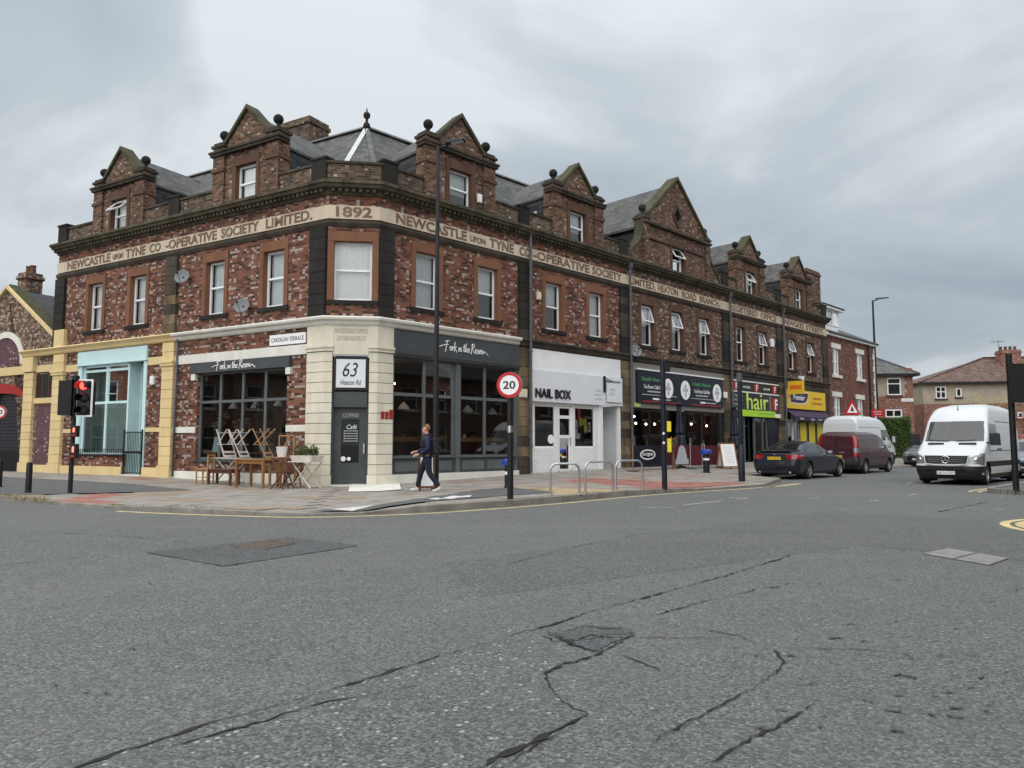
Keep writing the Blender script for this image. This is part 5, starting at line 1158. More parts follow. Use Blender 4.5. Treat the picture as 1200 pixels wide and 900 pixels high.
O('arch_moulding', ring, 'stone_white', GB, Mq)
O('stone_strip', MB().box(-22.1, -16.45, -.05, .02, 4.18, 4.52), 'stone_yellow', GB, Mq)
for s in (-1, 1):
    a = Vector((gx + s * 3.75, 0, 5.55)); b = Vector((gx, 0, 7.9))
    O('verge', MB().hexa([a + Vector((0, -.12, 0)), b + Vector((0, -.12, 0)), b + Vector((0, .02, 0)), a + Vector((0, .02, 0))], [a + Vector((0, -.12, .12)), b + Vector((0, -.12, .12)), b + Vector((0, .02, .12)), a + Vector((0, .02, .12))]), 'stone_yellow', GB, Mq)
    O('coping', MB().hexa([a + Vector((0, .021, 0)), b + Vector((0, .021, 0)), b + Vector((0, .5, 0)), a + Vector((0, .5, 0))], [a + Vector((0, .021, .2)), b + Vector((0, .021, .2)), b + Vector((0, .5, .2)), a + Vector((0, .5, .2))]), 'moss_cap', GB, Mq)
    a.z -= .1; b.z -= .1
    O('roof_slope', MB().hexa([a + Vector((0, .5, 0)), b + Vector((0, .5, 0)), b + Vector((0, 11, 0)), a + Vector((0, 11, 0))], [a + Vector((0, .5, .1)), b + Vector((0, .5, .1)), b + Vector((0, 11, .1)), a + Vector((0, 11, .1))]), 'slate_dark', GB, Mq)
chimney(ML, -16.9, -14.6, 2.6, 3.5, 5.6, 9.35, 4, 'brick_red', GB); chimney(ML, -19.9, -19.2, 1.2, 1.9, 6.2, 9.0, 2, 'brick_garage', GB)
pz_ = None
n = 12
for i in range(n):
    za, zb = .62 + i * .3, .62 + (i + 1) * .3 - .012
    mb = MB().box(-16.38, -15.7, -.12 - .004 * (i % 2), .02, za, zb)
    if i == 0: pz_ = O('yellow_pilaster', mb, 'stone_yellow', GB, Mq)
    else: O('stone_block', mb, 'stone_yellow', pz_, Mq)
O('pilaster_base', MB().box(-16.42, -15.66, -.17, .02, -.05, .61), 'stone_yellow', GB, Mq); O('pilaster_cap', MB().box(-16.44, -15.64, -.19, .02, 4.24, 4.82), 'stone_yellow', GB, Mq)
O('plinth', MB().box(-15.65, -14.3, -.1, .02, -.05, .53), 'stone_yellow', GB, Mq); O('stone_strip', MB().box(-15.69, -14.26, -.06, .02, 2.95, 3.16), 'stone_yellow', GB, Mq); O('stone_strip', MB().box(-15.63, -14.26, -.05, .02, 4.2, 4.48), 'stone_yellow', GB, Mq)
wd = O('window', MB().box(-15.62, -14.3, -.02, .0, 3.2, 4.12), 'room_dark', GB, Mq)
for x in (-15.6, -15.16, -14.72, -14.34): O('window_bar', MB().box(x, x + .04, -.035, -.021, 3.2, 4.12), 'wood_dark', wd, Mq)
O('blocked_door', MB().box(-15.5, -14.42, -.03, 0, .55, 2.85), 'brick_purple', GB, Mq)
O('door_lintel', MB().box(-15.6, -14.32, -.05, 0, 2.851, 2.93), 'stone_brown_dark', GB, Mq)
O('railing', MB().box(-18.6, -16.5, -.25, -.22, 1.05, 1.1).box(-18.6, -16.5, -.25, -.22, .25, .29), 'black_paint', GB, Mq)
for i in range(14): O('railing_bar', MB().box(-18.55 + i * .155, -18.53 + i * .155, -.245, -.225, .15, 1.12), 'black_paint', GB, Mq)
# the plain brick house at the far end of the row
H2 = E('terraced_house', 'brown brick terraced house with white lintels and a white box dormer', 'building', MR @ T(37.7, 0, 0))
hz = [(34.45, 35.5, 5.75, 7.45), (38.5, 39.6, 5.75, 7.45), (34.35, 35.45, 2.95, 4.35), (38.3, 39.4, 2.95, 4.35)]
raw('wall', wallholes(33.36, 42.0, -.1, 8.35, hz, y=.06, dep=.25), 'brick_house', H2, MR)
raw('end_wall', MB().quad((42.0, .06, -.1), (42.0, 9, -.1), (42.0, 9, 8.35), (42.0, .06, 8.35)), 'brick_house', H2, MR)
raw('inner_partition', MB().quad((33.4, .6, 0), (41.9, .6, 0), (41.9, .6, 8.3), (33.4, .6, 8.3)), 'room_dark', H2, MR)
for a, b, c, d in hz:
    O('window_lintel', MB().box(a - .2, b + .2, -.0, .1, d + .001, d + .32), 'stone_white', H2, MR); O('window_sill', MB().box(a - .18, b + .18, -.06, .2, c - .18, c - .001), 'stone_white', H2, MR)
    w = O('window', MB().box(a, a + .1, .12, .2, c, d).box(b - .1, b, .12, .2, c, d).box((a + b) / 2 - .08, (a + b) / 2 + .08, .10, .2, c, d).box(a + .1, b - .1, .12, .2, c, c + .1).box(a + .1, b - .1, .12, .2, d - .08, d).box(a + .1, b - .1, .115, .2, (c + d) / 2 - .03, (c + d) / 2 + .03), 'upvc', H2, MR)
    O('pane', MB().quad((a, .17, c), (b, .17, c), (b, .17, d), (a, .17, d)), 'glass', w, MR); O('curtain', MB().quad((a, .3, c + (d - c) * .2), (b, .3, c + (d - c) * .2), (b, .3, d), (a, .3, d)), 'curtain_dim', w, MR)
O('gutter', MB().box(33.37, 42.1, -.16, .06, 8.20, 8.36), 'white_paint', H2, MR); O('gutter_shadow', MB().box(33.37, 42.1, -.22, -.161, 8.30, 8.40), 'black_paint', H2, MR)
O('downpipe', MB().tube([(40.6, -.02, .2), (40.6, -.02, 8.25)], .06, 8), 'black_paint', H2, MR); 
for i in range(18): O('quoin', MB().box(41.55 + (.15 if i % 2 else 0), 42.03, .03, .08, .4 + i * .43, .4 + i * .43 + .40), 'stone_white', H2, MR)
O('roof', MB().hexa([(33.4, -.1, 8.36), (42.3, -.1, 8.36), (39.5, 4.8, 10.85), (33.4, 4.8, 10.85)], [(33.4, -.1, 8.46), (42.3, -.1, 8.46), (39.5, 4.8, 10.95), (33.4, 4.8, 10.95)]), 'slate', H2, MR); O('roof', MB().hexa([(42.3, -.1, 8.35), (42.3, 9.7, 8.35), (39.5, 4.8, 10.84)], [(42.32, -.1, 8.45), (42.32, 9.7, 8.45), (39.52, 4.8, 10.94)]), 'slate', H2, MR)
bd = O('box_dormer', MB().box(33.4, 36.3, .35, 3.5, 8.5, 9.0).box(33.4, 33.5, .35, 3.5, 9.0, 10.0), 'white_paint', H2, MR); O('dormer_cheek', MB().box(33.3, 33.39, .4, 3.5, 8.5, 10.0), 'slate_dark', bd, MR); O('dormer_roof', MB().box(33.1, 36.6, .05, 4, 10.0, 10.13), 'white_paint', bd, MR); O('dormer_felt', MB().box(33.05, 36.65, 0, 4, 10.131, 10.2), 'black_rough', bd, MR)
for a, b in ((33.5, 34.4), (34.4, 35.4), (35.4, 36.3)):
    w = O('window', MB().box(a, a + .08, .3, .4, 9.0, 10.0).box(b - .08, b, .3, .4, 9.0, 10.0).box(a + .08, b - .08, .3, .4, 9.0, 9.08).box(a + .08, b - .08, .3, .4, 9.9, 10.0), 'upvc', H2, MR); O('pane', MB().quad((a, .36, 9), (b, .36, 9), (b, .36, 10), (a, .36, 10)), 'glass', w, MR); O('curtain', MB().quad((a, .7, 9), (b, .7, 9), (b, .7, 10), (a, .7, 10)), 'curtain', w, MR)
# houses closing the street
def simple_house(name, label, M, x0, x1, dep, zb, ze, zr, ridge, wins, roofm, upper='render_wall', lower='brick_orange', side_wins=(), ov=.35):
    t = E(name, label, 'building', M @ T((x0 + x1) / 2, 0, 0))
    raw('lower_wall', MB().quad((x0, 0, -.1), (x1, 0, -.1), (x1, 0, zb), (x0, 0, zb)).quad((x1, 0, -.1), (x1, dep, -.1), (x1, dep, zb), (x1, 0, zb)).quad((x0, dep, -.1), (x0, 0, -.1), (x0, 0, zb), (x0, dep, zb)), lower, t, M)
    raw('upper_wall', MB().quad((x0, .04, zb), (x1, .04, zb), (x1, .04, ze), (x0, .04, ze)).quad((x1 - .04, .04, zb), (x1 - .04, dep, zb), (x1 - .04, dep, ze), (x1 - .04, .04, ze)).quad((x0 + .04, dep, zb), (x0 + .04, .04, zb), (x0 + .04, .04, ze), (x0 + .04, dep, ze)), upper, t, M)
    ra, rb = ridge; a, b, c, d = x0 - ov, x1 + ov, -ov, dep + ov
    for pts in ([(a, c, ze), (b, c, ze), (rb, dep / 2, zr), (ra, dep / 2, zr)], [(b, c, ze), (b, d, ze), (rb, dep / 2, zr)], [(a, d, ze), (a, c, ze), (ra, dep / 2, zr)], [(b, d, ze), (a, d, ze), (ra, dep / 2, zr), (rb, dep / 2, zr)]): O('roof', MB().hexa(pts, [(x, y, z + .1) for x, y, z in pts]), roofm, t, M)
    O('gutter', MB().box(a - .03, b + .03, c - .12, c + .02, ze - .1, ze + .04).box(b - .02, b + .1, c + .021, d, ze - .1, ze + .04), 'black_paint', t, M); O('soffit', MB().box(a + .02, b - .03, c + .03, .0, ze - .06, ze - .01), 'wood_dark', t, M)
    hm = MB(); hm.bar((b, c, ze + .1), (rb, dep / 2, zr + .12), .24, .1); hm.bar((a, c, ze + .1), (ra, dep / 2, zr + .12), .24, .1); hm.bar((ra, dep / 2, zr + .14), (rb, dep / 2, zr + .14), .24, .1); O('hip_tiles', hm, roofm, t, M)
    for (wa, wb, wc, wd_, mull) in wins:
        y = -.02 if wd_ < zb else .02; f = .09
        mb = MB().box(wa, wa + f, y - .05, y + .02, wc, wd_).box(wb - f, wb, y - .05, y + .02, wc, wd_).box(wa + f, wb - f, y - .05, y + .02, wc, wc + f).box(wa + f, wb - f, y - .05, y + .02, wd_ - f, wd_)
        for q in mull: mb.box(wa + (wb - wa) * q - f / 2, wa + (wb - wa) * q + f / 2, y - .05, y + .02, wc + f, wd_ - f)
        mb.box(wa + f, wb - f, y - .055, y + .02, wd_ - .5, wd_ - .42) if wd_ - wc > 1.0 else None
        w = O('window', mb, 'upvc', t, M); O('pane', MB().quad((wa, y - .01, wc), (wb, y - .01, wc), (wb, y - .01, wd_), (wa, y - .01, wd_)), 'glass_far', w, M); O('sill', MB().box(wa - .1, wb + .1, y - .12, y + .02, wc - .12, wc - .001), 'stone_brown_dark', w, M)
        raw('window_back', MB().quad((wa, y + .01, wc), (wb, y + .01, wc), (wb, y + .01, wd_), (wa, y + .01, wd_)), 'curtain_dim' if wd_ < zb else 'room_wall', w, M)
    return t
ca, sa_ = math.cos(RAD(-5)), math.sin(RAD(-5))
oA = at_y(1074, 540, 57.0); oA.z = 0; MA = frame(oA, Vector((ca, sa_, 0)))
def ow(M, a, b): (s0, z1), (s1, z0) = on(M, *a), on(M, *b); return s0, s1, z0, z1
zeA = on(MA, 1070, 439)[1]; zbA = on(MA, 1050, 464.5)[1]
sA = simple_house('end_house', 'rendered and red brick house with grey hipped roof beyond the street lamp', MA, -9.5, 0, 7.5, zbA, zeA, zeA + 2.75, (-5.4, -4.0), [ow(MA, (1039, 443), (1056, 463)) + ((),), ow(MA, (1037, 480), (1057, 489)) + ((.5,),)], 'slate_grey')
q = on(MA, 1056, 467), on(MA, 1070, 470.6)
sp = E('street_nameplate', 'white street nameplate on the red brick end house', 'sign', MA @ T(q[0][0], -.03, q[1][1])); O('plate', MB().box(q[0][0], q[1][0], -.05, -.02, q[1][1], q[0][1]), 'text_white', sp, MA); O('print_line', MB().box(q[0][0] + .1, q[1][0] - .1, -.054, -.0505, q[1][1] + .09, q[0][1] - .09), 'text_grey', sp, MA)
for i in range(7): O('quoin_brick', MB().box(-.62 + (.2 if i % 2 else 0), -.001, .0, .035, zbA + i * .32, zbA + i * .32 + .32), 'brick_orange', sA, MA)
ca, sa_ = math.cos(RAD(-8)), math.sin(RAD(-8))
oB = at_y(1084, 540, 63.0); oB.z = 0; MBm = frame(oB, Vector((ca, sa_, 0)))
zeB = on(MBm, 1130, 448.5)[1]; zbB = on(MBm, 1130, 473)[1]; rx = on(MBm, 1152, 419.5, 4.0)
sB = simple_house('end_house', 'long rendered house with brown tiled hip roof behind the white delivery van', MBm, .1, 15.5, 8.0, zbB, zeB, rx[1] - .1, (rx[0], 11.0), [ow(MBm, (1096, 453), (1109, 467)) + ((.5,),), ow(MBm, (1120, 455), (1127, 465)) + ((),), ow(MBm, (1192, 483), (1204, 490)) + ((.5,),), (1.2, 2.6, 1.0, 2.2, (.5,))], 'tile_brown')
cx0, cz1 = on(MBm, 1170, 411, 3.2); cx1, _ = on(MBm, 1192, 411, 3.2); chimney(MBm, cx0, cx1, 2.6, 3.8, zeB, cz1, 4, 'brick_orange', sB)
cx0, cz1 = on(MBm, 1098, 439, 9); cx1, _ = on(MBm, 1106, 439, 9)
ae = E('tv_aerial', 'thin television aerial on the brick chimney of the long rendered house', 'aerial', MBm @ T(cx0, 3, cz1)); ax, az = on(MBm, 1170, 404, 3.2)
O('mast', MB().tube([(ax, 3.2, az - .6), (ax, 3.2, az + .4)], .025, 6), 'iron_pipe', ae, MBm); O('boom', MB().bar((ax - .7, 3.2, az + .25), (ax + .5, 3.2, az + .3), .03), 'iron_pipe', ae, MBm)
for i in range(6): O('element', MB().bar((ax - .6 + i * .2, 2.95, az + .26 + i * .008), (ax - .6 + i * .2, 3.45, az + .26 + i * .008), .02), 'iron_pipe', ae, MBm)
# hedge, shrub and flowers in the far gardens
def hedge(name, label, M, x0, x1, y0, y1, z1, n, mat, seed, size=.09):
    r = random.Random(seed); mb = MB()
    for _ in range(n):
        f = r.random(); x, y, z = r.uniform(x0, x1), r.uniform(y0, y1), z1 * r.random()
        if f < .45: y = y0 + r.uniform(-.08, .05)
        elif f < .75: z = z1 + r.uniform(-.08, .08) + .12 * math.sin(x * 1.7)
        elif f < .87: x = x0 + r.uniform(-.06, .06)
        leaves(mb, r, (x, y, z), (.04, .04, .04), 1, size)
    t = E(name, label, 'hedge', M @ T((x0 + x1) / 2, (y0 + y1) / 2, 0)); O('foliage', mb, mat, t, M, kind='stuff')
    O('branches', MB().box(x0 + .1, x1 - .1, y0 + .1, y1 - .1, 0, z1 - .1), 'leaf_hedge', t, M); return t
oh = at_y(1062, 540, 52.0); oh.z = 0; Mh = frame(oh, Vector((ca, sa_, 0)))
h0, hz1 = on(Mh, 1036, 488); h1, _ = on(Mh, 1083, 488)
hedge('garden_hedge', 'dark green clipped hedge in front of the red brick end house', Mh, h0 - 1, h1 - .9, 0, 1.2, hz1 - .15, 9000, 'leaf_hedge', 5)
def bush(name, label, P, rad, h, n, mats, seed, size=.1, trunk=True):
    t = E(name, label, 'shrub', T(P)); r = random.Random(seed)
    st = MB()
    for k in range(7):
        a = r.uniform(0, 6.28); st.tube([(0, 0, 0), (rad * .3 * math.cos(a), rad * .3 * math.sin(a), h * .4), (rad * .7 * math.cos(a), rad * .7 * math.sin(a), h * r.uniform(.6, .95))], [.05, .03, .01], 6)
    O('trunk', st, 'wood_dark', t, T(P))
    for mt, k in mats:
        mb = MB()
        for _ in range(12):
            a, q = r.uniform(0, 6.28), math.sqrt(r.random()) * rad * .75; leaves(mb, r, (q * math.cos(a), q * math.sin(a), h * r.uniform(.35, .9)), (rad * .35, rad * .35, h * .16), n * k // 12, size)
        O('crown', mb, mt, t, T(P), kind='stuff')
P_ = on(MBm, 1163, 466, -1.5); bush('yellow_shrub', 'yellow-green shrub rising against the long rendered house', Pt(MBm, P_[0], -1.5), 1.3, P_[1] + .3, 900, (('leaf_yellow', 1),), 3, .09)
P_ = on(MBm, 1201, 470, -6); bush('flowering_shrub', 'pink flowering shrub to the side of the long rendered house', Pt(MBm, P_[0] + 1, -6), 1.9, P_[1] + .2, 1400, (('leaf', 1), ('petal_pink', 1)), 4, .09)
# ---------------------------------------------------------------- street furniture
def lamp_post(P, h, label, arm, seed=0, r=.075):
    t = E('street_lamp', label, 'street lamp', T(P), 'tall black street lamps'); W_ = T(P)
    O('pole', MB().tube([(0, 0, 0), (0, 0, 1.2), (0, 0, 1.21), (0, 0, h)], [r * 1.25, r * 1.2, r, r * .62], 14), 'black_paint', t, W_, smooth='auto')
    O('inspection_door', MB().box(-.045, .045, -r * 1.3, -r * 1.1, .4, .9), 'black_rough', t, W_)
    a = Vector((arm[0], arm[1], 0)); d = a.normalized(); n = Vector((-d.y, d.x, 0))
    O('lamp_arm', MB().tube([(0, 0, h - .04), tuple(d * .3 + Vector((0, 0, h + .02)))], .035, 8), 'black_paint', t, W_)
    c = d * .2 + Vector((0, 0, h + .05)); e = d * a.length + Vector((0, 0, h + .12)); w = n * .14
    O('lantern', MB().hexa([c - w * .6, c + w * .6, e + w, e - w], [c - w * .5 + Vector((0, 0, .1)), c + w * .5 + Vector((0, 0, .1)), e + w * .8 + Vector((0, 0, .05)), e - w * .8 + Vector((0, 0, .05))]), 'black_paint', t, W_, bevel=.01)
    O('lantern_glass', MB().hexa([c.lerp(e, .3) - w * .5 - Vector((0, 0, .012)), c.lerp(e, .3) + w * .5 - Vector((0, 0, .012)), e - d * .06 + w * .7 - Vector((0, 0, .012)), e - d * .06 - w * .7 - Vector((0, 0, .012))], [c.lerp(e, .3) - w * .5, c.lerp(e, .3) + w * .5, e - d * .06 + w * .7, e - d * .06 - w * .7]), 'text_grey', t, W_)
lp_ = gp(510, 573.5); lh = on(frame(Vector((lp_.x, lp_.y, 0)), Vector((1, 0, 0))), 513, 172)[1] - lp_.z
lamp_post(lp_, lh, 'tall black street lamp in front of the grey café fascia', (.75, -.12))
lq = Pt(MR, 43.0, -1.0, .3); lh2 = on(frame(Vector((lq.x, lq.y, 0)), Vector((1, 0, 0))), 1029, 352)[1] - lq.z
q = on(frame(lq, Vector((1, 0, 0))), 1028, 480)[0]; lq.x += q
lamp_post(lq, lh2, 'tall black street lamp beside the white-quoined house end', (1.0, -.3), r=.1)
# traffic signal
tp = gp(82, 578); W_ = T(tp)
ts = E('traffic_signal', 'black traffic signal showing red on a pole with two push-button boxes', 'traffic signal', W_)
sc_ = tp.y / 850.0   # metres for one pixel there
def zpx(py, P): return on(frame(Vector((P.x, P.y, 0)), Vector((1, 0, 0))), 600, py)[1] - P.z
O('pole', MB().tube([(0, 0, 0), (0, 0, zpx(446, tp))], .055, 12), 'black_paint', ts, W_, smooth='auto')
z0, z1 = zpx(488, tp), zpx(445, tp); hw_ = .155; cx = (93 - 82) * sc_
hd = O('signal_head', MB().box(cx - hw_, cx + hw_, -.02, .22, z0 + .06, z1 - .06), 'black_paint', ts, W_)
wb = MB()
for a, b, c, d in ((cx - .215, cx + .215, z0 - .01, z0 + .03), (cx - .215, cx + .215, z1 - .03, z1 + .01), (cx - .215, cx - .175, z0 + .03, z1 - .03), (cx + .175, cx + .215, z0 + .03, z1 - .03)): wb.box(a, b, -.012, .012, c, d)
O('backing_board', MB().box(cx - .175, cx + .175, -.008, .008, z0 + .03, z1 - .03), 'black_rough', hd, W_); O('white_border', wb, 'text_white', hd, W_)
emit('signal_red', (1.0, 0.03, 0.02), 4.0); emit('lamp_red', (1.0, 0.12, 0.08), 1.6)
for i in range(3):
    zc = z1 - .15 - i * (z1 - z0 - .3) / 2
    O('signal_lens', MB().lathe([(.105, -.05), (.08, -.075), (.01, -.085)], 16, (cx, 0, zc), axis='y'), 'signal_red' if i == 0 else 'black_paint', hd, W_, smooth=True)
    hood = MB(); pts = [(cx + .12 * math.cos(a), zc + .12 * math.sin(a)) for a in [RAD(-25 + k * 230 / 12) for k in range(13)]]
    for p, q in zip(pts, pts[1:]): hood.hexa([(p[0], -.02, p[1]), (q[0], -.02, q[1]), (q[0], -.24, q[1] - .02), (p[0], -.24, p[1] - .02)], [(cx + (p[0] - cx) * 1.06, -.02, zc + (p[1] - zc) * 1.06), (cx + (q[0] - cx) * 1.06, -.02, zc + (q[1] - zc) * 1.06), (cx + (q[0] - cx) * 1.06, -.24, zc + (q[1] - zc) * 1.06 - .02), (cx + (p[0] - cx) * 1.06, -.24, zc + (p[1] - zc) * 1.06 - .02)])
    O('signal_hood', hood, 'black_paint', hd, W_)
cx2 = (73 - 82) * sc_; Ws = W_ @ T(cx2, .02, 0) @ Rz(RAD(112))
h2 = O('signal_head', MB().box(-.16, .16, -.1, .18, z0 + .03, z1 - .03), 'black_paint', ts, Ws); O('backing_board', MB().box(-.22, .22, -.115, -.1005, z0, z1), 'black_rough', h2, Ws)
for i in range(3): O('signal_hood', MB().lathe([(.12, -.30), (.12, -.116)], 14, (0, 0, z1 - .2 - i * .27), axis='y'), 'black_paint', h2, Ws, smooth='auto')
O('mount_bracket', MB().bar((0, 0, z1 - .02), (cx, .1, z1 - .02), .05).bar((0, 0, z1 - .02), (cx2, .02, z1 - .02), .05).lathe([(.09, z1 - .01), (.09, z1 + .09), (.05, z1 + .11)], 12), 'black_paint', ts, W_)
for pa, pb in ((499, 512), (520, 537)):
    a, b = zpx(pb, tp), zpx(pa, tp); u = (86 - 82) * sc_
    bx = O('push_button_box', MB().box(u - .06, u + .10, -.16, -.02, a, b), 'black_paint', ts, W_, bevel=.01); O('red_man_lamp', MB().box(u + .01, u + .05, -.17, -.161, a + (b - a) * .42, a + (b - a) * .8), 'lamp_red', bx, W_); O('button_face', MB().box(u - .02, u + .06, -.166, -.1605, a + .02, a + (b - a) * .22), 'maroon_sign', bx, W_)
# bollards
def bollard(P, h, r, label, cap=None, group=None, name='bollard'):
    t = E(name, label, 'bollard', T(P), group); O('post', MB().lathe([(r, 0), (r, h - .06), (r * .9, h - .02), (r * .5, h)], 14), 'black_paint', t, T(P), smooth='auto')
    O('base_ring', MB().lathe([(r * 1.25, 0), (r * 1.2, .03), (r, .04)], 14), 'black_rough', t, T(P), smooth='auto')
    if cap: O('cap', MB().lathe([(r * 1.05, h), (r * 1.9, h + .03), (r * 1.9, h + .14), (r * 1.2, h + .2)], 14), cap, t, T(P), smooth='auto'); O('reflector_band', MB().lathe([(r * 1.03, h - .22), (r * 1.03, h - .14)], 14), 'text_white', t, T(P))
P_ = gp(33, 577.5); bollard(P_, zpx(541.5, P_), .07, 'plain black bollard by the dry grass near the traffic signal'); P_ = gp(-1, 571); bollard(P_, zpx(538, P_), .065, 'plain black bollard in front of the black garage shutter')
P_ = gp(595, 572); bollard(P_, zpx(542, P_) - .1, .085, 'black bollard with a blue cap close behind the speed sign', 'blue_cap'); P_ = gp(828, 554); bollard(P_, zpx(528, P_) - .15, .12, 'black bollard with a blue cap in front of the burgundy cafe screens', 'blue_cap')
# speed limit signs
def ring_sign(name, label, P, zc, R, rot, pole_r, txt_='20', pole_top=None, group=None):
    t = E(name, label, 'sign', T(P)); W_ = T(P) @ Rz(rot)
    O('pole', MB().tube([(0, 0, 0), (0, 0, pole_top or zc + R * .6)], pole_r, 12), 'black_paint', t, W_, smooth='auto')
    y = -pole_r - .03
    f = O('sign_face', MB().lathe([(R, y), (R, y + .02)], 36, (0, 0, zc), axis='y'), 'text_white', t, W_)
    rg = MB(); n = 40
    for k in range(n):
        a, b = 2 * math.pi * k / n, 2 * math.pi * (k + 1) / n
        rg.hexa([(R * .76 * math.cos(a), y - .001, zc + R * .76 * math.sin(a)), (R * .76 * math.cos(b), y - .001, zc + R * .76 * math.sin(b)), (R * .995 * math.cos(b), y - .001, zc + R * .995 * math.sin(b)), (R * .995 * math.cos(a), y - .001, zc + R * .995 * math.sin(a))], [(R * .76 * math.cos(a), y - .006, zc + R * .76 * math.sin(a)), (R * .76 * math.cos(b), y - .006, zc + R * .76 * math.sin(b)), (R * .995 * math.cos(b), y - .006, zc + R * .995 * math.sin(b)), (R * .995 * math.cos(a), y - .006, zc + R * .995 * math.sin(a))])
    O('red_ring', rg, 'sign_red', t, W_); O('lettering', txt(txt_, R * .98, R * .62, .004, bold=.018), 'text_dark', t, W_ @ T(-R * .49, y - .001, zc - R * .31))
    O('sign_back', MB().lathe([(R * .97, y + .0205), (R * .97, y + .10), (R * .8, y + .12)], 30, (0, 0, zc), axis='y'), 'black_paint', t, W_); return t
P_ = gp(598, 585); zc = zpx(451.5, P_); st_ = ring_sign('speed_limit_sign', 'round white 20 speed sign with red ring on a black pole', P_, zc, .285, RAD(-14), .07, pole_top=zc - .1)
O('pole_band', MB().lathe([(.073, 1.45), (.073, 1.60)], 12), 'steel', st_, T(P_))
P_ = gp(-6, 571); P_.x -= .0; zc = zpx(483, P_); ring_sign('speed_limit_sign', 'small round white 20 speed sign with red ring beside the black garage shutter', P_, zc, .19, RAD(20), .035)
# bicycle stands
def hoop(pa, pb, ytop, label):
    a, b = gp(*pa), gp(*pb); t = E('bicycle_stand', label, 'bicycle stand', T((a + b) / 2), 'steel bicycle stands by the kerb'); h = zpx(ytop, a)
    d = (b - a); d.z = 0; L_ = d.length; d.normalize(); za, zb = a.z, b.z; r = .17
    pts = [Vector((a.x, a.y, za - .01)), Vector((a.x, a.y, za + h - r))] + [Vector((a.x, a.y, za + h - r)) + d * (r - r * math.cos(k * math.pi / 12)) + Vector((0, 0, r * math.sin(k * math.pi / 12))) for k in range(1, 7)] + [Vector((b.x, b.y, za + h - r)) - d * (r - r * math.cos(k * math.pi / 12)) + Vector((0, 0, r * math.sin(k * math.pi / 12))) for k in range(6, 0, -1)] + [Vector((b.x, b.y, za + h - r)), Vector((b.x, b.y, zb - .01))]
    O('hoop', MB().tube(pts, .026, 12), 'steel', t, smooth='auto')
    for p in (a, b): O('base_flange', MB().lathe([(.07, -.005), (.07, .012), (.03, .02)], 12), 'steel', t, T(p))
hoop((645, 580), (679, 580), 543.5, 'steel bicycle stand nearest to the 20 speed sign'); hoop((686, 577.5), (718, 576), 541.5, 'middle steel bicycle stand of three in front of the white shop'); hoop((722, 574.5), (753, 574), 540, 'steel bicycle stand nearest to the pole with yellow boxes')
# poles further along
P_ = gp(779, 573.5); t = E('signal_pole', 'dark pole with yellow push-button boxes beside the bicycle stands', 'pole', T(P_)); h = zpx(424, P_); O('pole', MB().tube([(0, 0, 0), (0, 0, h)], .075, 12), 'navy_black', t, T(P_), smooth='auto'); O('pole_cap', MB().lathe([(.09, h - .02), (.085, h + .03)], 12), 'black_paint', t, T(P_)); O('signal_bracket', MB().box(.05, .2, -.05, .05, h - .28, h - .12), 'black_paint', t, T(P_))
for pa, pb in ((494, 506), (514, 530)):
    a, b = zpx(pb, P_), zpx(pa, P_); O('push_button_box', MB().box(.08, .19, -.08, .08, a, b), 'yellow_box', t, T(P_), bevel=.01)
for z, mt in ((zpx(508, P_), 'text_white'), (zpx(519, P_), 'text_white')): O('sticker', MB().lathe([(.035, -.08), (.035, -.076)], 12, (-.02, 0, z), axis='y'), mt, t, T(P_))
P_ = gp(869.5, 564); t = E('sign_pole', 'dark pole with a grey cap in front of the hair shop', 'pole', T(P_)); h = zpx(437, P_); O('pole', MB().tube([(0, 0, 0), (0, 0, h - .3)], .075, 12), 'navy_black', t, T(P_), smooth='auto'); O('grey_sleeve', MB().tube([(0, 0, h - .3), (0, 0, h)], .09, 12), 'iron_pipe', t, T(P_), smooth='auto'); O('base_sleeve', MB().lathe([(.11, 0), (.11, 1.15), (.08, 1.2)], 12), 'navy_black', t, T(P_), smooth='auto')
# the signal on the far right, seen from behind
P_ = gnd(1191, 575, .11); P_.z = .125; t = E('traffic_signal', 'black traffic signal seen from behind on the corner across the road', 'traffic signal', T(P_)); h = zpx(415, P_); O('pole', MB().tube([(0, 0, 0), (0, 0, h)], .075, 12), 'black_paint', t, T(P_), smooth='auto')
za, zb = zpx(472.5, P_), zpx(427, P_); hd = O('signal_head', MB().box(.05, .42, -.20, .05, za + .08, zb - .06), 'black_rough', t, T(P_)); O('backing_board', MB().box(-.16, .62, -.215, -.2005, za, zb), 'black_rough', hd, T(P_))
for i in range(3): O('signal_hood', MB().lathe([(.12, .051), (.12, .28)], 12, (.235, 0, zb - .22 - i * .3), axis='y'), 'black_paint', hd, T(P_))
O('mount_bracket', MB().bar((0, 0, zb - .1), (.2, -.1, zb - .1), .05).bar((0, 0, za + .15), (.2, -.1, za + .15), .05), 'black_paint', t, T(P_))
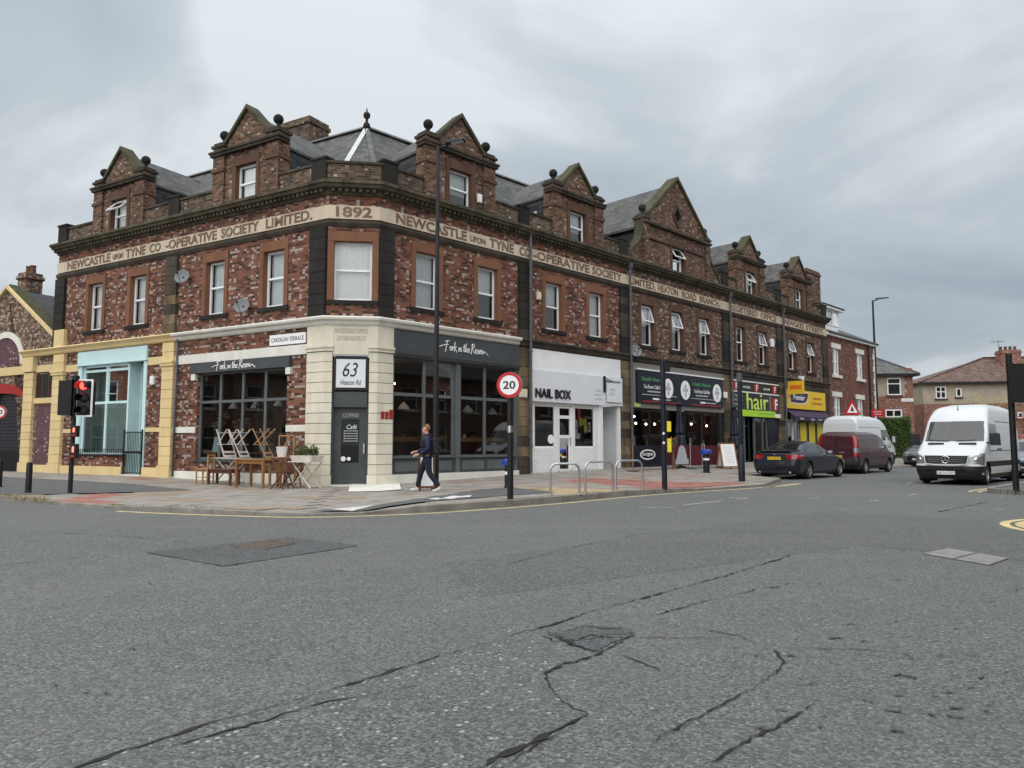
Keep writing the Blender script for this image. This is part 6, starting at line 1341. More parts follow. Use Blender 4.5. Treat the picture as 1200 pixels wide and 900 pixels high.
# warning signs beyond the vans
def post_sign(P, label, kind, zc, s):
    t = E('warning_sign' if kind == 'tri' else 'notice_sign', label, 'sign', T(P)); O('pole', MB().tube([(0, 0, 0), (0, 0, zc + s * .5)], .04, 10), 'iron_pipe', t, T(P))
    if kind == 'tri':
        tr = [(-s, zc - s * .8), (s, zc - s * .8), (0, zc + s * .95)]; O('sign_face', MB().prism_y(tr, -.07, -.05), 'sign_red', t, T(P)); O('white_panel', MB().prism_y([(x * .62, zc + (z - zc) * .62 - s * .08) for x, z in tr], -.076, -.0705), 'text_white', t, T(P)); O('symbol', MB().prism_y([(-.2 * s, zc - s * .4), (.2 * s, zc - s * .4), (.04 * s, zc + s * .2), (-.06 * s, zc + s * .2)], -.082, -.0765), 'text_dark', t, T(P))
    else: O('sign_face', MB().box(-s, s, -.07, -.05, zc - s * .55, zc + s * .55), 'sign_red', t, T(P)); O('print_line', MB().box(-s * .7, s * .7, -.074, -.0705, zc + s * .12, zc + s * .28), 'text_grey', t, T(P)); O('print_line', MB().box(-s * .6, s * .6, -.074, -.0705, zc - s * .28, zc - s * .14), 'text_grey', t, T(P))
Pw = Pt(MR, 33.6, -1.3, .42); fw = frame(Vector((Pw.x, Pw.y, 0)), Vector((1, 0, 0))); Pw.x += on(fw, 998, 478)[0]; post_sign(Pw, 'red triangular warning sign above the parked white van', 'tri', on(fw, 998, 478)[1] - .42, .52)
Pw = Pt(MR, 40.5, -2.0, .42); fw = frame(Vector((Pw.x, Pw.y, 0)), Vector((1, 0, 0))); Pw.x += on(fw, 1028, 484)[0]; post_sign(Pw, 'small red rectangular sign at the foot of the far street lamp', 'rect', on(fw, 1028, 484)[1] - .42, .42)
# ---------------------------------------------------------------- vehicles
def paint(name, c, flake=0.0, rough=0.25):
    m, nt, N, S, out, b = mk(name)
    tc = N('ShaderNodeTexCoord').outputs['Object']; d = noise(N, tc, 2.5, 5, 0.7)
    sep = N('ShaderNodeSeparateXYZ', {0: tc}); low = N('ShaderNodeMapRange', {0: sep.outputs[2], 1: 0.9, 2: 0.15, 3: 0.0, 4: 0.28}).outputs[0]
    S('Base Color', mixc(N, mth(N, 'MULTIPLY', low, d), c, (0.13, 0.115, 0.095))); S('Roughness', N('ShaderNodeMapRange', {0: d, 3: rough * 0.7, 4: rough * 1.5}).outputs[0])
    S('Metallic', flake); S('Coat Weight', 0.25); S('Coat Roughness', 0.04); S('Specular IOR Level', 0.35); MATS[name] = m
paint('car_navy', (0.005, 0.008, 0.019), 0.0); paint('car_maroon', (0.040, 0.004, 0.010), 0.0); paint('car_white', (0.60, 0.62, 0.645), 0.0, 0.35); paint('car_grey', (0.13, 0.14, 0.155), 0.5); paint('car_silver', (0.25, 0.29, 0.34), 0.5)
plain('car_glass', (0.014, 0.017, 0.019), 0.03, 0.1, 2, spec=0.9); plain('car_trim', (0.016, 0.016, 0.017), 0.55, 0.2, 6); plain('tyre', (0.016, 0.016, 0.016), 0.85, 0.2, 8); plain('alloy', (0.42, 0.43, 0.45), 0.3, 0.15, 6, metal=0.9); plain('hubcap', (0.33, 0.34, 0.35), 0.4, 0.15, 6, metal=0.6)
plain('tail_red', (0.24, 0.008, 0.011), 0.12, 0.2, 9, coat=1.0); plain('lens_clear', (0.22, 0.23, 0.24), 0.12, 0.3, 14, metal=0.4, coat=1.0); plain('plate_yellow', (0.72, 0.50, 0.04), 0.4, 0.03); plain('plate_white', (0.75, 0.75, 0.74), 0.4, 0.03); plain('chrome', (0.7, 0.71, 0.72), 0.12, 0.05, 5, metal=1.0); plain('indicator', (0.65, 0.35, 0.12), 0.2, 0.1, 6, coat=1.0)
def itp(tab, z):
    if z <= tab[0][0]: return tab[0][1]
    for (a, x), (b, y) in zip(tab, tab[1:]):
        if z <= b: return x + (y - x) * (z - a) / (b - a)
    return tab[-1][1]
def smooth_tab(tab, dz=.012, k=2):
    z0, z1 = tab[0][0], tab[-1][0]; n = int((z1 - z0) / dz) + 1; v = [itp(tab, z0 + (z1 - z0) * i / n) for i in range(n + 1)]
    for _ in range(2): v = [sum(v[max(0, i - k):i + k + 1]) / len(v[max(0, i - k):i + k + 1]) for i in range(n + 1)]
    return [(z0 + (z1 - z0) * i / n, v[i]) for i in range(n + 1)]
def car_shell(L, fr, rr, wd, cf, rfc, rrc, classify, wheels, Ra, parts, nside=96):
    """horizontal slices: fr, rr give the nose and tail set-back by height, wd the half width; faces sorted into parts by classify"""
    fr, rr, wd = smooth_tab(fr), smooth_tab(rr), smooth_tab(wd); z = fr[0][0]; zs = [z]; zt = fr[-1][0]
    while z < zt - 1e-4:
        s = max(abs(itp(t, z + .01) - itp(t, z)) / .01 for t in (fr, rr, wd)); z = min(zt, z + min(.03, max(.0015, .045 / max(s, .01)))); zs.append(z)
    rings = []
    for z in zs:
        xf, xr, w = L - itp(fr, z), itp(rr, z), itp(wd, z); a, b = min(itp(rfc, z), w * .9), min(itp(rrc, z), w * .9); h = []
        for i in range(12): y = (w - a) * i / 12; h.append((xf - cf * (y / w) ** 2, y))
        xe = xf - cf * ((w - a) / w) ** 2
        for i in range(10): t = math.pi / 2 * i / 10; h.append((xe - a + a * math.cos(t), w - a + a * math.sin(t)))
        for i in range(nside): u = i / nside; h.append((xe - a + (xr + b - xe + a) * u, w))
        for i in range(10): t = math.pi / 2 * i / 10; h.append((xr + b - b * math.sin(t), w - b + b * math.cos(t)))
        for i in range(13): y = (w - b) * (1 - i / 12); h.append((xr, y))
        rings.append([(x, y, z) for x, y in h] + [(x, -y, z) for x, y in h[-2:0:-1]])
    n = len(rings[0]); V = [p for r in rings for p in r]; F = {}
    for i in range(len(rings) - 1):
        for k in range(n):
            j = (k + 1) % n; q = (i * n + k, i * n + j, (i + 1) * n + j, (i + 1) * n + k)
            P = [Vector(V[t]) for t in q]; c = (P[0] + P[1] + P[2] + P[3]) / 4; nn = (P[2] - P[0]).cross(P[3] - P[1])
            if nn.length < 1e-9: continue
            nn.normalize()
            if nn.dot(Vector((0, c.y, 0)) + Vector((c.x - L / 2, 0, 0)) * .3) < 0 and abs(nn.z) < .9: nn = -nn
            if abs(nn.y) > .55 and any((c.x - wx) ** 2 + (c.z - wz) ** 2 < Ra * Ra for wx, wz in wheels): continue
            F.setdefault(classify(c.x, abs(c.y), c.z, nn, itp(wd, c.z)), []).append(q)
    F.setdefault('body', []).append(tuple((len(rings) - 1) * n + k for k in range(n))); F.setdefault('underside', []).append(tuple(reversed(range(n))))
    out = {}
    for key, fs in F.items():
        m = {}; vs = []; ff = []
        for f in fs:
            for t in f:
                if t not in m: m[t] = len(vs); vs.append(V[t])
            ff.append(tuple(m[t] for t in f))
        me = bpy.data.meshes.new(key); me.from_pydata(vs, [], ff); out[key] = me
    return out
def wheel(t, M, x, y, r, side, rimmat, spokes, name='wheel', w=.2):
    W_ = M @ T(x, y, r) @ (Matrix.Identity(4) if side < 0 else Rz(math.pi))
    o = O(name, MB().lathe([(r * .66, -w * .5), (r * .9, -w * .52), (r * .985, -w * .36), (r, 0), (r * .985, w * .36), (r * .9, w * .5), (r * .66, w * .5)], 36, axis='y', cap=False), 'tyre', t, W_, smooth='auto')
    rim = MB().lathe([(r * .66, -w * .44), (r * .64, -w * .28), (r * .60, -w * .12), (r * .6, w * .3)], 32, axis='y', cap=False); O('rim', rim, rimmat, o, W_, smooth='auto')
    O('brake_disc', MB().lathe([(r * .59, -.01), (r * .59, 0)], 24, axis='y'), 'car_trim', o, W_)
    sp = MB()
    for k in range(spokes):
        a = 2 * math.pi * k / spokes; d = (math.cos(a), math.sin(a)); sp.bar((d[0] * r * .1, -w * .34, d[1] * r * .1), (d[0] * r * .63, -w * .3, d[1] * r * .63), r * (.14 if spokes < 8 else .11), .03, up=(0, 1, 0))
    sp.lathe([(r * .17, -w * .42), (r * .15, -w * .2)], 16, axis='y'); O('spokes', sp, rimmat, o, W_)
def arches(t, M, wheels, w, Ra):
    for wx, wz in wheels:
        for s in (-1, 1):
            mb = MB(); n = 18
            P = [(wx + Ra * 1.02 * math.cos(a), wz + Ra * 1.02 * math.sin(a)) for a in [RAD(-35 + 250 * k / n) for k in range(n + 1)]]
            for p, q in zip(P, P[1:]): mb.quad((p[0], s * (w - .015), p[1]), (q[0], s * (w - .015), q[1]), (q[0], s * (w - .38), q[1]), (p[0], s * (w - .38), p[1]))
            mb.quad(*[(x, s * (w - .38), z) for x, z in P]); O('wheel_arch', mb, 'car_trim', t, M)
def mirror(t, M, x, y, z, s, mat, big=False):
    if big: mb = MB().hexa([(x - .06, y, z - .2), (x + .10, y, z - .2), (x + .08, y + s * .30, z - .2), (x - .06, y + s * .30, z - .2)], [(x - .05, y, z + .2), (x + .08, y, z + .2), (x + .05, y + s * .28, z + .2), (x - .05, y + s * .28, z + .2)])
    else: mb = MB().hexa([(x - .05, y, z - .05), (x + .1, y, z - .04), (x + .05, y + s * .2, z - .05), (x - .05, y + s * .2, z - .06)], [(x - .05, y, z + .08), (x + .08, y, z + .08), (x + .04, y + s * .19, z + .07), (x - .05, y + s * .19, z + .07)])
    o = O('door_mirror', mb, mat, t, M, bevel=.025); O('mirror_glass', MB().box(x - .066, x - .061, min(y + s * .03, y + s * .19), max(y + s * .03, y + s * .19), z - (.17 if big else .03), z + (.17 if big else .055)), 'chrome', o, M)
    if big: O('mirror_arm', MB().bar((x + .02, y - s * .1, z - .12), (x + .02, y + s * .05, z - .12), .06), 'car_trim', o, M)
def plate(t, M, x, z, text, mat, w=.52, h=.112, rear=False):
    Mp = M @ T(x, 0, z) @ Rz(math.pi / 2 if not rear else -math.pi / 2)
    o = O('number_plate', MB().box(-w / 2, w / 2, -.012, .02, -h / 2, h / 2), mat, t, Mp); O('lettering', txt(text, w * .9, h * .68, .002), 'text_dark', o, Mp @ T(-w * .45, -.0125, -h * .34))
def put(t, M, shell, mats, prefix=''):
    for k, me in shell.items():
        nm = {'body': 'body', 'glass_front': 'windscreen', 'glass_rear': 'rear_window', 'bumper': 'bumper', 'underside': 'underside'}.get(k, k)
        O(nm, me, mats.get(k, 'car_trim'), t, M, smooth='auto')
def split_sides(me, name, mat, t, M):
    for s in (-1, 1):
        vs, fs, m = [], [], {}
        for p in me.polygons:
            if p.center.y * s <= 0: continue
            f = []
            for i in p.vertices:
                if i not in m: m[i] = len(vs); vs.append(tuple(me.vertices[i].co))
                f.append(m[i])
            fs.append(f)
        if fs:
            q = bpy.data.meshes.new(name); q.from_pydata(vs, [], fs); O(name, q, mat, t, M, smooth=True)
def heading(P, d): return Matrix(((d.x, -d.y, 0, P.x), (d.y, d.x, 0, P.y), (0, 0, 1, P.z), (0, 0, 0, 1)))
def seam(t, M, pts, y, s, name='door_seam', w=.011):
    mb = MB()
    for a, b in zip(pts, pts[1:]): mb.bar((a[0], s * y(a[1]), a[1]), (b[0], s * y(b[1]), b[1]), w, .012, up=(0, 1, 0))
    O(name, mb, 'black_rough', t, M)
# --- white delivery van coming towards us
def big_van(name, label, M, paintm, plate_txt, face):
    L = 5.95; wheels = [(L - .98, .34), (1.22, .34)]; Ra = .42
    fr = [(.20, .12), (.30, .04), (.5, .0), (.62, .02), (.95, .10), (1.02, .18), (1.15, .42), (1.28, .68), (1.38, .86), (1.42, .94), (2.14, 1.42), (2.28, 1.53), (2.46, 1.70), (2.58, 1.92), (2.66, 2.2), (2.71, 2.6), (2.73, 2.9)]
    rr = [(.20, .06), (.45, .0), (.55, .03), (2.3, .07), (2.55, .12), (2.66, .22), (2.71, .4), (2.73, .6)]
    wd = [(.20, .92), (.45, .985), (.9, .995), (1.4, .985), (2.0, .93), (2.3, .885), (2.5, .835), (2.62, .76), (2.70, .62), (2.73, .5)]
    fw = smooth_tab(wd); yy = lambda z: itp(fw, z) + .001
    def cl(x, y, z, n, w):
        if z < .42: return 'bumper' if (n.x > .3 or n.x < -.5) or z < .34 else 'body'
        if x > L - 1.0 and z < .62 and n.x > -.1: return 'bumper'
        if x < .3 and z < .62: return 'bumper'
        if n.x > .35 and 1.43 < z < 2.13 and y < w - .10 and x > L - 1.75: return 'glass_front'
        if abs(n.y) > .6 and .60 < z < .78 and not x > L - .75: return 'rub_strip'
        if abs(n.y) > .6 and L - 2.55 < x < L - 1.25 and 1.42 < z < 2.02 and x < L - 1.28 - (z - 1.42) * .52: return 'side_glass'
        hx = x - (L - .62)
        if .66 < z < 1.04 and x > L - .62 and y > .60 and n.x + abs(n.y) > .5 and z > .66 + max(0, (.98 - y)) * .12 and z < .90 + (1 - y) * -.05 + .40 * max(0, min(.35, y - .60)): return 'headlight'
        return 'body'
    sh = car_shell(L, fr, rr, wd, .20, [(.2, .32), (.6, .3), (1.0, .30), (1.4, .12), (2.2, .10), (2.5, .3), (2.73, .4)], [(.2, .1), (2.3, .08), (2.73, .3)], cl, wheels, Ra, None)
    t = E(name, label, 'van', M)
    hl = sh.pop('headlight', None); sgl = sh.pop('side_glass', None); rb = sh.pop('rub_strip', None)
    put(t, M, sh, {'body': paintm, 'glass_front': 'car_glass', 'bumper': 'car_trim', 'underside': 'car_trim'})
    if hl: split_sides(hl, 'headlight', 'lens_clear', t, M)
    if sgl: split_sides(sgl, 'side_window', 'car_glass', t, M)
    if rb: split_sides(rb, 'rub_strip', 'car_trim', t, M)
    arches(t, M, wheels, .985, Ra)
    for wx, wz in wheels:
        for s in (-1, 1): wheel(t, M, wx, s * .86, .34, s, 'hubcap', 6)
    for s in (-1, 1):
        mirror(t, M, L - 1.10, s * 1.05, 1.50, s, 'car_trim', True)
        seam(t, M, [(L - 1.25, .5), (L - 1.25, 1.3)], yy, s); seam(t, M, [(L - 2.6, .5), (L - 2.6, 2.1)], yy, s); seam(t, M, [(L - 3.9, .5), (L - 3.9, 2.3)], yy, s); seam(t, M, [(L - 2.6, 2.12), (.25, 2.12)], yy, s, 'roof_crease', .02)
        seam(t, M, [(L - 1.3, 1.12), (.2, 1.12)], yy, s, 'side_crease', .02)
        for hx in (L - 2.42, L - 2.78): O('door_handle', MB().box(hx - .1, hx + .1, min(s * .99, s * 1.02), max(s * .99, s * 1.02), 1.15, 1.19), 'car_trim', t, M, bevel=.008)
        O('indicator', MB().box(L - .55, L - .35, min(s * .80, s * .965), max(s * .80, s * .965), .67, .72), 'indicator', t, M, bevel=.01)
    if face:
        for s in (-1, 1): O('lamp_bowl', MB().ball((L - .26, s * .80, .83), .085, 12), 'chrome', t, M, smooth=True)
        g = O('grille', MB().hexa([(L + .0, -.56, .70), (L + .0, .56, .70), (L - .06, .62, .96), (L - .06, -.62, .96)], [(L - .14, -.56, .70), (L - .14, .56, .70), (L - .2, .62, .96), (L - .2, -.62, .96)]), 'car_trim', t, M)
        for z in (.765, .83, .895):
            for a, b in ((-.52, -.15), (.15, .52)): O('grille_bar', MB().hexa([(L + .018 - (z - .7) * .24, a, z - .012), (L + .018 - (z - .7) * .24, b, z - .012), (L + .012 - (z - .7) * .24, b, z + .012), (L + .012 - (z - .7) * .24, a, z + .012)], [(L - .03, a, z - .012), (L - .03, b, z - .012), (L - .03, b, z + .012), (L - .03, a, z + .012)]), 'iron_pipe', g, M)
        em = MB(); cx, cz = L + .01, .83; n = 24
        ringp = [(cx, .115 * math.cos(2 * math.pi * k / n), cz + .115 * math.sin(2 * math.pi * k / n)) for k in range(n + 1)]; em.tube(ringp, .013, 6, cap=False)
        for k in range(3): a = math.pi / 2 + k * 2 * math.pi / 3; em.bar((cx, 0, cz), (cx, .11 * math.cos(a), cz + .11 * math.sin(a)), .026, .02)
        O('emblem', em, 'chrome', t, M)
        O('grille_surround', MB().tube([(L - .07, -.66, .98), (L - .01, -.60, .69), (L + .025, -.3, .655), (L + .035, 0, .645), (L + .025, .3, .655), (L - .01, .60, .69), (L - .07, .66, .98)], .018, 6), paintm, t, M)
        plate(t, M, L + .012, .40, plate_txt, 'plate_white')
        for s in (-1, 1):
            O('bonnet_vent', MB().hexa([(L - .74, s * .22, 1.325), (L - .80, s * .72, 1.325), (L - .86, s * .72, 1.365), (L - .80, s * .22, 1.365)], [(L - .74, s * .22, 1.345), (L - .80, s * .72, 1.345), (L - .86, s * .72, 1.385), (L - .80, s * .22, 1.385)]), 'black_rough', t, M)
            O('wiper', MB().bar((L - .92, s * .1, 1.44), (L - .98, s * .68, 1.475), .025), 'black_rough', t, M)
        O('bumper_intake', MB().hexa([(L + .012, -.55, .50), (L + .012, .55, .50), (L + .012, .5, .58), (L + .012, -.5, .58)], [(L - .1, -.55, .50), (L - .1, .55, .50), (L - .1, .5, .58), (L - .1, -.5, .58)]), 'black_rough', t, M)
        O('roof_aerial', MB().lathe([(.03, 0), (.012, .06), (.006, .22)], 8), 'black_rough', t, M @ T(L - 1.80, 0, 2.50))
    else:
        for z in (.9, 1.9): seam(t, M, [(.05, z), (.08, z)], lambda q: .0, 1)
    for s in (-1, 1): O('tail_light', MB().box(-.01, .08, min(s * .82, s * .96), max(s * .82, s * .96), .95, 1.55), 'tail_red', t, M, bevel=.02)
    return t
Pv = Pt(MR, 14.7 + 5.95, -11.1, 0); big_van('delivery_van', 'white high-roof delivery van facing us with black grille and three-pointed star', heading(Pv, -XR), 'car_white', 'NK14 XZD', True)
Pv = Pt(MR, 27.2, -2.95, .12); big_van('parked_van', 'white high-roof van parked nose away behind the maroon van', heading(Pv, XR), 'car_white', 'NK60 VAN', False)
# --- maroon panel van
def small_van():
    L = 5.0; wheels = [(L - .92, .32), (1.0, .32)]; Ra = .39; M = heading(Pt(MR, 21.5, -4.95, 0), XR)
    fr = [(.22, .14), (.42, .02), (.6, .0), (.75, .06), (.88, .2), (1.0, .55), (1.08, .85), (1.66, 1.55), (1.78, 1.78), (1.86, 2.15), (1.90, 2.6)]
    rr = [(.22, .10), (.42, .0), (.6, .02), (.7, .06), (1.3, .10), (1.7, .17), (1.84, .27), (1.90, .55)]
    wd = [(.22, .88), (.5, .945), (1.0, .95), (1.2, .935), (1.6, .865), (1.78, .80), (1.86, .70), (1.90, .55)]
    fw = smooth_tab(wd); yy = lambda z: itp(fw, z) + .001
    def cl(x, y, z, n, w):
        if z < .36: return 'bumper'
        if x < .3 and z < .66: return 'bumper'
        if n.x > .35 and 1.12 < z < 1.66 and y < w - .08 and x > L - 1.8: return 'glass_front'
        if abs(n.y) > .55 and 1.14 < z < 1.66 and L - 2.25 < x < L - 1.02 - (z - 1.14) * 1.0: return 'side_glass'
        if abs(n.y) > .55 and 1.14 < z < 1.68 and L - 3.5 < x < L - 2.33: return 'panel_glass'
        if x < .34 and y > w - .20 and .80 < z < 1.72 and (n.x < -.1 or x < .24): return 'tail_light' if not .95 < z < 1.18 else 'tail_clear'
        if x > L - .6 and .68 < z < .92 and y > .55: return 'headlight'
        return 'body'
    sh = car_shell(L, fr, rr, wd, .16, [(.2, .3), (.9, .3), (1.1, .12), (1.6, .1), (1.9, .3)], [(.2, .14), (1.9, .14)], cl, wheels, Ra, None)
    t = E('panel_van', 'maroon panel van parked with its rear towards us', 'van', M)
    for k, nm, mt in (('headlight', 'headlight', 'lens_clear'), ('side_glass', 'side_window', 'car_glass'), ('panel_glass', 'side_panel', 'car_maroon'), ('tail_light', 'tail_light', 'tail_red'), ('tail_clear', 'reversing_light', 'lens_clear')):
        if k in sh: split_sides(sh.pop(k), nm, mt, t, M)
    put(t, M, sh, {'body': 'car_maroon', 'glass_front': 'car_glass'}); arches(t, M, wheels, .94, Ra)
    for wx, wz in wheels:
        for s in (-1, 1): wheel(t, M, wx, s * .83, .32, s, 'hubcap', 7)
    for s in (-1, 1):
        mirror(t, M, L - 1.35, s * .94, 1.22, s, 'car_trim'); seam(t, M, [(L - 2.28, .45), (L - 2.28, 1.7)], yy, s); seam(t, M, [(L - 3.55, .5), (L - 3.55, 1.7)], yy, s); seam(t, M, [(.5, .72), (L - .9, .72)], yy, s, 'side_crease', .02)
        O('door_handle', MB().box(L - 2.2, L - 2.0, min(s * .945, s * .975), max(s * .945, s * .975), 1.0, 1.04), 'car_trim', t, M)
    O('door_seam', MB().bar((.05, 0, .68), (.13, 0, 1.75), .012, .02), 'black_rough', t, M); O('rear_handle', MB().box(.03, .075, -.35, -.12, .95, .99), 'chrome', t, M)
    for s in (-1, 1): O('rear_panel_groove', MB().hexa([(.062, s * .12, 1.12), (.062, s * .68, 1.12), (.125, s * .62, 1.62), (.125, s * .12, 1.62)], [(.09, s * .12, 1.12), (.09, s * .68, 1.12), (.15, s * .62, 1.62), (.15, s * .12, 1.62)]), 'car_maroon', t, M)
    plate(t, M, .01, .78, 'NA08 VTO', 'plate_yellow', rear=True); return t
small_van()
# --- saloon and hatchback
def saloon():
    L = 4.9; wheels = [(L - .88, .33), (1.06, .33)]; Ra = .385; M = heading(Pt(MR, 14.45, -5.35, 0), XR)
    fr = [(.20, .20), (.38, .03), (.55, .0), (.68, .08), (.76, .28), (.86, .75), (.93, 1.2), (.97, 1.5), (1.37, 2.25), (1.42, 2.5), (1.45, 2.8), (1.46, 3.0)]
    rr = [(.20, .16), (.36, .03), (.52, .0), (.72, .025), (.92, .07), (1.02, .12), (1.05, .26), (1.075, .60), (1.10, .68), (1.37, 1.42), (1.42, 1.62), (1.45, 1.85), (1.46, 2.0)]
    wd = [(.20, .85), (.42, .915), (.62, .93), (.85, .915), (.97, .885), (1.05, .84), (1.25, .72), (1.38, .62), (1.44, .52), (1.46, .42)]
    fw = smooth_tab(wd); yy = lambda z: itp(fw, z) + .001
    def cl(x, y, z, n, w):
        if z < .30: return 'bumper'
        if n.x < -.25 and 1.10 < z < 1.385 and y < w - .07 and x < 1.6: return 'glass_rear'
        if n.x > .25 and .99 < z < 1.38 and y < w - .07 and x > 2.2: return 'glass_front'
        if abs(n.y) > .5 and 1.0 < z < 1.375 and .98 + (z - 1.0) * 1.55 < x < L - 1.72 - (z - 1.0) * 1.55:
            if abs(x - 2.36) < .035: return 'pillar'
            return 'side_glass'
        if x < .60 and .77 < z < .94 and y > .50 - (z - .77) * .5 and n.x < .3: return 'tail_light'
        if x > L - .55 and .58 < z < .74 and y > .5: return 'headlight'
        return 'body'
    sh = car_shell(L, fr, rr, wd, .22, [(.2, .35), (.9, .35), (1.0, .2), (1.46, .2)], [(.2, .28), (.9, .24), (1.05, .22), (1.2, .18), (1.46, .2)], cl, wheels, Ra, None, nside=110)
    t = E('saloon_car', 'dark navy saloon car parked with its red tail lights towards us', 'car', M)
    for k, nm, mt in (('headlight', 'headlight', 'lens_clear'), ('side_glass', 'side_window', 'car_glass'), ('pillar', 'door_pillar', 'car_trim'), ('tail_light', 'tail_light', 'tail_red')):
        if k in sh: split_sides(sh.pop(k), nm, mt, t, M)
    put(t, M, sh, {'body': 'car_navy', 'glass_front': 'car_glass', 'glass_rear': 'car_glass'}); arches(t, M, wheels, .91, Ra)
    for wx, wz in wheels:
        for s in (-1, 1): wheel(t, M, wx, s * .80, .33, s, 'alloy', 5, w=.23)
    for s in (-1, 1):
        mirror(t, M, L - 1.95, s * .88, 1.02, s, 'car_navy'); seam(t, M, [(2.36, .4), (2.36, 1.0)], yy, s); seam(t, M, [(3.45, .4), (3.45, .95)], yy, s); seam(t, M, [(1.35, .75), (1.25, .98)], yy, s); seam(t, M, [(.75, .28), (L - 1.3, .28)], yy, s, 'sill_trim', .03)
        for hx in (1.62, 2.62): O('door_handle', MB().box(hx - .1, hx + .1, min(s * .905, s * .935), max(s * .905, s * .935), .83, .86), 'car_navy', t, M, bevel=.006)
        O('exhaust', MB().lathe([(.045, -.02), (.045, .12)], 12, (.06, s * .6, .27), axis='x'), 'chrome', t, M)
    plate(t, M, .012, .80, 'KE11 XWD', 'plate_yellow', rear=True); O('badge', MB().lathe([(.042, .05), (.042, .07)], 16, (0, 0, .955), axis='x'), 'chrome', t, M)
    O('boot_lip', MB().hexa([(.14, -.62, 1.035), (.14, .62, 1.035), (.3, .6, 1.06), (.3, -.6, 1.06)], [(.11, -.6, 1.065), (.11, .6, 1.065), (.3, .58, 1.075), (.3, -.58, 1.075)]), 'car_navy', t, M); O('lower_bumper', MB().box(.045, .12, -.55, .55, .24, .36), 'car_trim', t, M)
    O('roof_aerial', MB().hexa([(1.75, -.03, 1.452), (1.95, -.03, 1.452), (1.95, .03, 1.452), (1.75, .03, 1.452)], [(1.75, -.006, 1.52), (1.8, -.006, 1.52), (1.8, .006, 1.52), (1.75, .006, 1.52)]), 'car_navy', t, M)
saloon()
def hatch(name, label, M, paintm, plate_txt):
    L = 4.3; wheels = [(L - .85, .33), (.85, .33)]; Ra = .385
    fr = [(.20, .16), (.38, .02), (.58, .0), (.74, .05), (.84, .18), (.93, .55), (1.0, .95), (1.04, 1.15), (1.42, 1.85), (1.49, 2.1), (1.54, 2.5), (1.55, 2.7)]
    rr = [(.20, .12), (.4, .0), (.7, .01), (.95, .06), (1.05, .12), (1.4, .42), (1.5, .55), (1.54, .8), (1.55, 1.0)]
    wd = [(.20, .83), (.42, .89), (.7, .905), (.95, .88), (1.04, .84), (1.3, .70), (1.45, .60), (1.53, .5), (1.55, .42)]
    def cl(x, y, z, n, w):
        if z < .30: return 'bumper'
        if n.x > .25 and 1.05 < z < 1.43 and y < w - .07 and x > 1.8: return 'glass_front'
        if abs(n.y) > .5 and 1.06 < z < 1.42 and .35 + (z - 1.06) * .6 < x < L - 1.35 - (z - 1.06) * 1.6: return 'side_glass'
        if x > L - .62 and .66 < z < .86 and y > .48: return 'headlight'
        if x > L - .3 and .36 < z < .66 and y < .55 and n.x > .4: return 'grille'
        if n.x < -.25 and 1.08 < z < 1.42 and y < w - .08: return 'glass_rear'
        if x < .35 and .8 < z < 1.05 and y > .6: return 'tail_light'
        return 'body'
    sh = car_shell(L, fr, rr, wd, .2, [(.2, .33), (.95, .33), (1.1, .18), (1.55, .2)], [(.2, .25), (1.55, .2)], cl, wheels, Ra, None, nside=80)
    t = E(name, label, 'car', M)
    for k, nm, mt in (('headlight', 'headlight', 'lens_clear'), ('side_glass', 'side_window', 'car_glass'), ('tail_light', 'tail_light', 'tail_red')):
        if k in sh: split_sides(sh.pop(k), nm, mt, t, M)
    put(t, M, sh, {'body': paintm, 'glass_front': 'car_glass', 'glass_rear': 'car_glass', 'grille': 'black_rough'}); arches(t, M, wheels, .885, Ra)
    for wx, wz in wheels:
        for s in (-1, 1): wheel(t, M, wx, s * .78, .33, s, 'alloy', 5)
    for s in (-1, 1): mirror(t, M, L - 1.55, s * .84, 1.06, s, paintm)
    plate(t, M, L + .0, .46, plate_txt, 'plate_white'); O('grille_stripe', MB().bar((L + .012, -.35, .64), (L + .012, .35, .40), .04), 'chrome', t, M); return t
hatch('hatchback_car', 'dark grey hatchback parked facing us beyond the maroon van', heading(Pt(MR, 34.8 + 4.3, -4.45, .0), -XR), 'car_grey', 'NU17 OLV')
hatch('hatchback_car', 'silver blue car parked behind the white delivery van across the road', heading(Pt(MR, 21.4 + 4.3, -12.0, 0), -XR), 'car_silver', 'YK15 HBD')
# ---------------------------------------------------------------- café furniture on the pavement
def LPt(px, py, n): 
    s, z = on(ML, px, py, n); p = Pt(ML, s, n); return s, p, pz(p.x, p.y) + SLAB
def fr_at(px, py, n, rot=0.0):
    s, p, z = LPt(px, py, n); p.z = z; return T(p) @ ML.to_3x3().to_4x4() @ Rz(rot)
def legs4(mb_fn, t, W_, xs, ys, h, w, mat):
    for x in xs:
        for y in ys: O('leg', MB().bar((x, y, 0), (x, y, h), w), mat, t, W_)
def wooden_table(W_, label, w, d, h, mat, name='wooden_table', cat='table', slats=4):
    t = E(name, label, cat, W_)
    for i in range(slats): O('top_plank', MB().box(-w / 2, w / 2, -d / 2 + d * i / slats + .006, -d / 2 + d * (i + 1) / slats - .006, h - .04, h), mat, t, W_, bevel=.005)
    O('apron', MB().box(-w / 2 + .05, w / 2 - .05, -d / 2 + .05, -d / 2 + .075, h - .13, h - .041), mat, t, W_); O('apron', MB().box(-w / 2 + .05, w / 2 - .05, d / 2 - .075, d / 2 - .05, h - .13, h - .041), mat, t, W_)
    legs4(None, t, W_, (-w / 2 + .05, w / 2 - .05), (-d / 2 + .05, d / 2 - .05), h - .041, .06, mat); return t
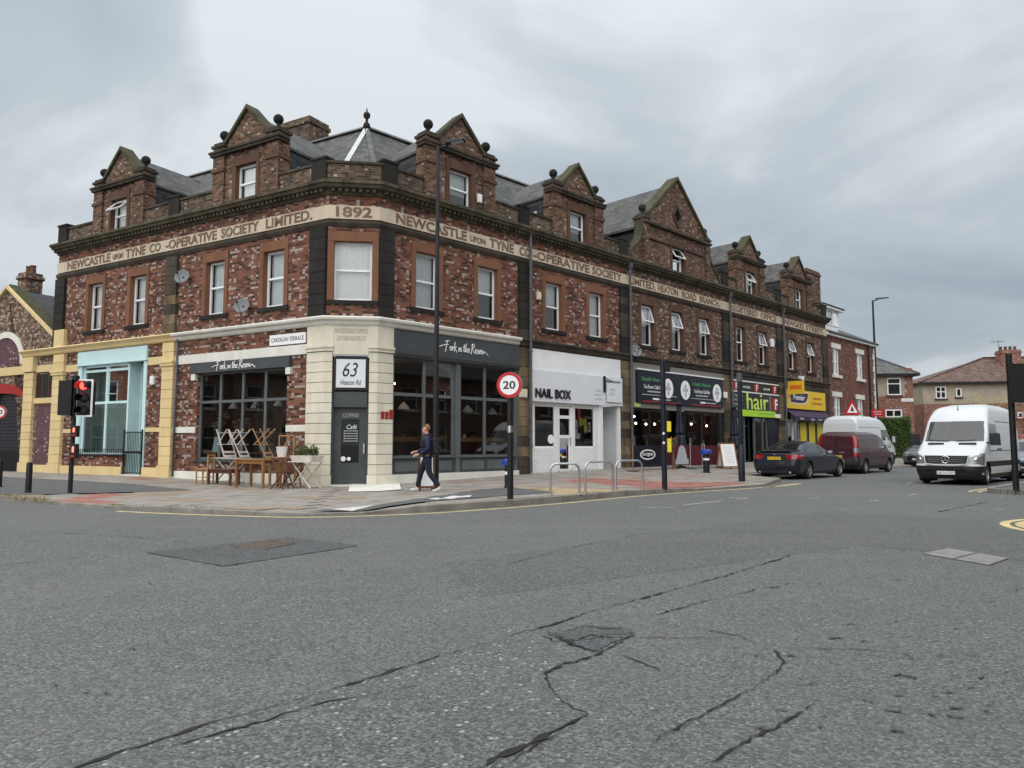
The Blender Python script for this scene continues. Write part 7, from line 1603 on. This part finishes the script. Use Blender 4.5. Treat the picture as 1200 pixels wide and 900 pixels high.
def folding_chair(W_, label, mat, name='folding_chair', group='folding chairs by the café window'):
    t = E(name, label, 'chair', W_, group)
    for s in (-1, 1):
        O('leg', MB().bar((s * .20, -.24, 0), (s * .20, .22, .84), .035, .02), mat, t, W_); O('leg', MB().bar((s * .165, .26, 0), (s * .165, -.20, .46), .035, .02), mat, t, W_)
    for i in range(5): O('seat_slat', MB().box(-.19, .19, -.22 + i * .085, -.22 + i * .085 + .07, .45, .465), mat, t, W_)
    for z in (.66, .78): O('back_slat', MB().hexa([(-.19, .10 + (z - .66) * .55, z), (.19, .10 + (z - .66) * .55, z), (.19, .13 + (z - .66) * .55, z), (-.19, .13 + (z - .66) * .55, z)], [(-.19, .13 + (z - .66) * .55, z + .06), (.19, .13 + (z - .66) * .55, z + .06), (.19, .15 + (z - .66) * .55, z + .06), (-.19, .15 + (z - .66) * .55, z + .06)]), mat, t, W_)
    O('stretcher', MB().bar((-.2, -.18, .1), (.2, -.18, .1), .02), mat, t, W_); O('stretcher', MB().bar((-.165, .2, .1), (.165, .2, .1), .02), mat, t, W_); return t
def folding_table(W_, label, w, h, mat, top):
    t = E('folding_table', label, 'table', W_)
    for i in range(5): O('top_slat', MB().box(-w / 2, w / 2, -.3 + i * .12, -.3 + i * .12 + .105, h - .025, h), top, t, W_)
    for s in (-1, 1): O('leg', MB().bar((-w * .42, s * .22, 0), (w * .42, s * .22, h - .026), .035, .022), mat, t, W_); O('leg', MB().bar((w * .42, s * .19, 0), (-w * .42, s * .19, h - .026), .035, .022), mat, t, W_)
    O('stretcher', MB().bar((-w * .36, -.22, .06), (-w * .36, .22, .06), .02), mat, t, W_); O('stretcher', MB().bar((w * .36, -.19, .06), (w * .36, .19, .06), .02), mat, t, W_); return t
def chair(W_, label, mat, name='wooden_chair'):
    t = E(name, label, 'chair', W_); O('seat', MB().box(-.2, .2, -.2, .2, .43, .46), mat, t, W_, bevel=.006)
    for x in (-.17, .17): O('leg', MB().bar((x, -.17, 0), (x, -.17, .43), .035), mat, t, W_); O('leg', MB().bar((x, .17, 0), (x, .19, .88), .035), mat, t, W_)
    for z in (.6, .72, .83): O('back_slat', MB().box(-.15, .15, .165, .185, z, z + .05), mat, t, W_)
    O('stretcher', MB().bar((-.17, -.17, .2), (-.17, .17, .2), .02), mat, t, W_); O('stretcher', MB().bar((.17, -.17, .2), (.17, .17, .2), .02), mat, t, W_); return t
chair(fr_at(240, 560, -1.25, -1.2), 'pale wooden chair at the bench end beside the brick wall', 'wood_light')
wooden_table(fr_at(262, 560, -1.15), 'low reddish wooden bench in front of the café window', 1.05, .4, .47, 'wood_dark', 'wooden_bench', 'bench', 3)
folding_table(fr_at(271, 560, -.62), 'grey-topped folding table with white folding chairs upturned on it', 1.1, .78, 'wood_white', 'wood_white')
def upturned(W_, h, tilt): return W_ @ T(0, 0, h) @ Matrix.Rotation(math.pi, 4, 'X') @ T(0, 0, -.49)
for dx, rz, lb in ((-.26, 1.45, 'white folding chair upturned on the grey-topped table, nearest the chair by the wall'), (.32, 1.75, 'white folding chair upturned on the grey-topped table, nearest the brown table')):
    Wt = fr_at(271, 560, -.62) @ T(dx, 0, .781 + .86) @ Rz(rz) @ Matrix.Rotation(math.pi, 4, 'X'); folding_chair(Wt, lb, 'wood_white', group='white chairs upturned on the table')
wooden_table(fr_at(301, 560, -1.35), 'orange-brown wooden table in front of the café window', 1.18, .62, .80, 'wood', slats=5)
Wt = fr_at(301, 560, -1.35) @ T(.12, .1, .801 + .86) @ Rz(1.9) @ Matrix.Rotation(math.pi, 4, 'X'); folding_chair(Wt, 'brown folding chair upturned on the orange-brown table', 'wood_light')
Wt = fr_at(331, 560, -.55) @ T(0, 0, 0); wooden_table(Wt, 'tall light wooden table by the brick pier with a white pot on it', .7, .5, .84, 'wood_light', slats=3)
tpot = E('white_pot', 'white metal pot on the tall light wooden table', 'pot', Wt @ T(-.05, 0, .841)); O('pot', MB().lathe([(.12, 0), (.16, .26), (.17, .3), (.15, .3), (.11, .02)], 18), 'text_white', tpot, Wt @ T(-.05, 0, .841), smooth='auto'); O('pot_handle', MB().tube([(-.16, 0, .22), (-.21, 0, .2), (-.2, 0, .12), (-.15, 0, .1)], .012, 6), 'text_white', tpot, Wt @ T(-.05, 0, .841))
fr_ = E('empty_frame', 'tall empty wooden frame standing on the light wooden table', 'frame', Wt @ T(-.02, .14, .841))
for a, b in (((-.3, 0), (-.3, .62)), ((.3, 0), (.3, .62)), ((-.32, .62), (.32, .62)), ((-.28, .02), (.28, .02)), ((-.28, .05), (.12, .6))): O('rail', MB().bar((a[0], 0, a[1]), (b[0], 0, b[1]), .035, .025, up=(0, 1, 0)), 'wood_light', fr_, Wt @ T(-.02, .14, .841))
folding_chair(fr_at(331, 560, -1.45, 1.6), 'dark red folding chair beside the orange-brown table', 'wood_dark')
folding_chair(fr_at(341, 560, -.95, 1.3), 'dark red folding chair behind the white planter stand', 'wood_dark')
sd_ = E('menu_card', 'pale blue card standing in the café window', 'card', fr_at(243, 560, -.25)); 
W_ = ML @ T(-5.15, .32, 1.081); WM[sd_] = W_; sd_.matrix_basis = W_; O('card', MB().hexa([(-.14, 0, 0), (.14, 0, 0), (.14, .02, 0), (-.14, .02, 0)], [(-.14, .08, .5), (.14, .08, .5), (.14, .1, .5), (-.14, .1, .5)]), 'aqua_paint', sd_, W_)
Wp = fr_at(359, 560, -.9)
ps = folding_table(Wp, 'white folding stand holding the planter beside the cream pier', .85, .74, 'wood_white', 'wood_white')
pt = E('planter_box', 'wooden tray of leafy green plants on the white stand', 'planter', Wp @ T(0, 0, .741)); O('tray', MB().hexa([(-.36, -.2, 0), (.36, -.2, 0), (.36, .2, 0), (-.36, .2, 0)], [(-.42, -.24, .16), (.42, -.24, .16), (.42, .24, .16), (-.42, .24, .16)]), 'wood_white', pt, Wp @ T(0, 0, .741)); mbl = MB(); rl_ = random.Random(9)
for _ in range(26): leaves(mbl, rl_, (rl_.uniform(-.4, .4), rl_.uniform(-.2, .2), .2 + rl_.uniform(0, .2)), (.09, .09, .09), 30, .035)
O('foliage', mbl, 'leaf', pt, Wp @ T(0, 0, .741), kind='stuff')
# ---------------------------------------------------------------- outside the cafe bar
def RPt(s, n): p = Pt(MR, s, n); p.z = pz(p.x, p.y) + SLAB; return p
def barrier(s, n, w, h, label, mat, print_, rot=0):
    P = RPt(s, n); W_ = T(P) @ MR.to_3x3().to_4x4() @ Rz(rot); t = E('cafe_barrier', label, 'barrier', W_, 'cafe barrier screens')
    for x in (-w / 2, w / 2): O('post', MB().tube([(x, 0, 0), (x, 0, h + .08)], .022, 8), 'steel' if mat == 'burgundy' else 'wood', t, W_, smooth='auto'); O('foot', MB().box(x - .16, x + .16, -.2, .2, 0, .025), 'iron_pipe', t, W_)
    O('canvas', MB().box(-w / 2 + .025, w / 2 - .025, -.008, .008, .14, h), mat, t, W_)
    if print_ == 'oval':
        rg = MB(); n_ = 28
        for k in range(n_):
            a, b = 2 * math.pi * k / n_, 2 * math.pi * (k + 1) / n_; rg.hexa([(.52 * math.cos(a), -.0085, .62 + .2 * math.sin(a)), (.52 * math.cos(b), -.0085, .62 + .2 * math.sin(b)), (.46 * math.cos(b), -.0085, .62 + .155 * math.sin(b)), (.46 * math.cos(a), -.0085, .62 + .155 * math.sin(a))], [(.52 * math.cos(a), -.012, .62 + .2 * math.sin(a)), (.52 * math.cos(b), -.012, .62 + .2 * math.sin(b)), (.46 * math.cos(b), -.012, .62 + .155 * math.sin(b)), (.46 * math.cos(a), -.012, .62 + .155 * math.sin(a))])
        O('print_ring', rg, 'text_white', t, W_); O('lettering', txt('Kerighan', .72, .17, .003, bold=.01), 'text_white', t, W_ @ T(-.36, -.0085, .54))
    if print_ == 'arch':
        O('print_arch', MB().prism_y([(-.42, .3), (.42, .3), (.34, .62)] + [(.3 * math.cos(a), .62 + .34 * math.sin(a)) for a in [math.pi * k / 10 for k in range(11)]] + [(-.34, .62)], -.013, -.0085), 'text_grey', t, W_); O('print_plinth', MB().box(-.5, .5, -.016, -.0085, .18, .38), 'text_grey', t, W_)
    return t
def sR(px, n, py=535): return on(MR, px, py, n)[0]
barrier(sR(759, -1.55), -1.55, 1.95, .98, 'dark canvas cafe barrier with a white oval logo', 'navy_black', 'oval'); barrier(sR(799, -1.55), -1.55, 1.3, .98, 'burgundy cafe barrier with a pale arch print', 'burgundy', 'arch'); barrier(sR(816, -1.6), -1.6, .95, .98, 'plain burgundy cafe barrier next to the blue-capped bollard', 'burgundy', ''); barrier(sR(834, -1.6), -1.6, 1.2, .98, 'plain burgundy cafe barrier next to the white menu board', 'burgundy', '')
def parasol(s, n, h, label):
    P = RPt(s, n); W_ = T(P); t = E('closed_parasol', label, 'parasol', W_, 'closed black parasols'); O('pole', MB().tube([(0, 0, 0), (0, 0, h + .08)], .025, 10), 'wood_dark', t, W_); O('base', MB().lathe([(.26, 0), (.26, .05), (.06, .09), (.04, .3)], 18), 'black_rough', t, W_, smooth='auto')
    cn = MB(); n_ = 24; rings = []
    for z, r in ((.75, .20), (.95, .25), (1.3, .21), (1.38, .15), (1.5, .18), (1.9, .13), (h - .15, .09), (h - .02, .12), (h + .06, .04)):
        rings.append([(r * (1 + .16 * (k % 2)) * math.cos(2 * math.pi * k / n_), r * (1 + .16 * (k % 2)) * math.sin(2 * math.pi * k / n_), z) for k in range(n_)])
    for a, b in zip(rings, rings[1:]):
        for k in range(n_): j = (k + 1) % n_; cn.quad(a[k], a[j], b[j], b[k])
    O('furled_canopy', cn, 'navy_black', t, W_, smooth=True)
parasol(sR(797, -1.0), -1.0, 2.75, 'closed black parasol in front of the cafe bar door'); parasol(sR(861, -1.3), -1.3, 2.75, 'closed black parasol beside the orange notice'); 
def aboard(P, W_, label, w, h, frame_m, face_m, lines, name='menu_board'):
    t = E(name, label, 'sign board', W_)
    for s in (-1, 1):
        R_ = W_ @ T(0, s * .22, 0) @ Matrix.Rotation(s * .2, 4, 'X')
        o = O('board', MB().box(-w / 2 + .05, w / 2 - .05, -.01, .01, .12, h - .05), face_m, t, R_); O('board_frame', MB().box(-w / 2, -w / 2 + .05, -.02, .02, 0, h).box(w / 2 - .05, w / 2, -.02, .02, 0, h).box(-w / 2 + .05, w / 2 - .05, -.02, .02, h - .05, h).box(-w / 2 + .05, w / 2 - .05, -.02, .02, .07, .12), frame_m, o, R_)
        if s < 0 and lines:
            for i in range(lines): O('print_line', MB().box(-w * .3 + .02 * (i % 3), w * .3 - .03 * (i % 2), -.013, -.0105, h - .2 - i * .085, h - .185 - i * .085), 'text_grey', o, R_)
    return t
P_ = RPt(sR(852, -2.1), -2.1); aboard(P_, T(P_) @ MR.to_3x3().to_4x4() @ Rz(-.35), 'white menu board in a brown wooden frame by the burgundy barrier', .85, 1.15, 'wood', 'text_white', 9)
nb = E('orange_notice', 'orange notice hanging from the parasol beside the stone pier', 'notice', MR @ T(20.25, -.62, 2.2)); O('notice', MB().box(20.05, 20.45, -.63, -.61, 2.12, 2.72), 'orange_paint', nb, MR); O('cord', MB().bar((20.25, -.62, 2.72), (20.25, -.2, 2.95), .012), 'black_paint', nb, MR)
rg_ = random.Random(12)
for s, n_, lb in ((sR(869, -1.9), -1.9, 'pot of orange flowers beside the closed parasol'), (sR(789, -1.75), -1.75, 'pot of orange flowers between the two cafe barriers')):
    P_ = RPt(s, n_); t = E('flower_pot', lb, 'plant', T(P_)); O('stand', MB().lathe([(.10, 0), (.06, .06), (.05, .8), (.11, .85), (.13, 1.02), (.11, 1.02)], 14), 'wood_dark', t, T(P_), smooth='auto'); a, b = MB(), MB(); leaves(a, rg_, (0, 0, 1.14), (.15, .15, .14), 130, .04); leaves(b, rg_, (0, 0, 1.18), (.16, .16, .14), 26, .03); O('foliage', a, 'leaf', t, T(P_), kind='stuff'); O('blooms', b, 'orange_paint', t, T(P_), kind='stuff')
# ---------------------------------------------------------------- board and the man walking past
P_ = gp(495, 577); P_ = Vector((P_.x, P_.y + .75, P_.z)); P_.z = pz(P_.x, P_.y) + SLAB
aboard(P_, T(P_) @ Rz(.25), 'white pavement board in a dark brown frame behind the walking man', .42, .92, 'wood_dark', 'text_white', 0, 'pavement_board')
def skinned(name, V, Ed, root=0, sub=2):
    me = bpy.data.meshes.new('tmp'); me.from_pydata([v[:3] for v in V], Ed, []); o = bpy.data.objects.new('tmp', me); COL.objects.link(o)
    o.modifiers.new('skin', 'SKIN').use_smooth_shade = True
    for i, v in enumerate(V):
        sv = me.skin_vertices[0].data[i]; r = v[3]; sv.radius = r if isinstance(r, tuple) else (r, r); sv.use_root = i == root
    s = o.modifiers.new('sub', 'SUBSURF'); s.levels = sub; s.render_levels = sub
    bpy.context.view_layer.update(); m = bpy.data.meshes.new_from_object(o.evaluated_get(bpy.context.evaluated_depsgraph_get())); m.name = name
    bpy.data.objects.remove(o); bpy.data.meshes.remove(me); m.materials.clear(); return m
plain('skin', (0.52, 0.29, 0.21), 0.5, 0.08, 8); plain('hair', (0.20, 0.105, 0.045), 0.6, 0.3, 40); plain('gilet', (0.012, 0.016, 0.035), 0.45, 0.25, 8); plain('sleeve', (0.014, 0.022, 0.060), 0.75, 0.25, 10); plain('trousers', (0.010, 0.014, 0.028), 0.8, 0.25, 8); plain('trainers', (0.52, 0.53, 0.52), 0.55, 0.15, 10); plain('backpack', (0.014, 0.013, 0.016), 0.7, 0.25, 8)
def man():
    P = gp(501, 576.5); W_ = T(P) @ Rz(math.pi - .10) @ Matrix.Scale(.945, 4); t = E('person', 'man in navy padded gilet and dark trousers walking with a black backpack', 'person', W_)
    V = [(0, 0, .95, .10), (0, 0, 1.10, .10), (.015, 0, 1.30, .11), (.02, 0, 1.44, .07), (.035, 0, 1.52, .055), (.055, 0, 1.585, .062), (.07, 0, 1.655, .088), (.062, 0, 1.715, .078)]
    Ed = [(0, 1), (1, 2), (2, 3), (3, 4), (4, 5), (5, 6), (6, 7)]
    def chain(start, pts):
        k = start
        for p in pts: V.append(p); Ed.append((k, len(V) - 1)); k = len(V) - 1
        return k
    LEGS = {1: [(0, .095, .90, .075), (-.06, .10, .52, .055), (-.10, .10, .44, .052), (-.34, .10, .14, .042), (-.27, .10, .055, .04), (-.16, .10, .035, .032)], -1: [(.03, -.095, .90, .075), (.20, -.10, .53, .055), (.22, -.10, .45, .052), (.30, -.10, .11, .042), (.38, -.10, .06, .04), (.47, -.10, .05, .032)]}
    ARMS = {1: [(.0, .17, 1.41, .048), (-.04, .225, 1.28, .052), (-.05, .24, 1.14, .043), (.08, .235, 1.05, .038), (.20, .21, .985, .028)], -1: [(.0, -.17, 1.41, .048), (.06, -.225, 1.28, .052), (.10, -.24, 1.15, .043), (.22, -.22, 1.10, .038), (.34, -.18, 1.06, .028)]}
    for s in (1, -1):
        chain(0, LEGS[s]); w = chain(3, ARMS[s]); wx, wy, wz, _ = ARMS[s][-1]
        pk = chain(w, [(wx + .05, wy - s * .005, wz - .012, .030), (wx + .085, wy - s * .01, wz - .022, .026)])
        for j, (dx, dz, ln) in enumerate(((.0, .024, .062), (.006, .009, .07), (.004, -.007, .066), (-.002, -.021, .054))):
            chain(pk, [(wx + .10 + dx, wy - s * .012, wz - .026 + dz, .0095), (wx + .10 + dx + ln * .6, wy - s * .02, wz - .038 + dz, .0088), (wx + .10 + dx + ln * .75, wy - s * .03, wz - .062 + dz, .008)])
        chain(w + 1, [(wx + .06, wy - s * .04, wz + .008, .011), (wx + .10, wy - s * .055, wz + .004, .009)])
    O('body', skinned('body', V, Ed), 'skin', t, W_, smooth=True)
    tv = [(0, 0, 1.02, .155), (0, 0, .90, .165)]; te = [(0, 1)]
    for s in (1, -1):
        k = 1
        for x, y, z, r in [(p[0], p[1], p[2], p[3] * (1.75 if i == 0 else 1.5)) for i, p in enumerate(LEGS[s][:4])]: tv.append((x, y, max(z, .10), r)); te.append((k, len(tv) - 1)); k = len(tv) - 1
    O('trousers', skinned('trousers', tv, te), 'trousers', t, W_, smooth=True)
    jv = [(0, 0, .90, .165), (0, 0, 1.06, .15), (0, 0, 1.18, .155), (.012, 0, 1.30, .16), (.015, 0, 1.42, .125), (.03, 0, 1.50, .075)]; je = [(i, i + 1) for i in range(5)]
    for s in (1, -1): jv.append((.0, s * .13, 1.42, .085)); je.append((4, len(jv) - 1))
    O('gilet', skinned('gilet', jv, je), 'gilet', t, W_, smooth=True)
    for z in (.93, 1.0, 1.07, 1.14, 1.21, 1.28, 1.35): 
        n = 22; ex, ey = .165, .172; O('quilted_roll', MB().tube([(.006 + ex * math.cos(2 * math.pi * k / n), ey * math.sin(2 * math.pi * k / n), z) for k in range(n + 1)], .022, 6, cap=False), 'gilet', t, W_, smooth=True)
    for s in (1, -1):
        sv = [(.01, s * .07, 1.43, .085)] + [(p[0], p[1], p[2], p[3] * (1.7 if i == 0 else 1.32)) for i, p in enumerate(ARMS[s])]; O('sleeve', skinned('sleeve', sv, [(i, i + 1) for i in range(5)]), 'sleeve', t, W_, smooth=True)
        L = LEGS[s]; a, f, e = L[3], L[4], L[5]
        O('trainer', skinned('trainer', [(a[0] - .045, a[1], a[2] - .055, .042), (a[0] + .01, a[1], a[2] - .03, .05), (f[0] + .01, f[1], f[2] - .01, .048), (e[0] + .02, e[1], e[2] - .002, .036)], [(0, 1), (1, 2), (2, 3)]), 'trainers', t, W_, smooth=True)
        O('ear', MB().ball((.062, s * .088, 1.645), .022, 8, 1.3), 'skin', t, W_, smooth=True); O('eye', MB().ball((.148, s * .034, 1.665), .011, 8), 'text_dark', t, W_)
        O('eyebrow', MB().bar((.152, s * .018, 1.687), (.145, s * .05, 1.685), .01, .008), 'hair', t, W_)
    O('nose', MB().hexa([(.145, -.014, 1.625), (.145, .014, 1.625), (.178, .008, 1.628), (.178, -.008, 1.628)], [(.15, -.006, 1.67), (.15, .006, 1.67), (.158, .004, 1.668), (.158, -.004, 1.668)]), 'skin', t, W_, smooth=True); O('mouth', MB().box(.14, .152, -.022, .022, 1.598, 1.606), 'stone_brown', t, W_); O('jaw', MB().ball((.10, 0, 1.59), .052, 12), 'skin', t, W_, smooth=True)
    O('hair', skinned('hair', [(.085, 0, 1.735, .066), (.03, 0, 1.73, .085), (-.005, 0, 1.67, .078), (-.005, 0, 1.61, .055)], [(0, 1), (1, 2), (2, 3)]), 'hair', t, W_, smooth=True)
    O('collar', MB().lathe([(.10, 1.46), (.085, 1.53), (.075, 1.53)], 16, (.025, 0, 0)), 'gilet', t, W_, smooth='auto')
    bp = E('backpack', 'black backpack worn by the walking man', 'backpack', W_ @ T(-.2, 0, 1.0)); O('bag', MB().hexa([(-.15, -.14, .98), (-.15, .14, .98), (-.32, .12, 1.0), (-.32, -.12, 1.0)], [(-.12, -.12, 1.44), (-.12, .12, 1.44), (-.26, .10, 1.42), (-.26, -.10, 1.42)]), 'backpack', bp, W_, bevel=.05); O('pocket', MB().hexa([(-.325, -.10, 1.03), (-.325, .10, 1.03), (-.36, .08, 1.05), (-.36, -.08, 1.05)], [(-.30, -.09, 1.22), (-.30, .09, 1.22), (-.33, .08, 1.21), (-.33, -.08, 1.21)]), 'backpack', bp, W_, bevel=.02)
    for s in (1, -1): O('strap', MB().tube([(-.13, s * .10, 1.42), (-.02, s * .115, 1.53), (.13, s * .12, 1.44), (.175, s * .125, 1.28), (.10, s * .18, 1.12), (-.14, s * .12, 1.04)], .017, 6), 'backpack', bp, W_, smooth=True)
man()
# ---------------------------------------------------------------- invented houses out of view, added for the shop glass to reflect
def reflection_house(M, label, mat, i, group):
    t = E('terraced_house', label, 'building', M, group); holes_ = [(.9, 2.1, 3.7, 5.3), (3.5, 4.7, 3.7, 5.3), (.8, 2.3, .9, 2.6), (3.6, 4.6, .1, 2.3)]
    raw('wall', wallholes(0, 5.6, -.1, 6.2, holes_, y=0, dep=.2), mat, t, M); raw('end_wall', MB().quad((5.6, 0, -.1), (5.6, 8, -.1), (5.6, 8, 6.2), (5.6, 0, 6.2)).quad((0, 8, -.1), (0, 0, -.1), (0, 0, 6.2), (0, 8, 6.2)), mat, t, M)
    for a, b, c, d in holes_[:3]:
        w = O('window', MB().box(a, a + .08, .12, .2, c, d).box(b - .08, b, .12, .2, c, d).box(a + .08, b - .08, .12, .2, c, c + .08).box(a + .08, b - .08, .12, .2, d - .08, d).box(a + .08, b - .08, .11, .2, (c + d) / 2 - .03, (c + d) / 2 + .03), 'upvc', t, M); O('pane', MB().quad((a, .18, c), (b, .18, c), (b, .18, d), (a, .18, d)), 'car_glass', w, M); O('sill', MB().box(a - .1, b + .1, -.08, .1, c - .12, c), 'stone_white', w, M)
    a, b, c, d = holes_[3]; dd = O('door', MB().box(a, b, .15, .2, c, d), ('burgundy', 'grey_paint', 'dark_green')[i % 3], t, M); O('door_handle', MB().box(b - .15, b - .1, .1, .15, 1.0, 1.15), 'steel', dd, M)
    for pts in ([(0, -.3, 6.1), (5.6, -.3, 6.1), (5.6, 4, 9.2), (0, 4, 9.2)], [(5.6, 8.3, 6.1), (0, 8.3, 6.1), (0, 4, 9.2), (5.6, 4, 9.2)]): O('roof', MB().hexa(pts, [(x, y, z + .1) for x, y, z in pts]), 'slate', t, M)
    chimney(M, 4.9, 5.55, 3.2, 4.6, 8.0, 10.2, 3, mat, t)
for i in range(14): reflection_house(heading(Pt(MR, 62 - i * 5.65, -22.5, 0), -XR), 'unseen plain two-storey house added across the main road for the shop glass to reflect', 'brick_house', i, 'unseen houses added across the main road for reflections')
for i in range(5): reflection_house(frame(Vector((-36.0, 2 + i * 5.65, 0)), Vector((0.12, 1, 0)).normalized()), 'unseen plain two-storey house added at the crossing road end for the shop glass to reflect', 'brick_orange', i, 'unseen houses added at the crossing road end for reflections')
